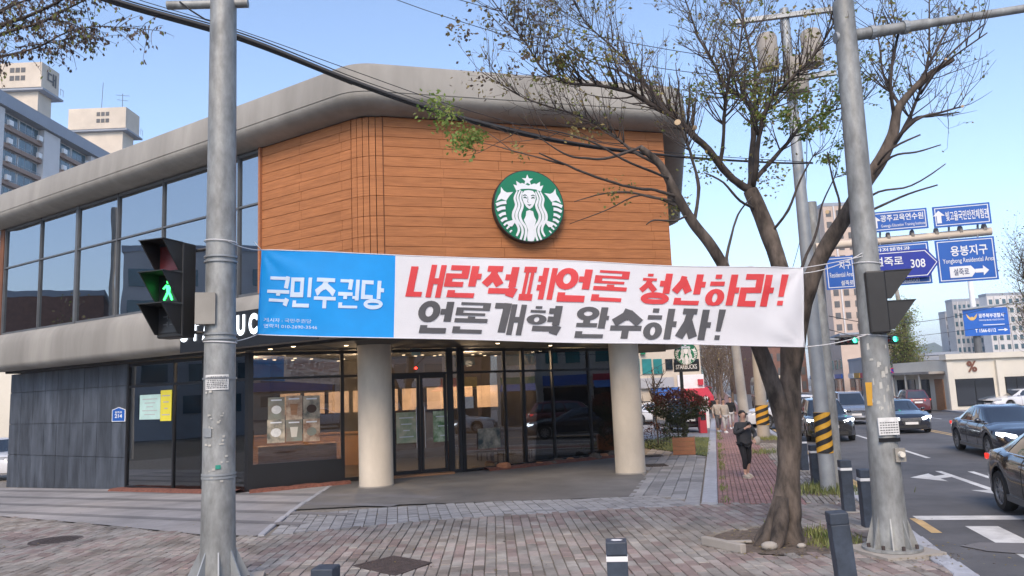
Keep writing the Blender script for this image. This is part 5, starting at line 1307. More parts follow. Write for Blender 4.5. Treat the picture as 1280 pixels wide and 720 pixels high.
# cables
def cable(name, pts, r, label, m='cable', n=8, k=40, taper=None):
    mb = MB(); P = [Vector(p) for p in pts]; out = []
    for i in range(len(P) - 1):
        p0, p1, p2, p3 = P[max(i - 1, 0)], P[i], P[i + 1], P[min(i + 2, len(P) - 1)]
        for j in range(k // (len(P) - 1)):
            t = j / (k // (len(P) - 1)); out.append(0.5 * ((2 * p1) + (p2 - p0) * t + (2 * p0 - 5 * p1 + 4 * p2 - p3) * t * t + (3 * p1 - p0 - 3 * p2 + p3) * t ** 3))
    out.append(P[-1]); mb.tube(out, [r * (1 if taper is None else fade(1, taper, max(0, (i / len(out) - .55) / .45))) for i in range(len(out))], n); o = mb.build(name, MT[m], smooth=True)
    return tag(o, label, 'cable') if label else o
Yc = lambda u: 12.6 + (u + 60) / 1080 * 3.2
CP = [(-20, -58), (135, -2), (300, 46), (440, 101), (560, 142), (690, 174), (830, 194), (960, 203), (1016, 204)]
b = empty('cable_bundle', at(440, 101, Yc(440)), 'thick black cable bundle crossing in front of the wood wall', 'cable')
for k, (du, dv, r) in enumerate(((0, 0, .036), (1, 3, .030), (-2, -2, .026), (3, -4, .014), (0, 5, .016))):
    o = cable('cable_strand', [at(u + du, v + dv, Yc(u) + .03 * k) for u, v in (CP if k == 0 else CP[:-1 - k])], r, None, taper=.45 if k == 0 else .3); o.parent = b; o.matrix_parent_inverse = Matrix.Translation(-b.location)
o = cable('cable_strand', [at(u, v, Yc(u)) for u, v in ((-20, -72), (150, -8), (300, 38), (440, 88), (560, 130), (690, 166), (830, 190), (1016, 203))], .008, None); o.parent = b; o.matrix_parent_inverse = Matrix.Translation(-b.location)
for pts, r, lab in (([(470, -10, 16), (560, 22, 16.2), (700, 62, 16.6), (860, 90, 17), (1008, 100, 17)], .009, 'thin wire sloping from the top edge into the tree, lower of two'),
                    ([(540, -10, 16), (640, 18, 16.2), (760, 48, 16.6), (900, 72, 17), (1008, 82, 17)], .009, 'thin wire sloping from the top edge into the tree, upper of two'),
                    ([(1010, 110, 17), (1000, 300, 30), (955, 440, 36)], .012, 'thin wire dropping steeply behind the big tree'),
                    ([(1036, 395, 24), (1100, 404, 32), (1180, 398, 40), (1290, 372, 44)], .014, 'thin wire across the road under the blue signs'),
                    ([(1036, 412, 24), (1100, 424, 32), (1180, 416, 42), (1290, 402, 46)], .012, 'thin wire across the road, second below the blue signs'),
                    ([(1010, 436, 40), (880, 436, 44), (800, 470, 44)], .012, 'thin wire from the street poles to the teal windowed block')):
    cable('wire', [at(*p) for p in pts], r, lab, k=24, n=5)

# ------------------------------------------------------------------ trees
def catmull(P, R, k=4):
    o, q = [], []
    for i in range(len(P) - 1):
        p0, p1, p2, p3 = P[max(i - 1, 0)], P[i], P[i + 1], P[min(i + 2, len(P) - 1)]
        for j in range(k):
            t = j / k; o.append(0.5 * ((2 * p1) + (p2 - p0) * t + (2 * p0 - 5 * p1 + 4 * p2 - p3) * t * t + (3 * p1 - p0 - 3 * p2 + p3) * t ** 3)); q.append(fade(R[i], R[i + 1], t))
    o.append(P[-1]); q.append(R[-1]); return o, q
def leaf_quad(mb, p, d, s_, R, m):
    d = Vector(d).normalized(); sd = d.cross(Vector((R.uniform(-1, 1), R.uniform(-1, 1), R.uniform(-1, 1)))).normalized() * s_ * R.uniform(.24, .38); d = d * s_
    mb.add([p, p + d * .5 + sd, p + d, p + d * .5 - sd], [(0, 1, 2, 3)], m)
class Grow:
    def __init__(s, seed, leafy=.0, leafset=(0,)): s.R = random.Random(seed); s.br = MB(); s.tw = MB(); s.lf = MB(); s.leafy = leafy; s.ls = leafset; s.tips = []
    def shoot(s, p, d, L, r, lvl, up=.25, wig=.22, end=.25):
        R = s.R; n = max(3, int(L / .14)) if lvl < 3 else 3; P = [Vector(p)]; d = Vector(d).normalized()
        for i in range(n):
            d = (d + Vector((R.gauss(0, wig), R.gauss(0, wig), R.gauss(0, wig) + up)) * (.35)).normalized(); P.append(P[-1] + d * L / n)
        rr = [fade(r, max(r * end, .0022), i / n) for i in range(n + 1)]
        (s.br if lvl < 2 else s.tw).tube(P, rr, 6 if lvl < 2 else 4 if lvl < 3 else 3, cap=lvl < 2)
        return P, rr
    def branch(s, p, d, L, r, lvl, maxl, dens=1.0, up=.25, leaf=None):
        R = s.R; P, rr = s.shoot(p, d, L, r, lvl, up); leaf = s.leafy if leaf is None else leaf
        if lvl < maxl:
            nn = max(1, int(L * (3.2, 5.0, 7.0, 8)[min(lvl, 3)] * dens))
            for k in range(nn):
                t = R.uniform(.18, 1.0); i = min(int(t * (len(P) - 1)), len(P) - 2); q = P[i].lerp(P[i + 1], t * (len(P) - 1) - i); ax_ = (P[i + 1] - P[i]).normalized()
                sd = Vector((R.gauss(0, 1), R.gauss(0, 1), R.gauss(0, .8) + .25)); sd = (sd - ax_ * sd.dot(ax_)).normalized()
                s.branch(q, ax_ * R.uniform(.5, 1.0) + sd * R.uniform(.5, .95), L * R.uniform(.32, .62) * (1.15 - .5 * t), max(rr[i] * .55, .003), lvl + 1, maxl, dens, up, leaf)
        else:
            s.tips.append((P[-1], (P[-1] - P[-2]).normalized()))
            if R.random() < leaf:
                for k in range(R.randint(2, 5)):
                    q = P[R.randint(1, len(P) - 1)]; leaf_quad(s.lf, q, (R.gauss(0, 1), R.gauss(0, 1), R.gauss(-.5, .7)), R.uniform(.03, .065), R, s.ls[R.randrange(len(s.ls))])
    def cluster(s, c, rad, n, size, mset):
        R = s.R
        for k in range(n):
            v = Vector((R.gauss(0, 1), R.gauss(0, 1), R.gauss(0, .8))) * rad * .5; leaf_quad(s.lf, Vector(c) + v, (R.gauss(0, 1), R.gauss(0, 1), R.gauss(-.35, .7)), size * R.uniform(.6, 1.2), R, mset[R.randrange(len(mset))])
LEAFM = [MT['leaf'], MT['leaf_y'], MT['leaf_b'], MT['leaf_g']]
# the big pruned street tree
TY = 11.25
tree = empty('street_tree', gp(985, 676), 'big pruned street tree with forked dark trunk and bare twigs beside the brick walk', 'tree')
tg = Grow(17, .5, (1, 0, 0, 1))
trunk = MB()
def limb(mb, L, n=12, k=4, wob=.0):
    P = [at(u, v, y) for u, v, y, r in L]; R_ = [r * (.80 if v < 600 or r < .05 else 1 - .2 * (690 - v) / 90) for u, v, y, r in L]; P, R_ = catmull(P, R_, k)
    if wob:
        for i in range(len(R_)): R_[i] *= 1 + wob * noise.noise(P[i] * 2.2)
    P = [p + Vector((noise.noise(p * 1.9), noise.noise(p * 1.9 + Vector((7, 0, 0))), noise.noise(p * 1.9 + Vector((0, 7, 0))))) * (0 if wob else min(.045, r * .9)) + Vector((noise.noise(p * 6), 0, noise.noise(p * 6 + Vector((3, 0, 0))))) * (0 if wob else min(.012, r * .4)) for p, r in zip(P, R_)]; R_ = [r * (1 + (.06 if wob else .2) * noise.noise(p * 5)) for p, r in zip(P, R_)]
    mb.tube(P, R_, n); return P, R_
base = gp(984, 678)
# trunk with flared foot
limb(trunk, [(975, 690, 11.25, .40), (977, 672, 11.25, .33), (981, 650, 11.25, .245), (984, 620, 11.25, .215), (986, 580, 11.25, .205), (987, 545, 11.25, .21), (987, 515, 11.25, .20), (988, 470, 11.3, .185), (989, 430, 11.3, .18), (985, 385, 11.35, .175), (975, 335, 11.45, .165), (962, 295, 11.6, .155), (948, 260, 11.7, .15), (938, 238, 11.75, .14)], 16, 5, .12)
limb(trunk, [(986, 560, 11.25, .16), (978, 520, 11.2, .165), (962, 470, 11.1, .15), (948, 432, 11.05, .14), (928, 385, 11.0, .125), (908, 340, 10.9, .11), (888, 306, 10.8, .10), (866, 278, 10.75, .092), (846, 244, 10.7, .082), (825, 206, 10.6, .07), (800, 184, 10.5, .05)], 14, 5, .10)
limb(trunk, [(990, 470, 11.3, .15), (1000, 400, 11.15, .16), (1013, 352, 11.0, .155), (1031, 312, 10.9, .145), (1056, 272, 10.8, .135), (1078, 234, 10.75, .125), (1100, 202, 10.7, .115), (1116, 168, 10.65, .095), (1122, 138, 10.6, .075), (1138, 116, 10.55, .06), (1160, 94, 10.5, .05), (1192, 74, 10.4, .04)], 14, 5, .10)
for a in (-2.95, -2.3):   # roots
    d = Vector((cos(a), sin(a), 0)); trunk.tube([base + d * .05 + Z * .62, base + d * .16 + Z * .32, base + d * .30 + Z * .08, base + d * .55 - Z * .10], [.09, .11, .10, .04], 12)
ob = trunk.build('trunk', MT['bark'], tree, smooth=True)
SEC = [  # secondary limbs: pixel, depth, radius
 [(938, 240, 11.75, .12), (915, 222, 11.6, .105), (892, 195, 11.4, .095), (866, 168, 11.2, .085), (838, 144, 11.0, .075), (810, 128, 10.9, .062), (780, 113, 10.7, .055), (746, 107, 10.5, .046), (710, 104, 10.3, .038), (679, 86, 10.2, .030), (660, 58, 10.1, .023), (642, 35, 10.0, .018), (612, -4, 9.9, .012)],
 [(838, 144, 11.0, .055), (813, 113, 11.1, .045), (786, 79, 11.3, .036), (758, 52, 11.4, .028), (734, 30, 11.5, .022), (712, -6, 11.6, .015)],
 [(892, 195, 11.4, .05), (860, 165, 11.9, .04), (825, 125, 12.3, .034), (790, 95, 12.6, .027), (735, 75, 12.8, .02), (690, 40, 13.0, .014)],
 [(938, 240, 11.75, .10), (940, 200, 11.9, .085), (941, 146, 12.0, .07), (927, 122, 12.1, .058), (906, 106, 12.1, .048), (890, 74, 12.2, .038), (871, 42, 12.3, .03), (855, -5, 12.4, .02)],
 [(940, 200, 11.9, .07), (944, 149, 12.3, .058), (944, 87, 12.5, .046), (934, 50, 12.6, .036), (922, -5, 12.7, .025)],
 [(942, 235, 11.75, .085), (946, 205, 11.5, .075), (958, 139, 11.2, .06), (979, 108, 11.0, .05), (1007, 80, 10.8, .04), (1030, 50, 10.6, .03), (1052, 10, 10.5, .02)],
 [(900, 205, 11.45, .06), (904, 165, 11.2, .05), (906, 132, 11.0, .043), (912, 98, 10.8, .036), (923, 66, 10.7, .028), (930, 10, 10.6, .02)],
 [(944, 226, 11.75, .07), (975, 190, 11.9, .055), (1007, 152, 12.0, .042), (1045, 138, 12.1, .028), (1080, 130, 12.1, .014)],
 [(990, 375, 11.35, .05), (1004, 330, 11.9, .042), (1020, 290, 12.3, .034), (1028, 255, 12.5, .026), (1046, 215, 12.6, .016)],
 [(866, 278, 10.75, .05), (874, 235, 10.7, .044), (865, 200, 10.6, .036), (858, 178, 10.5, .03), (848, 150, 10.4, .022)],
 [(906, 336, 10.9, .042), (912, 300, 11.2, .034), (922, 268, 11.4, .026), (940, 246, 11.5, .014)],
 [(846, 246, 10.7, .045), (820, 238, 10.5, .04), (795, 236, 10.3, .036), (756, 225, 10.0, .032), (710, 207, 9.8, .026), (674, 191, 9.6, .016)],
 [(825, 206, 10.6, .045), (795, 192, 10.8, .04), (765, 168, 11.0, .034), (735, 148, 11.2, .028), (695, 136, 11.3, .022), (650, 120, 11.4, .015), (606, 90, 11.5, .009)],
 [(800, 184, 10.5, .04), (765, 196, 10.2, .034), (730, 198, 9.9, .03), (705, 192, 9.8, .022), (672, 170, 9.7, .012)],
 [(850, 252, 10.7, .04), (815, 246, 10.9, .033), (780, 240, 11.0, .027), (745, 244, 11.2, .018), (718, 252, 11.3, .011)],
 [(866, 278, 10.75, .04), (840, 255, 11.0, .03), (800, 244, 11.2, .024), (760, 262, 11.3, .016), (712, 280, 11.4, .008)],
 [(835, 222, 10.6, .035), (790, 205, 10.0, .03), (745, 180, 9.7, .024), (700, 165, 9.5, .016), (640, 158, 9.3, .009)],
 [(860, 268, 10.75, .03), (842, 276, 10.5, .026), (818, 275, 10.4, .022), (808, 281, 10.4, .014)],
 [(1104, 198, 10.7, .06), (1128, 165, 10.9, .05), (1145, 128, 11.0, .04), (1157, 90, 11.1, .032), (1161, 45, 11.1, .024), (1162, -5, 11.1, .016)],
 [(1118, 145, 10.65, .05), (1113, 105, 10.4, .042), (1119, 60, 10.3, .034), (1127, 22, 10.2, .024)],
 [(1140, 116, 10.55, .04), (1165, 75, 10.7, .034), (1182, 40, 10.8, .028), (1200, 10, 10.8, .02)],
 [(1148, 112, 10.55, .035), (1178, 82, 10.2, .026), (1234, 41, 10.0, .016)], [(1150, 118, 10.5, .035), (1182, 74, 10.1, .025), (1231, 30, 9.9, .014)],
 [(1110, 188, 10.7, .04), (1145, 150, 10.3, .032), (1175, 140, 10.2, .026), (1203, 133, 10.1, .018)], [(1108, 195, 10.7, .04), (1140, 150, 10.9, .032), (1165, 145, 11.0, .026), (1199, 140, 11.1, .018)],
 [(1082, 228, 10.75, .035), (1115, 196, 10.4, .028), (1145, 190, 10.3, .022), (1176, 181, 10.2, .014)], [(1065, 262, 10.8, .036), (1098, 240, 10.4, .03), (1140, 232, 10.3, .022), (1182, 205, 10.2, .012)],
 [(1056, 274, 10.8, .04), (1090, 262, 10.5, .034), (1135, 243, 10.4, .027), (1172, 231, 10.3, .018)], [(1094, 210, 10.7, .03), (1116, 185, 10.3, .026), (1150, 168, 10.2, .02)],
 [(1044, 292, 10.85, .04), (1049, 255, 11.0, .034), (1040, 222, 11.1, .026), (1034, 190, 11.2, .016)],
 [(945, 262, 11.7, .04), (925, 250, 11.3, .034), (905, 228, 11.1, .028), (880, 216, 11.0, .018)],
 [(1126, 135, 10.6, .035), (1105, 95, 10.9, .028), (1098, 50, 11.0, .02), (1090, 10, 11.1, .012)],
 [(960, 295, 11.6, .04), (985, 262, 11.3, .034), (1000, 225, 11.2, .026), (1020, 190, 11.1, .016)],
]
STUB = {22, 23, 24, 25, 26, 28, 29, 13, 14, 16, 17}
for i, L in enumerate(SEC):
    L = [(u, v, y, r * .72) for u, v, y, r in L]
    P, rr = limb(tg.br, L, 8, 4)
    thin_ = L[-1][3] < .03
    n = int(len(P) * (2.5 if i not in STUB else 1.1)); side_right = L[0][0] > 1040
    for k in range(n):
        t = tg.R.uniform(.25, 1); j = min(int(t * (len(P) - 1)), len(P) - 2); ax_ = (P[j + 1] - P[j]).normalized()
        if P[j].z < 5.4: continue
        if side_right and tg.R.random() < .45: continue
        sd = Vector((tg.R.gauss(0, 1), tg.R.gauss(0, .8), tg.R.gauss(.55, .6))); sd = (sd - ax_ * sd.dot(ax_)).normalized()
        far_ = P[j].z > 7.6
        tg.branch(P[j], ax_ * .7 + sd * .75, tg.R.uniform(.5, 1.35) * (1.1 if far_ else .75), max(rr[j] * .42, .006), 1, 3 if far_ or tg.R.random() < .7 else 2, .8, .35)
    if i in STUB:
        d = (P[-1] - P[-2]).normalized(); X = d.orthogonal(); mb = tg.br
for c, rad, n, ms in (((548, 133, 9.8), .28, 70, (3, 3, 0)), ((560, 150, 9.7), .25, 60, (3, 0)), ((578, 176, 9.6), .22, 110, (3,)), ((596, 170, 9.6), .16, 50, (3, 0)), ((720, 118, 10.3), .35, 80, (1, 0)), ((735, 105, 10.3), .25, 50, (1, 0)), ((640, 40, 10), .5, 60, (1, 2)), ((620, 15, 9.9), .5, 60, (2, 1)), ((600, 100, 10), .3, 24, (1, 2)),
                      ((900, 170, 11.5), .4, 70, (0, 3)), ((880, 205, 11.5), .4, 80, (0, 3, 1)), ((965, 190, 12), .6, 130, (0, 3, 1)), ((1005, 170, 12), .55, 120, (0, 3)), ((1020, 200, 11.9), .5, 150, (3, 3, 0)), ((990, 215, 12), .5, 110, (0, 3)), ((960, 215, 12), .45, 90, (0, 1)), ((1065, 145, 11.8), .45, 80, (0, 3)), ((1000, 130, 12), .5, 80, (0, 1)),
                      ((990, 60, 12), .6, 90, (0, 1)), ((1010, 20, 12), .6, 80, (0, 1)), ((940, 20, 12), .6, 50, (1, 0)), ((850, 20, 12), .6, 40, (1, 2)), ((700, 10, 11), .6, 40, (1, 2)), ((590, 60, 10), .35, 40, (2, 1)), ((575, 35, 10), .25, 40, (2, 1)), ((845, 260, 11), .3, 40, (1, 0)), ((770, 240, 10.4), .3, 24, (1, 0)), ((1080, 30, 11), .5, 40, (0, 1)), ((720, 165, 10), .2, 20, (1,)), ((650, 190, 9.8), .15, 14, (1, 0))):
    C_ = at(*c); near = [p for p, d in tg.tips if (p - C_).length < rad * 2.4]
    if len(near) < 12: tg.cluster(C_, rad * .9, int(n * 2.2), .065, ms)
    else:
        for k in range(int(n * 3.4)):
            q = tg.R.choice(near) + Vector((tg.R.gauss(0, .05), tg.R.gauss(0, .05), tg.R.gauss(-.01, .05))); leaf_quad(tg.lf, q, (tg.R.gauss(0, 1), tg.R.gauss(0, 1), tg.R.gauss(-.4, .6)), .068 * tg.R.uniform(.6, 1.25), tg.R, ms[tg.R.randrange(len(ms))])
# low hanging sprig over the cable
for L in ([(705, 206, 9.8, .018), (672, 196, 9.7, .014), (640, 188, 9.65, .010), (610, 180, 9.6, .007), (580, 176, 9.6, .004)], [(640, 188, 9.65, .008), (610, 166, 9.65, .006), (580, 150, 9.7, .004), (548, 134, 9.8, .003)]): limb(tg.tw, L, 5, 3)
tg.br.build('branch', MT['bark2'], tree, smooth=True, fix=False); tg.tw.build('twig', MT['twig'], tree, fix=False)['kind'] = 'stuff'; tg.lf.build('foliage', LEAFM, tree, fix=False)['kind'] = 'stuff'
# pale pruning scars
sc = MB()
for u, v, y, r in ((847, 153, 10.3, .045), (868, 160, 10.6, .04), (1203, 133, 10.05, .02), (1182, 74, 10.05, .018), (1034, 265, 10.6, .03)): sc.lathe([(.001, .01), (r, .008), (r, 0)], at(u, v, y), (-.3, -1, .2), 10, cap=False)
sc.build('pruning_scar', MT['cut'], tree)
# tree at the left edge, its boughs reach into the picture
tl2 = empty('street_tree', (-10.2, 9.4, gz(-10.2, 9.4)), 'tree at the left edge with drooping twigs of small dry leaves', 'tree')
lg_ = Grow(5, .0, (2,)); b0 = Vector((-10.2, 9.4, gz(-10.2, 9.4)))
tr = MB(); P, R_ = catmull([b0, b0 + Vector((.1, 0, 2)), b0 + Vector((.3, .1, 4.2)), b0 + Vector((.6, 0, 5.6))], [.26, .2, .17, .13], 5); tr.tube(P, R_, 12); tr.build('trunk', MT['bark'], tl2, smooth=True)
fk_ = b0 + Vector((.6, 0, 5.6))
def pend(P, rr, dens):
    R = lg_.R
    for i in range(3, len(P)):
        for k in range(dens):
            p = P[i - 1].lerp(P[i], R.random()); L_ = R.uniform(.12, .45); d = Vector((R.gauss(.4, .5), R.gauss(0, .6), R.gauss(.05, .45))); Q, q_ = lg_.shoot(p, d, L_, .005, 3, -.5, .3)
            for m_ in range(R.randint(3, 7)):
                q = Q[R.randint(1, len(Q) - 1)]; leaf_quad(lg_.lf, q + Vector((R.gauss(0, .02), R.gauss(0, .02), 0)), (R.gauss(0, .35), R.gauss(0, .35), -1), R.uniform(.035, .07), R, 2 if R.random() < .8 else 0)
for L in ([(-60, 60, 9.2, .05), (0, 33, 9.0, .035), (40, 18, 8.9, .028), (80, -2, 8.8, .02), (120, -20, 8.7, .012)], [(-60, 70, 9.2, .04), (0, 44, 9.0, .03), (50, 28, 8.9, .02), (90, 8, 8.8, .014), (125, -8, 8.8, .008)],
          [(-50, 80, 9.2, .03), (0, 72, 9.1, .02), (45, 60, 9.0, .015), (85, 40, 8.9, .011), (130, 33, 8.8, .008), (198, 38, 8.7, .004)],
          [(-40, 40, 9.2, .03), (10, 10, 9.0, .02), (50, -4, 8.9, .012), (100, -14, 8.9, .006)], [(-30, 30, 9.4, .03), (0, 14, 9.4, .02), (30, -6, 9.4, .01)], [(60, 24, 8.9, .015), (90, 30, 8.8, .01), (120, 50, 8.8, .004)], [(20, 60, 9.0, .012), (60, 54, 9, .008), (100, 44, 8.9, .004)]):
    P, R_ = limb(lg_.br, L, 6, 4); pend(P, R_, 5)
for u, v in ((-60, 60), (-60, 70), (-50, 80), (-40, 85), (-40, 40), (-30, 30)):
    q = at(u, v, 9.2); P, R_ = catmull([fk_, fk_.lerp(q, .5) + Vector((0, .2, .25)), q], [.08, .06, .03], 5); lg_.br.tube(P, R_, 7)
for k in range(40):
    lg_.branch(fk_ + Vector((0, 0, .1)) * k * .06, (lg_.R.gauss(-.2, 1), lg_.R.gauss(-.4, 1), lg_.R.uniform(.3, 1.2)), lg_.R.uniform(1.2, 2.4), .03, 1, 2, .6)
for p, d in lg_.tips:
    for k in range(4): leaf_quad(lg_.lf, p + Vector((lg_.R.gauss(0, .05), lg_.R.gauss(0, .05), lg_.R.gauss(0, .05))), (0, 0, -1), .06, lg_.R, 2)
lg_.br.build('branch', MT['bark2'], tl2, smooth=True, fix=False); lg_.tw.build('twig', MT['twig'], tl2, fix=False)['kind'] = 'stuff'; lg_.lf.build('foliage', LEAFM, tl2, fix=False)['kind'] = 'stuff'
# smaller trees further off
MT['farbark'] = mat('pale brown bark', (.17, .125, .095), .9, var=.2, scale=6)
def far_tree(g, h, seed, label, leaf, ms, bt='bark2', spread=.8, trunk_h=.35, lean=0, dens=1.0, ncl=5, size=.12, n0=16, group=None, bark='bark2', r0_=.13):
    e = empty('street_tree', g, label, 'tree', group); G = Grow(seed, 0); t = MB(); top = g + Vector((lean, 0, h * .8)); P, R_ = catmull([g, g + Vector((lean * .2, 0, h * .2)), g + Vector((lean * .5, .1, h * .5)), top], [r0_, r0_ * .8, r0_ * .55, r0_ * .2], 4); t.tube(P, R_, 8); t.build('trunk', MT[bark], e, smooth=True)
    for k in range(n0):
        q = G.R.uniform(trunk_h, 1); i = int(q * (len(P) - 1)); a = G.R.uniform(0, 2 * pi); G.branch(P[i], (cos(a) * spread, sin(a) * spread, G.R.uniform(.4, 1.1)), h * G.R.uniform(.22, .42) * (1.2 - .5 * q), .035, 1, 2, dens * 2.5 / h ** .5, .3)
    for p, d in G.tips:
        if leaf and G.R.random() < leaf: G.cluster(p, h * .06, ncl, size, ms)
    G.br.build('branch', MT[bt], e, fix=False); G.tw.build('twig', MT['twig' if bt == 'bark2' else bt], e, fix=False)['kind'] = 'stuff'
    if G.lf.f: G.lf.build('foliage', LEAFM + [MT['leaf_r'], MT['leaf_d']], e, fix=False)['kind'] = 'stuff'
    return e
far_tree(gp(1135, 505), 9.0, 31, 'budding yellow green tree behind the pale pole across the road', 1, (0, 3, 0, 1), spread=.8, size=.17, n0=60, r0_=.2, trunk_h=.22, dens=1.6, ncl=9)
far_tree(at(1300, 470, 22) * 1 + Vector((0, 0, 0)) if False else Vector((16.2, 22.5, gz(16.2, 22.5))), 6.2, 33, 'bushy budding tree at the right edge beyond the dark sedan', .8, (0, 2, 3), spread=.55, size=.07, n0=30) if False else None
tr_ = Vector((27.2, 39.0, gz(27, 39))); far_tree(tr_, 10.2, 34, 'tall twiggy budding tree at the right edge beside the white shop', .5, (0, 1, 2), spread=.5, size=.10, n0=46, r0_=.14, dens=1.7, ncl=7)
for i, (u, v, h) in enumerate(((905, 522, 9.5), (899, 515, 11), (917, 513, 12), (890, 512, 10))):
    far_tree(gp(u, v), h, 41 + i, ['bare brownish street tree nearest along the brick walk', 'second bare tree behind it along the walk', 'bare tree by the far poles on the kerb side', 'bare tree close to the far shop fronts'][i], .12, (1, 2), spread=.6, size=.18, n0=34, r0_=.14, dens=1.9, trunk_h=.25, bt='farbark', bark='farbark')
far_tree(gp(823, 557), 3.4, 51, 'thin young bare tree on the lawn left of the red bush', .1, (2,), spread=.7, n0=10, r0_=.04)
# red leaved bush in the wooden planter
def bush(c, rx, rz, n, ms, seed, label, name='bush', stem=True, size=.05):
    R = random.Random(seed); e = empty(name, (c[0], c[1], gz(c[0], c[1])), label, 'bush'); mb = MB(); G = Grow(seed)
    for k in range(n):
        while True:
            v = Vector((R.uniform(-1, 1), R.uniform(-1, 1), R.uniform(-1, 1)))
            if v.length < 1: break
        v = v.normalized() * (.55 + .45 * v.length); q = 1 + .42 * noise.noise(v * 2.6 + Vector((seed, 0, 0)))
        p = Vector((c[0] + v.x * rx * q, c[1] + v.y * rx * q, c[2] + v.z * rz * q)); top = v.z > .05 + R.gauss(0, .25)
        leaf_quad(mb, p, (v.x + R.gauss(0, .6), v.y + R.gauss(0, .6), v.z + R.gauss(.2, .6)), size * R.uniform(.7, 1.4), R, ms[0] if top else ms[1])
    mb.build('foliage', LEAFM + [MT['leaf_r'], MT['leaf_d']], e, fix=False)
    if stem:
        g = Vector((c[0], c[1], gz(c[0], c[1])))
        for k in range(5):
            a = R.uniform(0, 6.28); G.br.tube([g + Vector((cos(a) * .06, sin(a) * .06, 0)), g + Vector((cos(a) * .12, sin(a) * .12, (c[2] - g.z) * .6)), Vector(c) + Vector((cos(a) * rx * .6, sin(a) * rx * .6, 0))], [.03, .022, .01], 5)
        G.br.build('stem', MT['bark2'], e)
pcen = gp(856, 568); bz_ = at(856, 507, pcen.y + .2).z
bush((pcen.x, pcen.y + .45, bz_), .95, .52, 5200, (4, 5), 3, 'round red topped shrub clipped to a ball above the wooden planter', size=.075)
bush((pcen.x - .25, pcen.y + .2, at(846, 537, pcen.y).z), .45, .38, 900, (5, 5), 4, 'low dark green shrub under the red ball', stem=False, size=.06)
bush((pcen.x - .95, pcen.y + .3, at(828, 545, pcen.y).z), .35, .45, 500, (4, 5), 6, 'low reddish shrub left of the planter', stem=False, size=.06)
pe = empty('planter', (pcen.x, pcen.y, pcen.z), 'square wooden planter box at the edge of the lawn', 'planter'); R = Matrix.Rotation(walk_ang, 3, 'Z')
for k in range(4): MB().box(pcen + R @ Vector((0, -.34, .09 + .145 * k)), (.74, .04, .135), R).build('plank', MT['plant'], pe); MB().box(pcen + R @ Vector((-.35, 0, .09 + .145 * k)), (.04, .64, .135), R).build('plank', MT['plant'], pe); MB().box(pcen + R @ Vector((.35, 0, .09 + .145 * k)), (.04, .64, .135), R).build('plank', MT['plant'], pe)
MB().box(pcen + R @ Vector((0, 0, .55)), (.66, .62, .04), R).build('soil_top', MT['earth'], pe)

# ------------------------------------------------------------------ vehicles
def interp(T, x):
    if x <= T[0][0]: return T[0][1]
    for (a, b), (c, d) in zip(T, T[1:]):
        if x <= c: q = (x - a) / (c - a); q = q * q * (3 - 2 * q) * .5 + q * .5; return b + (d - b) * q
    return T[-1][1]
CARS = {}
def paintm(name, col, met=0): return mat(name, col, .25, metal=met, var=.0, coat=1, spec=.6)
SPEC = dict(
 sedan=dict(L=4.95, W=1.88, H=1.46, wr=.335, wx=(1.48, -1.46), top=[(-2.48, .80), (-2.38, .98), (-1.7, 1.04), (-1.0, 1.0), (1.0, .98), (1.35, .955), (2.05, .84), (2.33, .74), (2.48, .58)], cab=(1.12, .28, -.95, -2.0), belt=.97, sill=.24, bh=.80, rh=.60),
 suv=dict(L=4.75, W=1.90, H=1.72, wr=.37, wx=(1.42, -1.42), top=[(-2.38, .98), (-2.3, 1.12), (-1.6, 1.12), (1.05, 1.08), (1.4, 1.06), (2.0, .98), (2.25, .90), (2.38, .74)], cab=(1.15, .45, -1.85, -2.26), belt=1.07, sill=.30, bh=.83, rh=.64),
 van=dict(L=4.9, W=1.92, H=1.86, wr=.36, wx=(1.5, -1.5), top=[(-2.45, 1.0), (-2.38, 1.12), (-1.6, 1.12), (1.3, 1.08), (1.7, 1.03), (2.2, .92), (2.4, .82), (2.45, .7)], cab=(1.55, .6, -2.1, -2.36), belt=1.07, sill=.26, bh=.85, rh=.68))
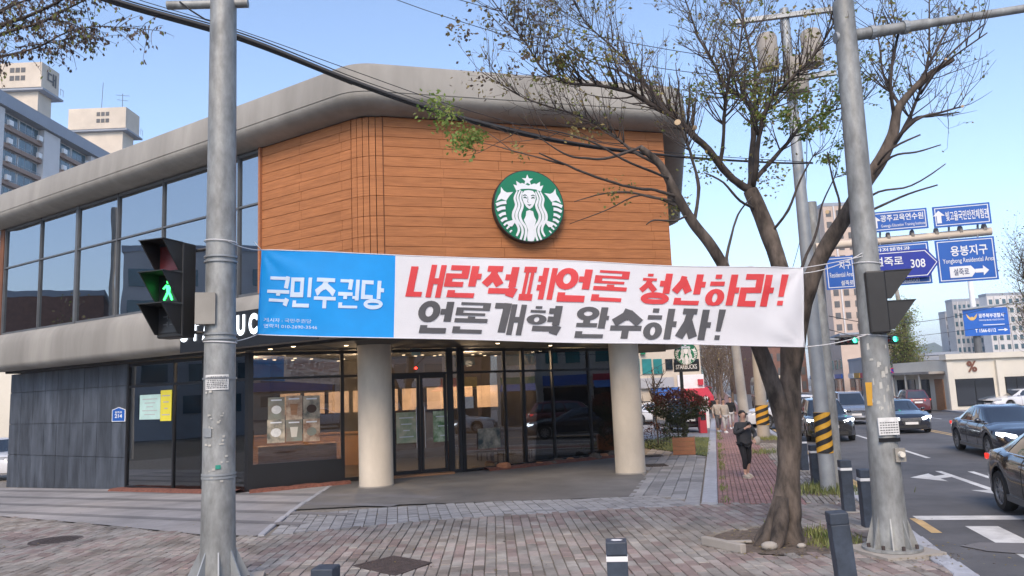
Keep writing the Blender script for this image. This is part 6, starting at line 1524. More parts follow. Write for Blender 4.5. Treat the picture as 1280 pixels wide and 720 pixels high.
def make_car(kind, paint, name, label, cat='car', lights=True, grille='chrome', tails=False, group=None, dark_glass=True):
    S = SPEC[kind]; L, W, Hh, wr = S['L'], S['W'], S['H'], S['wr']; e = empty(name, (0, 0, 0), label, cat, group)
    hw = lambda x: W / 2 * (1 - .22 * max(0, (abs(x) - L * .33) / (L * .17)) ** 2.2)
    xs = sorted(set([-L / 2 + L * i / 46 for i in range(47)] + [wx + s_ * (wr + .05) * cos(a) for wx in S['wx'] for s_ in (1,) for a in [pi * k / 10 for k in range(11)]] + [L / 2 - .03, -L / 2 + .03]))
    def zlow(x):
        z = S['sill'] + .10 * max(0, (abs(x) - L * .42) / (L * .08))
        for wx in S['wx']:
            q = (wr + .052) ** 2 - (x - wx) ** 2
            if q > 0: z = max(z, wr + sqrt(q))
        return z
    mb = MB(); ring = 9
    for x in xs:
        zt, zl, h = interp(S['top'], x), zlow(x), hw(x); zl = min(zl, zt - .06); e_ = max(0, (abs(x) - L * .44) / (L * .06))
        hs = [(h * .72, S['sill'] - .04), (h * .955, S['sill'] - .02 if zl < S['sill'] + .2 else zl), (h * (.985), zl + .03), (h * 1.0, fade(zl, zt, .42)), (h * .995, fade(zl, zt, .66)), (h * .965, fade(zl, zt, .86)), (h * .90, zt - .03), (h * .6, zt + .03 * (1 - e_)), (0, zt + .045 * (1 - e_))]
        if zl > S['sill'] + .2: hs[0] = (h * .62, zl); hs[1] = (h * .9, zl)
        P = [(x, -y, z) for y, z in hs] + [(x, y, z) for y, z in hs[-2::-1]]
        mb.v += P
    k = 2 * ring - 1
    for i in range(len(xs) - 1):
        for j in range(k - 1): a = i * k + j; mb.f.append((a, a + k, a + k + 1, a + 1)); mb.m.append(1 if j in (0, k - 2) else 0)
        mb.f.append((i * k + k - 1, (i + 1) * k + k - 1, (i + 1) * k, i * k)); mb.m.append(1)
    mb.f.append(tuple(range(k))); mb.m.append(0); mb.f.append(tuple((len(xs) - 1) * k + j for j in range(k - 1, -1, -1))); mb.m.append(0)
    mb.build('body', [paint, MT['black']], e, auto=38)
    # cabin
    xb0, xt0, xt1, xb1 = S['cab']; zb, zr = S['belt'], Hh
    def side(u, kk, off=0):
        k2 = kk ** .92; x0, x1 = fade(xb0, xt0, k2), fade(xb1, xt1, k2); x = fade(x0, x1, u)
        y = fade(S['bh'], S['rh'], kk ** 1.25) + off; y *= 1 - .10 * abs(2 * u - 1) ** 3; z = fade(zb, zr - .07, kk) + (off * .3) + (.05 * kk * (1 - (2 * u - 1) ** 2)); return x, y, z
    def endp(v, kk, front, off=0):   # v -1..1 across
        x, y, z = side(0 if front else 1, kk); y2 = v * y; bulge = .10 * (1 - v * v) * (1 if front else -.7); return (x + bulge + (off if front else -off), y2, z + off * .5)
    mb = MB(); K = [0, .15, .35, .55, .75, .9, 1.0]; US = [i / 14 for i in range(15)]; VS = [-1 + i / 4 for i in range(9)]
    def outline(kk): return [(x, -y, z) for x, y, z in (side(u, kk) for u in US)] + [endp(v, kk, False) for v in VS[1:-1]] + [side(u, kk) for u in US[::-1]] + [endp(v, kk, True) for v in VS[::-1][1:-1]]
    O_ = [outline(q) for q in K]
    # roof rows closing inwards
    base = O_[-1]; cx = sum(p[0] for p in base) / len(base)
    for q, dz in ((.86, .035), (.6, .058), (.3, .068)): O_.append([(cx + (p[0] - cx) * q, p[1] * q, zr - .07 + dz + (p[2] - (zr - .07)) * q) for p in base])
    n = len(base)
    for r in O_: mb.v += r
    for i in range(len(O_) - 1):
        for j in range(n): mb.f.append((i * n + j, i * n + (j + 1) % n, (i + 1) * n + (j + 1) % n, (i + 1) * n + j)); mb.m.append(0)
    mb.f.append(tuple((len(O_) - 1) * n + j for j in range(n))); mb.m.append(0)
    mb.build('roof', paint, e, auto=50)
    cg = MT['cglass']
    def win(us, k0, k1, s_, nm='side_window', insl=0, insr=0):
        m_ = MB(); N = 6
        for i in range(N + 1):
            for j in range(5):
                kk = fade(k0, k1, j / 4); u = fade(us[0] + insl * 0, us[1], i / N); x, y, z = side(u, kk, .006); m_.v.append((x, s_ * y, z))
        for i in range(N):
            for j in range(4): a = i * 5 + j; m_.f.append((a, a + 5, a + 6, a + 1)); m_.m.append(0)
        m_.build(nm, cg, e, smooth=True, fix=False)
    wins = [(.10, .42), (.45, .76), (.79, .91)]
    for s_ in (-1, 1):
        for us in wins: win(us, .07, .86, s_)
        m_ = MB(); m_.tube([(x, s_ * y, z) for x, y, z in (side(u, .03, .012) for u in [.02 + .95 * i / 12 for i in range(13)])], .014, 5); m_.build('chrome_strip', MT['chrome'] if kind == 'sedan' else MT['black'], e)
    for front, nm in ((True, 'windscreen'), (False, 'rear_window')):
        m_ = MB(); N = 10
        for i in range(N + 1):
            for j in range(6): m_.v.append(endp(-.90 + 1.8 * i / N, fade(.04, .93, j / 5), front, .008))
        for i in range(N):
            for j in range(5): a = i * 6 + j; m_.f.append((a, a + 6, a + 7, a + 1)); m_.m.append(0)
        m_.build(nm, cg, e, smooth=True, fix=False)
    for wx in S['wx']:
        for s_ in (-1, 1):
            c = Vector((wx, s_ * (W / 2 - .10), wr)); A = Vector((0, s_, 0)); wq = empty('wheel', c); wq.parent = e; wq.matrix_parent_inverse = Matrix.Translation(-e.location); 
            MB().lathe([(wr * .66, -.10), (wr * .93, -.105), (wr, -.06), (wr, .055), (wr * .94, .095), (wr * .70, .10), (wr * .66, .08)], c, A, 32, cap=False).build('tyre', MT['rubber'], wq, auto=40)
            m_ = MB(); m_.lathe([(.001, -.02), (wr * .64, -.02), (wr * .64, .06), (wr * .70, .085), (wr * .70, .095), (wr * .655, .09), (wr * .62, .05), (wr * .60, .0)], c, A, 32, cap=False); m_.build('rim', MT['mull'], wq, auto=30)
            m_ = MB()
            for q in range(10):
                a = 2 * pi * q / 10; d = Vector((cos(a), 0, sin(a))); t = Vector((-sin(a), 0, cos(a))); P = [d * .03 - t * .025, d * wr * .64 - t * .018, d * wr * .64 + t * .018, d * .03 + t * .025]
                m_.add([c + p + A * .045 for p in P] + [c + p * 1.0 + A * .07 for p in P], [(3, 2, 1, 0), (4, 5, 6, 7), (0, 1, 5, 4), (1, 2, 6, 5), (2, 3, 7, 6), (3, 0, 4, 7)])
            m_.lathe([(.06, .04), (.06, .08), (.001, .085)], c, A, 14, cap=False); m_.lathe([(wr * .64, .05), (wr * .69, .088), (wr * .69, .092), (wr * .63, .07)], c, A, 32, cap=False); m_.build('spoke', MT['rim'], wq, auto=30)
    xf = L / 2; zt = interp(S['top'], xf - .35)
    for s_ in (-1, 1):
        m_ = MB(); x0 = xf - .14; yy = hw(xf - .2); 
        P = [(xf - .01 - .02, s_ * yy * .56, zt - .20), (xf - .17, s_ * yy * .93, zt - .17), (xf - .36, s_ * (hw(xf - .36) + .006), zt - .10), (xf - .36, s_ * (hw(xf - .36) - .0), zt - .03), (xf - .22, s_ * yy * .88, zt - .035), (xf - .05, s_ * yy * .56, zt - .10)]
        P = [Vector(p) + Vector((.03, s_ * .012, 0)) for p in P]; m_.add(P + [p + Vector((-.15, -s_ * .05, 0)) for p in P], [(0, 1, 2, 3, 4, 5), (11, 10, 9, 8, 7, 6)] + [(i, (i + 1) % 6, 6 + (i + 1) % 6, 6 + i) for i in range(6)]); m_.build('headlight', MT['lens'] if lights else MT['lensoff'], e)
        m_ = MB(); xr = -xf; zr_ = interp(S['top'], xr + .12) - .12
        P = [(xr + .0, s_ * hw(xr + .1) * .5, zr_ - .10), (xr + .12, s_ * hw(xr + .1) * .94, zr_ - .12), (xr + .34, s_ * (hw(xr + .34) + .004), zr_ - .04), (xr + .34, s_ * (hw(xr + .34) + .002), zr_ + .05), (xr + .14, s_ * hw(xr + .1) * .92, zr_ + .03), (xr + .02, s_ * hw(xr + .1) * .5, zr_ + .03)]
        P = [Vector(p) + Vector((-.02, s_ * .012, 0)) for p in P]; m_.add(P + [p + Vector((.12, -s_ * .05, 0)) for p in P], [(0, 1, 2, 3, 4, 5), (11, 10, 9, 8, 7, 6)] + [(i, (i + 1) % 6, 6 + (i + 1) % 6, 6 + i) for i in range(6)]); m_.build('tail_light', MT['red_l'], e)
        # mirrors, door handles, door seams
        x, y, z = side(.08, .10); m_ = MB(); m_.ball((x - .02, s_ * (y + .16), z + .04), .085, 10, 7, sc=(.8, 1.15, .75)); m_.tube([(x - .02, s_ * (y - .02), z), (x - .02, s_ * (y + .14), z + .02)], .025, 6); m_.build('mirror', paint, e, smooth=True)
        for u in (.46, .80):
            xx, y, z = side(u, .0); zz_ = zb - .13; m_ = MB(); m_.box((xx, s_ * (hw(xx) * .978 + .012), zz_), (.20, .03, .03)); m_.build('door_handle', MT['chrome'] if kind == 'sedan' else paint, e)
        for xx in (fade(xb0, xb1, .16), fade(xb0, xb1, .48), fade(xb0, xb1, .80)):
            zl = zlow(xx); pts = [(xx, s_ * (hw(xx) * q), fade(zl, interp(S['top'], xx), t)) for q, t in ((.988, .1), (1.001, .42), (.996, .66), (.967, .86), (.905, .97))]; MB().tube(pts, .006, 4).build('door_seam', MT['black'], e)
        MB().box((0, s_ * (W / 2 - .015), S['sill'] + .04), (abs(S['wx'][0] - S['wx'][1]) - 2 * wr - .14, .05, .10)).build('sill_trim', MT['black'] if kind != 'sedan' else MT['mull'], e)
    # grille, bumper intake, plates
    gm_ = MT['chrome'] if grille == 'chrome' else MT['black']; gw = W * .25 if kind == 'sedan' else W * .32
    P = [(-gw, zt - .16), (-gw * .72, zt - .42), (gw * .72, zt - .42), (gw, zt - .16), (gw * .85, zt - .11), (-gw * .85, zt - .11)]
    m_ = MB(); m_.add([(xf + .012 - .05 * abs(y), y, z) for y, z in P] + [(xf - .1, y, z) for y, z in P], [tuple(range(6)), tuple(range(11, 5, -1))] + [(i, (i + 1) % 6, 6 + (i + 1) % 6, 6 + i) for i in range(6)]); m_.build('grille_surround', gm_, e)
    m_ = MB(); 
    for i in range(7): z = zt - .39 + .04 * i; wd_ = fade(gw * .72, gw * .95, i / 6); m_.box((xf + .012, 0, z), (.03, 2 * wd_ * .92, .018))
    m_.build('grille_bar', MT['mull'] if grille == 'chrome' else MT['black'], e)
    m_ = MB(); m_.box((xf - .04, 0, S['sill'] + .09), (.09, W * .62, .12)); m_.build('bumper_intake', MT['black'], e)
    MB().box((xf + .03, 0, zt - .34), (.02, .52, .11)).build('number_plate', MT['white'], e); MB().box((-xf - .012, 0, interp(S['top'], -xf + .1) - .30), (.02, .52, .11)).build('number_plate', MT['white'], e)
    return e
def place(e, x, y, ang, z=None): e.location = (x, y, gz(x, y) + ROAD + .004 if z is None else z); e.rotation_euler = (0, 0, ang); return e
ONC = atan2(-DS.y, -DS.x); AWAY = ONC + pi
PB_ = paintm('black car paint', (.006, .007, .009)); PN = paintm('midnight blue paint', (.008, .011, .022)); PW = paintm('white car paint', (.62, .63, .65)); PS = paintm('silver car paint', (.28, .30, .34), .5); PR = paintm('dark red car paint', (.10, .012, .014)); PG = paintm('dark grey car paint', (.03, .033, .038), .3)
def on_st(e, s, t, ang): p = st(s, t); return place(e, p.x, p.y, ang)
g = gp(1255, 640, ROAD); sN = side_s(g.x, g.y); tN = side_t(g.x, g.y)
on_st(make_car('sedan', PB_, 'parked_car' if False else 'sedan_car', 'glossy black sedan at the right edge, rear quarter and chrome door strip nearest the camera'), sN - 1.46, tN + .90, ONC)
g = gp(1238, 573, ROAD); on_st(make_car('sedan', PN, 'sedan_car', 'midnight blue sedan in the second lane showing its right side, behind the nearest black one', grille='black'), side_s(g.x, g.y) + 1.48, side_t(g.x, g.y) + .9, ONC)
g = gp(1141, 542, ROAD); on_st(make_car('sedan', PN, 'sedan_car', 'dark blue sedan with wide chrome grille facing the camera right of the flanged pole'), side_s(g.x, g.y) + 2.45, side_t(g.x, g.y), ONC)
g = gp(1042, 553, ROAD); on_st(make_car('suv', PB_, 'suv_car', 'black sport utility car behind the striped poles in the near lane', grille='black'), side_s(g.x, g.y) + 2.4, side_t(g.x, g.y), ONC)
g = gp(1072, 531, ROAD); on_st(make_car('van', PS, 'minivan', 'silver blue people carrier behind the black sport utility car', 'minivan'), side_s(g.x, g.y) + 2.4, side_t(g.x, g.y), ONC)
g = gp(1014, 535, ROAD); on_st(make_car('suv', PG, 'suv_car', 'grey car mostly hidden behind the trunk and the black sport utility car', lights=False, grille='black'), side_s(g.x, g.y) + 6, side_t(g.x, g.y) + .1, ONC)
g = gp(1150, 517, ROAD); on_st(make_car('suv', PR, 'suv_car', 'dark red hatchback driving away with lit tail lamps beyond the blue sedan', lights=False, grille='black'), side_s(g.x, g.y) + 2.4, side_t(g.x, g.y), AWAY)
g = gp(1115, 511, ROAD); on_st(make_car('sedan', PS, 'sedan_car', 'pale sedan driving away ahead of the dark red hatchback', lights=False), side_s(g.x, g.y) + 2.4, side_t(g.x, g.y), AWAY)
g = gp(1262, 512, ROAD); place(make_car('sedan', PW, 'sedan_car', 'white car side on before the cream shop at the right edge', lights=False, grille='black'), g.x + .9, g.y, radians(184))
g = gp(962, 535, 0); place(make_car('suv', PW, 'suv_car', 'white car turned side on behind the tree trunk with dark wheel showing', lights=False, grille='black'), g.x + 1.3, g.y + 1.4, radians(186), gz(g.x, g.y) - .05)
g = gp(866, 541); place(make_car('suv', PB_, 'suv_car', 'black car parked behind the planter facing the street', lights=False), g.x - .2, g.y + 2.6, radians(-86), g.z)
g = gp(818, 531); place(make_car('sedan', PW, 'sedan_car', 'white car parked at the left of the lot behind the red bush', lights=False), g.x + .4, g.y + 1.5, radians(10), g.z)
g = gp(-14, 606); place(make_car('suv', PW, 'suv_car', 'white car at the left edge beside the slate wall', lights=False), g.x - 2.4, g.y + 3.6, radians(-25), g.z)
g = gp(800, 531); place(make_car('sedan', PG, 'sedan_car', 'grey car tucked behind the right pillar in the lot', lights=False), g.x - 1.2, g.y + 2.6, radians(8), g.z)
# bus seen from the front far down the road
def bus(x, y, ang, label):
    e = empty('bus', (0, 0, 0), label, 'bus'); W, H_, L = 2.5, 3.2, 10.5
    b = MB(); P = [(-1.25, .3), (1.25, .3), (1.25, 2.75), (1.1, 3.1), (.8, 3.2), (-.8, 3.2), (-1.1, 3.1), (-1.25, 2.75)]; b.add([(L / 2, p, z) for p, z in P] + [(-L / 2, p, z) for p, z in P], [tuple(range(8)), tuple(range(15, 7, -1))] + [(i, (i + 1) % 8, 8 + (i + 1) % 8, 8 + i) for i in range(8)]); o = b.build('body', [mat('bus cream', (.55, .48, .36), .4)], e); m = o.modifiers.new('soft', 'BEVEL'); m.width = .08; m.segments = 2
    MB().box((L / 2 + .01, 0, 1.75), (.04, 2.25, 1.35)).build('windscreen', MT['cglass'], e); MB().box((L / 2 + .015, 0, 2.75), (.05, 2.1, .4)).build('route_board', mat('bus header', (.25, .03, .03), .4), e); MB().box((L / 2 + .01, 0, .5), (.06, 2.4, .35)).build('bumper', MT['black'], e)
    for s_ in (-1, 1):
        MB().box((L / 2 + .02, s_ * .95, .78), (.05, .35, .18)).build('headlight', MT['lens'], e)
        for k in range(6): MB().box((L / 2 - 1.5 - k * 1.5, s_ * 1.26, 1.9), (1.3, .03, 1.0)).build('side_window', MT['cglass'], e)
        for x_ in (L / 2 - 2.4, -L / 2 + 2.6): MB().lathe([(.48, -.12), (.48, .12), (.3, .13), (.001, .1)], (x_, s_ * 1.18, .48), (0, s_, 0), 20).build('wheel', MT['rubber'], e)
        MB().box((L / 2 + .25, s_ * 1.4, 2.2), (.12, .22, .4)).build('mirror', MT['black'], e)
    place(e, x, y, ang)
p = st(62, 2.0); bus(p.x, p.y, ONC, 'cream city bus with red front coming up the road')

# ------------------------------------------------------------------ people
def skin(name, nodes, edges, root, m, parent, sub=2, org=Vector((0, 0, 0)), rot=0, sc=1.0):
    """one continuous surface grown round a jointed skeleton; nodes: name -> (point, radius or (rx, ry))"""
    names = list(nodes); me = bpy.data.meshes.new(name); R = Matrix.Rotation(rot, 3, 'Z')
    me.from_pydata([tuple(R @ (Vector(nodes[n][0]) * sc) + org) for n in names], [(names.index(a), names.index(b)) for a, b in edges], [])
    o = bpy.data.objects.new(name, me); COL.objects.link(o); s = o.modifiers.new('skin', 'SKIN'); s.use_smooth_shade = True; u = o.modifiers.new('sub', 'SUBSURF'); u.levels = u.render_levels = sub
    for i, n in enumerate(names):
        r = nodes[n][1]; r = (r, r) if not isinstance(r, tuple) else r; sv_ = me.skin_vertices[0].data[i]; sv_.radius = (r[0] * sc, r[1] * sc); sv_.use_root = (n == root)
    dg = bpy.context.evaluated_depsgraph_get(); m2 = bpy.data.meshes.new_from_object(o.evaluated_get(dg)); COL.objects.unlink(o); bpy.data.objects.remove(o)
    m2.polygons.foreach_set('use_smooth', [True] * len(m2.polygons)); return link(name, m2, m, parent)
def person(g, rot, label, top, legs, hairm, pose='stand', h=1.65, bulk=1.0, held=None, shoe='beige', group=None, coat_len=.0, detail=True, step=.12):
    """built facing -y at height 1.70, scaled to h"""
    sc = h / 1.70; e = empty('person', g, label, 'person', group); org = Vector(g)
    if pose == 'hold':   # her right hand raised at the chest, left hand resting at the waist
        eR, hR = (-.30, -.06, 1.13), (-.07, -.25, 1.28); eL, hL = (.31, -.03, 1.10), (.17, -.22, .98)
    elif pose == 'swing':
        eR, hR = (-.25, .05, 1.13), (-.27, -.10, .90); eL, hL = (.25, .05, 1.12), (.26, .10, .86)
    else:
        eR, hR = (-.24, .03, 1.13), (-.24, -.03, .88); eL, hL = (.24, .03, 1.13), (.25, -.02, .88)
    fR, fL = (-.09, -step, .05), (.10, step, .05); kR, kL = (-.095, -step * .5 - .06, .49), (.10, step * .3 - .03, .49)
    V = Vector
    body = dict(pelvis=((0, 0, .93), (.135, .10)), belly=((0, -.005, 1.08), (.12, .09)), chest=((0, 0, 1.27), (.135, .10)), neckb=((0, .01, 1.40), (.07, .06)), neck=((0, 0, 1.47), .05), jaw=((0, -.02, 1.55), (.062, .072)), head=((0, -.005, 1.62), (.077, .092)), crown=((0, .005, 1.68), (.055, .065)),
        sR=((-.165, .01, 1.37), .052), sL=((.165, .01, 1.37), .052), eR=(eR, .040), eL=(eL, .040), wR=(hR, .028), wL=(hL, .028),
        hipR=((-.09, 0, .86), .085), hipL=((.09, 0, .86), .085), kR=(kR, .058), kL=(kL, .058), aR=((fR[0], fR[1] + .03, .10), .036), aL=((fL[0], fL[1] + .03, .10), .036), tR=((fR[0], fR[1] - .12, .035), .03), tL=((fL[0], fL[1] - .12, .035), .03))
    ed = [('pelvis', 'belly'), ('belly', 'chest'), ('chest', 'neckb'), ('neckb', 'neck'), ('neck', 'jaw'), ('jaw', 'head'), ('head', 'crown'), ('chest', 'sR'), ('chest', 'sL'), ('sR', 'eR'), ('eR', 'wR'), ('sL', 'eL'), ('eL', 'wL'), ('pelvis', 'hipR'), ('pelvis', 'hipL'), ('hipR', 'kR'), ('kR', 'aR'), ('aR', 'tR'), ('hipL', 'kL'), ('kL', 'aL'), ('aL', 'tL')]
    # hands: palm and five fingers rooted inside the palm
    for S_, w_, el in (('R', V(hR), V(eR)), ('L', V(hL), V(eL))):
        d = (w_ - el).normalized(); sd = d.cross(V((0, -1, .2))).normalized(); nn = d.cross(sd).normalized(); pm = w_ + d * .05
        body['p' + S_] = (tuple(pm), (.034, .020)); ed.append(('w' + S_, 'p' + S_))
        for i, (off, l) in enumerate(((-.030, .066), (-.010, .075), (.010, .070), (.028, .056))):
            a = pm + d * .028 + sd * off; b = a + d * l * .5 + nn * .012; c = b + d * l * .4 + nn * .026
            body[f'f{S_}{i}a'] = (tuple(a), .0095); body[f'f{S_}{i}b'] = (tuple(b), .0088); body[f'f{S_}{i}c'] = (tuple(c), .0075); ed += [('p' + S_, f'f{S_}{i}a'), (f'f{S_}{i}a', f'f{S_}{i}b'), (f'f{S_}{i}b', f'f{S_}{i}c')]
        a = pm - d * .01 - sd * .036; b = a + d * .03 - sd * .022 + nn * .01; c = b + d * .026 - sd * .004 + nn * .012
        body[f't{S_}a'] = (tuple(a), .0115); body[f't{S_}b'] = (tuple(b), .0100); body[f't{S_}c'] = (tuple(c), .0085); ed += [('p' + S_, f't{S_}a'), (f't{S_}a', f't{S_}b'), (f't{S_}b', f't{S_}c')]
    tr = lambda p: Matrix.Rotation(rot, 3, 'Z') @ (V(p) * sc) + org
    skin('body', body, ed, 'pelvis', MT['skin'], e, 2, org, rot, sc)
    B = bulk
    jk = dict(hem=((0, 0, .88 - coat_len), (.165 * B, .125 * B)), waist=((0, -.01, 1.05), (.16 * B, .13 * B)), chest=((0, 0, 1.27), (.165 * B, .125 * B)), col=((0, .012, 1.42), (.075, .07)), sR=((-.175, .01, 1.36), .075 * B ** .5), sL=((.175, .01, 1.36), .075 * B ** .5), eR=(eR, .062), eL=(eL, .062),
        wR=(tuple(V(hR) - (V(hR) - V(eR)).normalized() * .03), .046), wL=(tuple(V(hL) - (V(hL) - V(eL)).normalized() * .03), .046))
    skin('jacket', jk, [('hem', 'waist'), ('waist', 'chest'), ('chest', 'col'), ('chest', 'sR'), ('sR', 'eR'), ('eR', 'wR'), ('chest', 'sL'), ('sL', 'eL'), ('eL', 'wL')], 'waist', top, e, 2, org, rot, sc)
    lg = dict(p=((0, 0, .93), (.15, .115)), hR=((-.092, 0, .84), .10), hL=((.092, 0, .84), .10), kR=(kR, .070), kL=(kL, .070), aR=((fR[0], fR[1] + .02, .20), .048), aL=((fL[0], fL[1] + .02, .20), .048))
    skin('trousers', lg, [('p', 'hR'), ('p', 'hL'), ('hR', 'kR'), ('kR', 'aR'), ('hL', 'kL'), ('kL', 'aL')], 'p', legs, e, 2, org, rot, sc)
    R3 = Matrix.Rotation(rot, 3, 'Z')
    for f in (fR, fL):
        sh = MB(); sh.tube([tr((f[0], f[1] + .07, .05)), tr((f[0], f[1] - .02, .055)), tr((f[0], f[1] - .13, .042)), tr((f[0], f[1] - .18, .035))], [.045 * sc, .05 * sc, .046 * sc, .026 * sc], 10); sh.box(tr((f[0], f[1] - .05, .014)), (.095 * sc, .26 * sc, .026 * sc), R3); sh.build('shoe', MT[shoe], e, auto=50)
    # face and hair
    fc = MB(); 
    for s_ in (-1, 1): fc.ball(tr((s_ * .031, -.094, 1.622)), .0075 * sc, 8, 6)
    fc.build('eye', MT['black'], e, smooth=True)
    fc = MB(); fc.tube([tr((0, -.094, 1.63)), tr((0, -.112, 1.595)), tr((0, -.100, 1.585))], [.010 * sc, .015 * sc, .010 * sc], 8)
    for s_ in (-1, 1): fc.ball(tr((s_ * .079, .005, 1.61)), .026 * sc, 8, 6, sc=(.5, .8, 1.2))
    fc.build('nose_and_ears', MT['skin'], e, smooth=True)
    MB().tube([tr((-.024, -.090, 1.555)), tr((0, -.097, 1.552)), tr((.024, -.090, 1.555))], .0065 * sc, 6).build('mouth', mat('lips', (.35, .12, .10), .5), e, smooth=True)
    hr = MB(); c = tr((0, .014, 1.645)); n, k = 16, 10
    for i in range(k + 1):
        th = pi * .62 * i / k
        for j in range(n):
            a = 2 * pi * j / n; fr_ = max(0, -sin(a)); t2 = th * (1 - .42 * fr_); v = R3 @ V((cos(a) * sin(t2) * .090, sin(a) * sin(t2) * .104, cos(t2) * .088)); hr.v.append(tuple(c + v * sc))
    for i in range(k):
        for j in range(n): a = i * n + j; b = i * n + (j + 1) % n; hr.f.append((a, a + n, b + n, b)); hr.m.append(0)
    hr.ball(tr((0, .10, 1.60)), .055 * sc, 10, 8, sc=(1, .8, 1.2)); hr.build('hair', hairm, e, smooth=True)
    return e, tr, hR, hL
gw_ = gp(934, 597)
pe_, tr_p, hR_, hL_ = person(gw_, radians(14), 'woman in charcoal jacket and black leggings on the brick walk, hand raised to chest', MT['charcoal'], MT['blkcloth'], MT['hair'], 'hold', 1.60, 1.28, step=.10)
mb = MB(); p = tr_p((hR_[0] + .035, hR_[1] - .03, hR_[2] + .06)); mb.box(p, (.075, .014, .15), Matrix.Rotation(.3, 3, 'Y') @ Matrix.Rotation(.3, 3, 'X')); o = mb.build('phone', MT['black']); tag(o, 'dark phone held against the chest of the woman on the walk', 'phone')
mb = MB(); p = tr_p((hL_[0] + .06, hL_[1] - .02, hL_[2] - .04)); mb.ball(p, .10, 12, 9, sc=(.85, .5, 1.1)); o = mb.build('hand_bag', MT['beige'], smooth=True); tag(o, 'small pale bag held at the waist of the woman on the walk', 'bag')
for (u, v, rot, lab, top, lg_m, h, cl) in ((899, 540, 0, 'walker in long beige coat, leftmost of the three far walkers', 'beige', 'mull', 1.68, .22), (907, 541, .2, 'walker in pale jacket and pale trousers, middle of the three far walkers', 'beige', 'lightcl', 1.66, .05), (915, 536, -.1, 'walker in black vest over a white shirt, rightmost of the three far walkers', 'blkcloth', 'lightcl', 1.72, 0)):
    person(gp(u, v), rot, lab, MT[top], MT[lg_m], MT['hair'], 'swing', h, 1.05, coat_len=cl, step=.16, shoe='white')
for (u, v, rot, lab, top) in ((894, 524, pi, 'small far walker in dark coat walking away by the shops', 'blkcloth'), (886, 523, .4, 'small far walker in red jacket beside the kerb', None)):
    person(gp(u, v), rot, lab, MT[top] if top else MT['awn_r'], MT['blkcloth'], MT['hair'], 'stand', 1.68, 1.05)
# ------------------------------------------------------------------ signs and small things near the lot
g = gp(858, 553); e = empty('pole_sign', g, 'round green coffee shop sign with white figure on a dark post by the lot', 'sign')
ytop = at(857, 442, g.y); nn = Vector((-.10, -1, 0)).normalized(); R, U, N = fr(nn)
MB().box((g.x, g.y + .1, (g.z + ytop.z) / 2 - .2), (.13, .10, ytop.z - g.z - .4)).build('post', MT['frame'], e)
em = emblem('emblem', at(857, 442, g.y) + N * .12, R, U, N, (at(871, 442, g.y) - at(843.5, 442, g.y)).length / 2, .16, None, None, detail=False) if False else None
def emb_part(): pass
a, b = at(842, 453, g.y), at(873.5, 464, g.y); mb = MB(); mb.frm([(-.5 * (b.x - a.x), -.5 * (a.z - b.z)), (.5 * (b.x - a.x), -.5 * (a.z - b.z)), (.5 * (b.x - a.x), .5 * (a.z - b.z)), (-.5 * (b.x - a.x), .5 * (a.z - b.z))], a.lerp(b, .5), R, U, N, -.06, .06); o = mb.build('name_plate', MT['frame'], e)
text('STARBUCKS', a.lerp(b, .5), R, U, N, (b.x - a.x) * .84, (a.z - b.z) * .46, MT['signw'], o, .01, .066)
er = emblem('emblem', at(857, 442, g.y) + N * .12, R, U, N, (at(871.5, 442, g.y) - at(843, 442, g.y)).length / 2, .16, 'x', 'y', detail=False)
del er['label'], er['category']; er.parent = e; er.matrix_parent_inverse = Matrix.Translation(-e.location)
# parking signal post (red) and slim white posts beside the lot
g = gp(879, 541); e = empty('parking_machine', g, 'red and white parking machine post at the lot entrance', 'parking machine'); MB().box(g + Vector((0, 0, .55)), (.34, .4, 1.1)).build('cabinet', MT['awn_r'], e); MB().box(g + Vector((0, -.21, .8)), (.26, .02, .3)).build('screen', MT['cglass'], e); MB().box(g + Vector((0, 0, 1.14)), (.4, .46, .08)).build('cap', MT['white'], e)
g = gp(885, 535); tag(MB().box(g + Vector((0, 0, .9)), (.22, .10, 1.8)).build('sign_post_board', MT['white']), 'slim white upright board beside the red parking machine', 'board')
# bicycle-like fence rail on the lawn
g0, g1 = gp(826, 556), gp(842, 560); e = empty('garden_rail', g0, 'low dark metal rail on the lawn left of the planter', 'railing')
for k in range(5): p = g0.lerp(g1, k / 4); MB().tube([p, p + Z * .62], .012, 6).build('post', MT['black'], e)
for z in (.2, .6): MB().tube([g0 + Z * z, g1 + Z * z], .012, 6).build('rail', MT['black'], e)
# far traffic lights and small road signs
def far_signal(u, v, Y, label, arm=None, lit=2, s=.34, n=3):
    p = at(u, v, Y); e = empty('traffic_signal', p, label, 'traffic signal'); MB().box(p + Vector((-(s) * (n - 1) / 2, .1, 0)), (s * n + .1, .2, s + .1)).build('housing', MT['black'], e)
    for k in range(n):
        c = p + Vector((-(s) * (n - 1 - k), -.02, 0)); on = (k == n - 1)
        MB().lathe([(s * .42, 0), (s * .36, .03), (.001, .05)], c, (0, -1, 0), 18).build('lens', MT['siglit'] if on else MT['lens_red'], e)
        MB().lathe([(s * .45, 0), (s * .45, .22), (s * .42, .22), (s * .42, 0)], c, (0, -1, 0), 18, cap=False).build('hood', MT['black'], e)
    if arm: MB().tube([Vector(q) for q in arm], .06, 8).build('arm', MT['steel2'], e)
MT['siglit'] = glow('green signal lamp', (.04, 1, .55), 5)
far_signal(1067, 425.5, 40, 'far green traffic light left of the flanged pole', [at(1030, 424, 40), at(1064, 425, 40)])
far_signal(1117, 424, 40, 'far green traffic light just right of the flanged pole', [at(1064, 425, 40), at(1113, 423, 40)])
g = gp(1116, 509); e = empty('road_sign', g, 'round no parking sign on a white post across the road', 'road sign'); c = at(1116, 466, g.y); MB().tube([g, c], .05, 8).build('post', MT['white'], e)
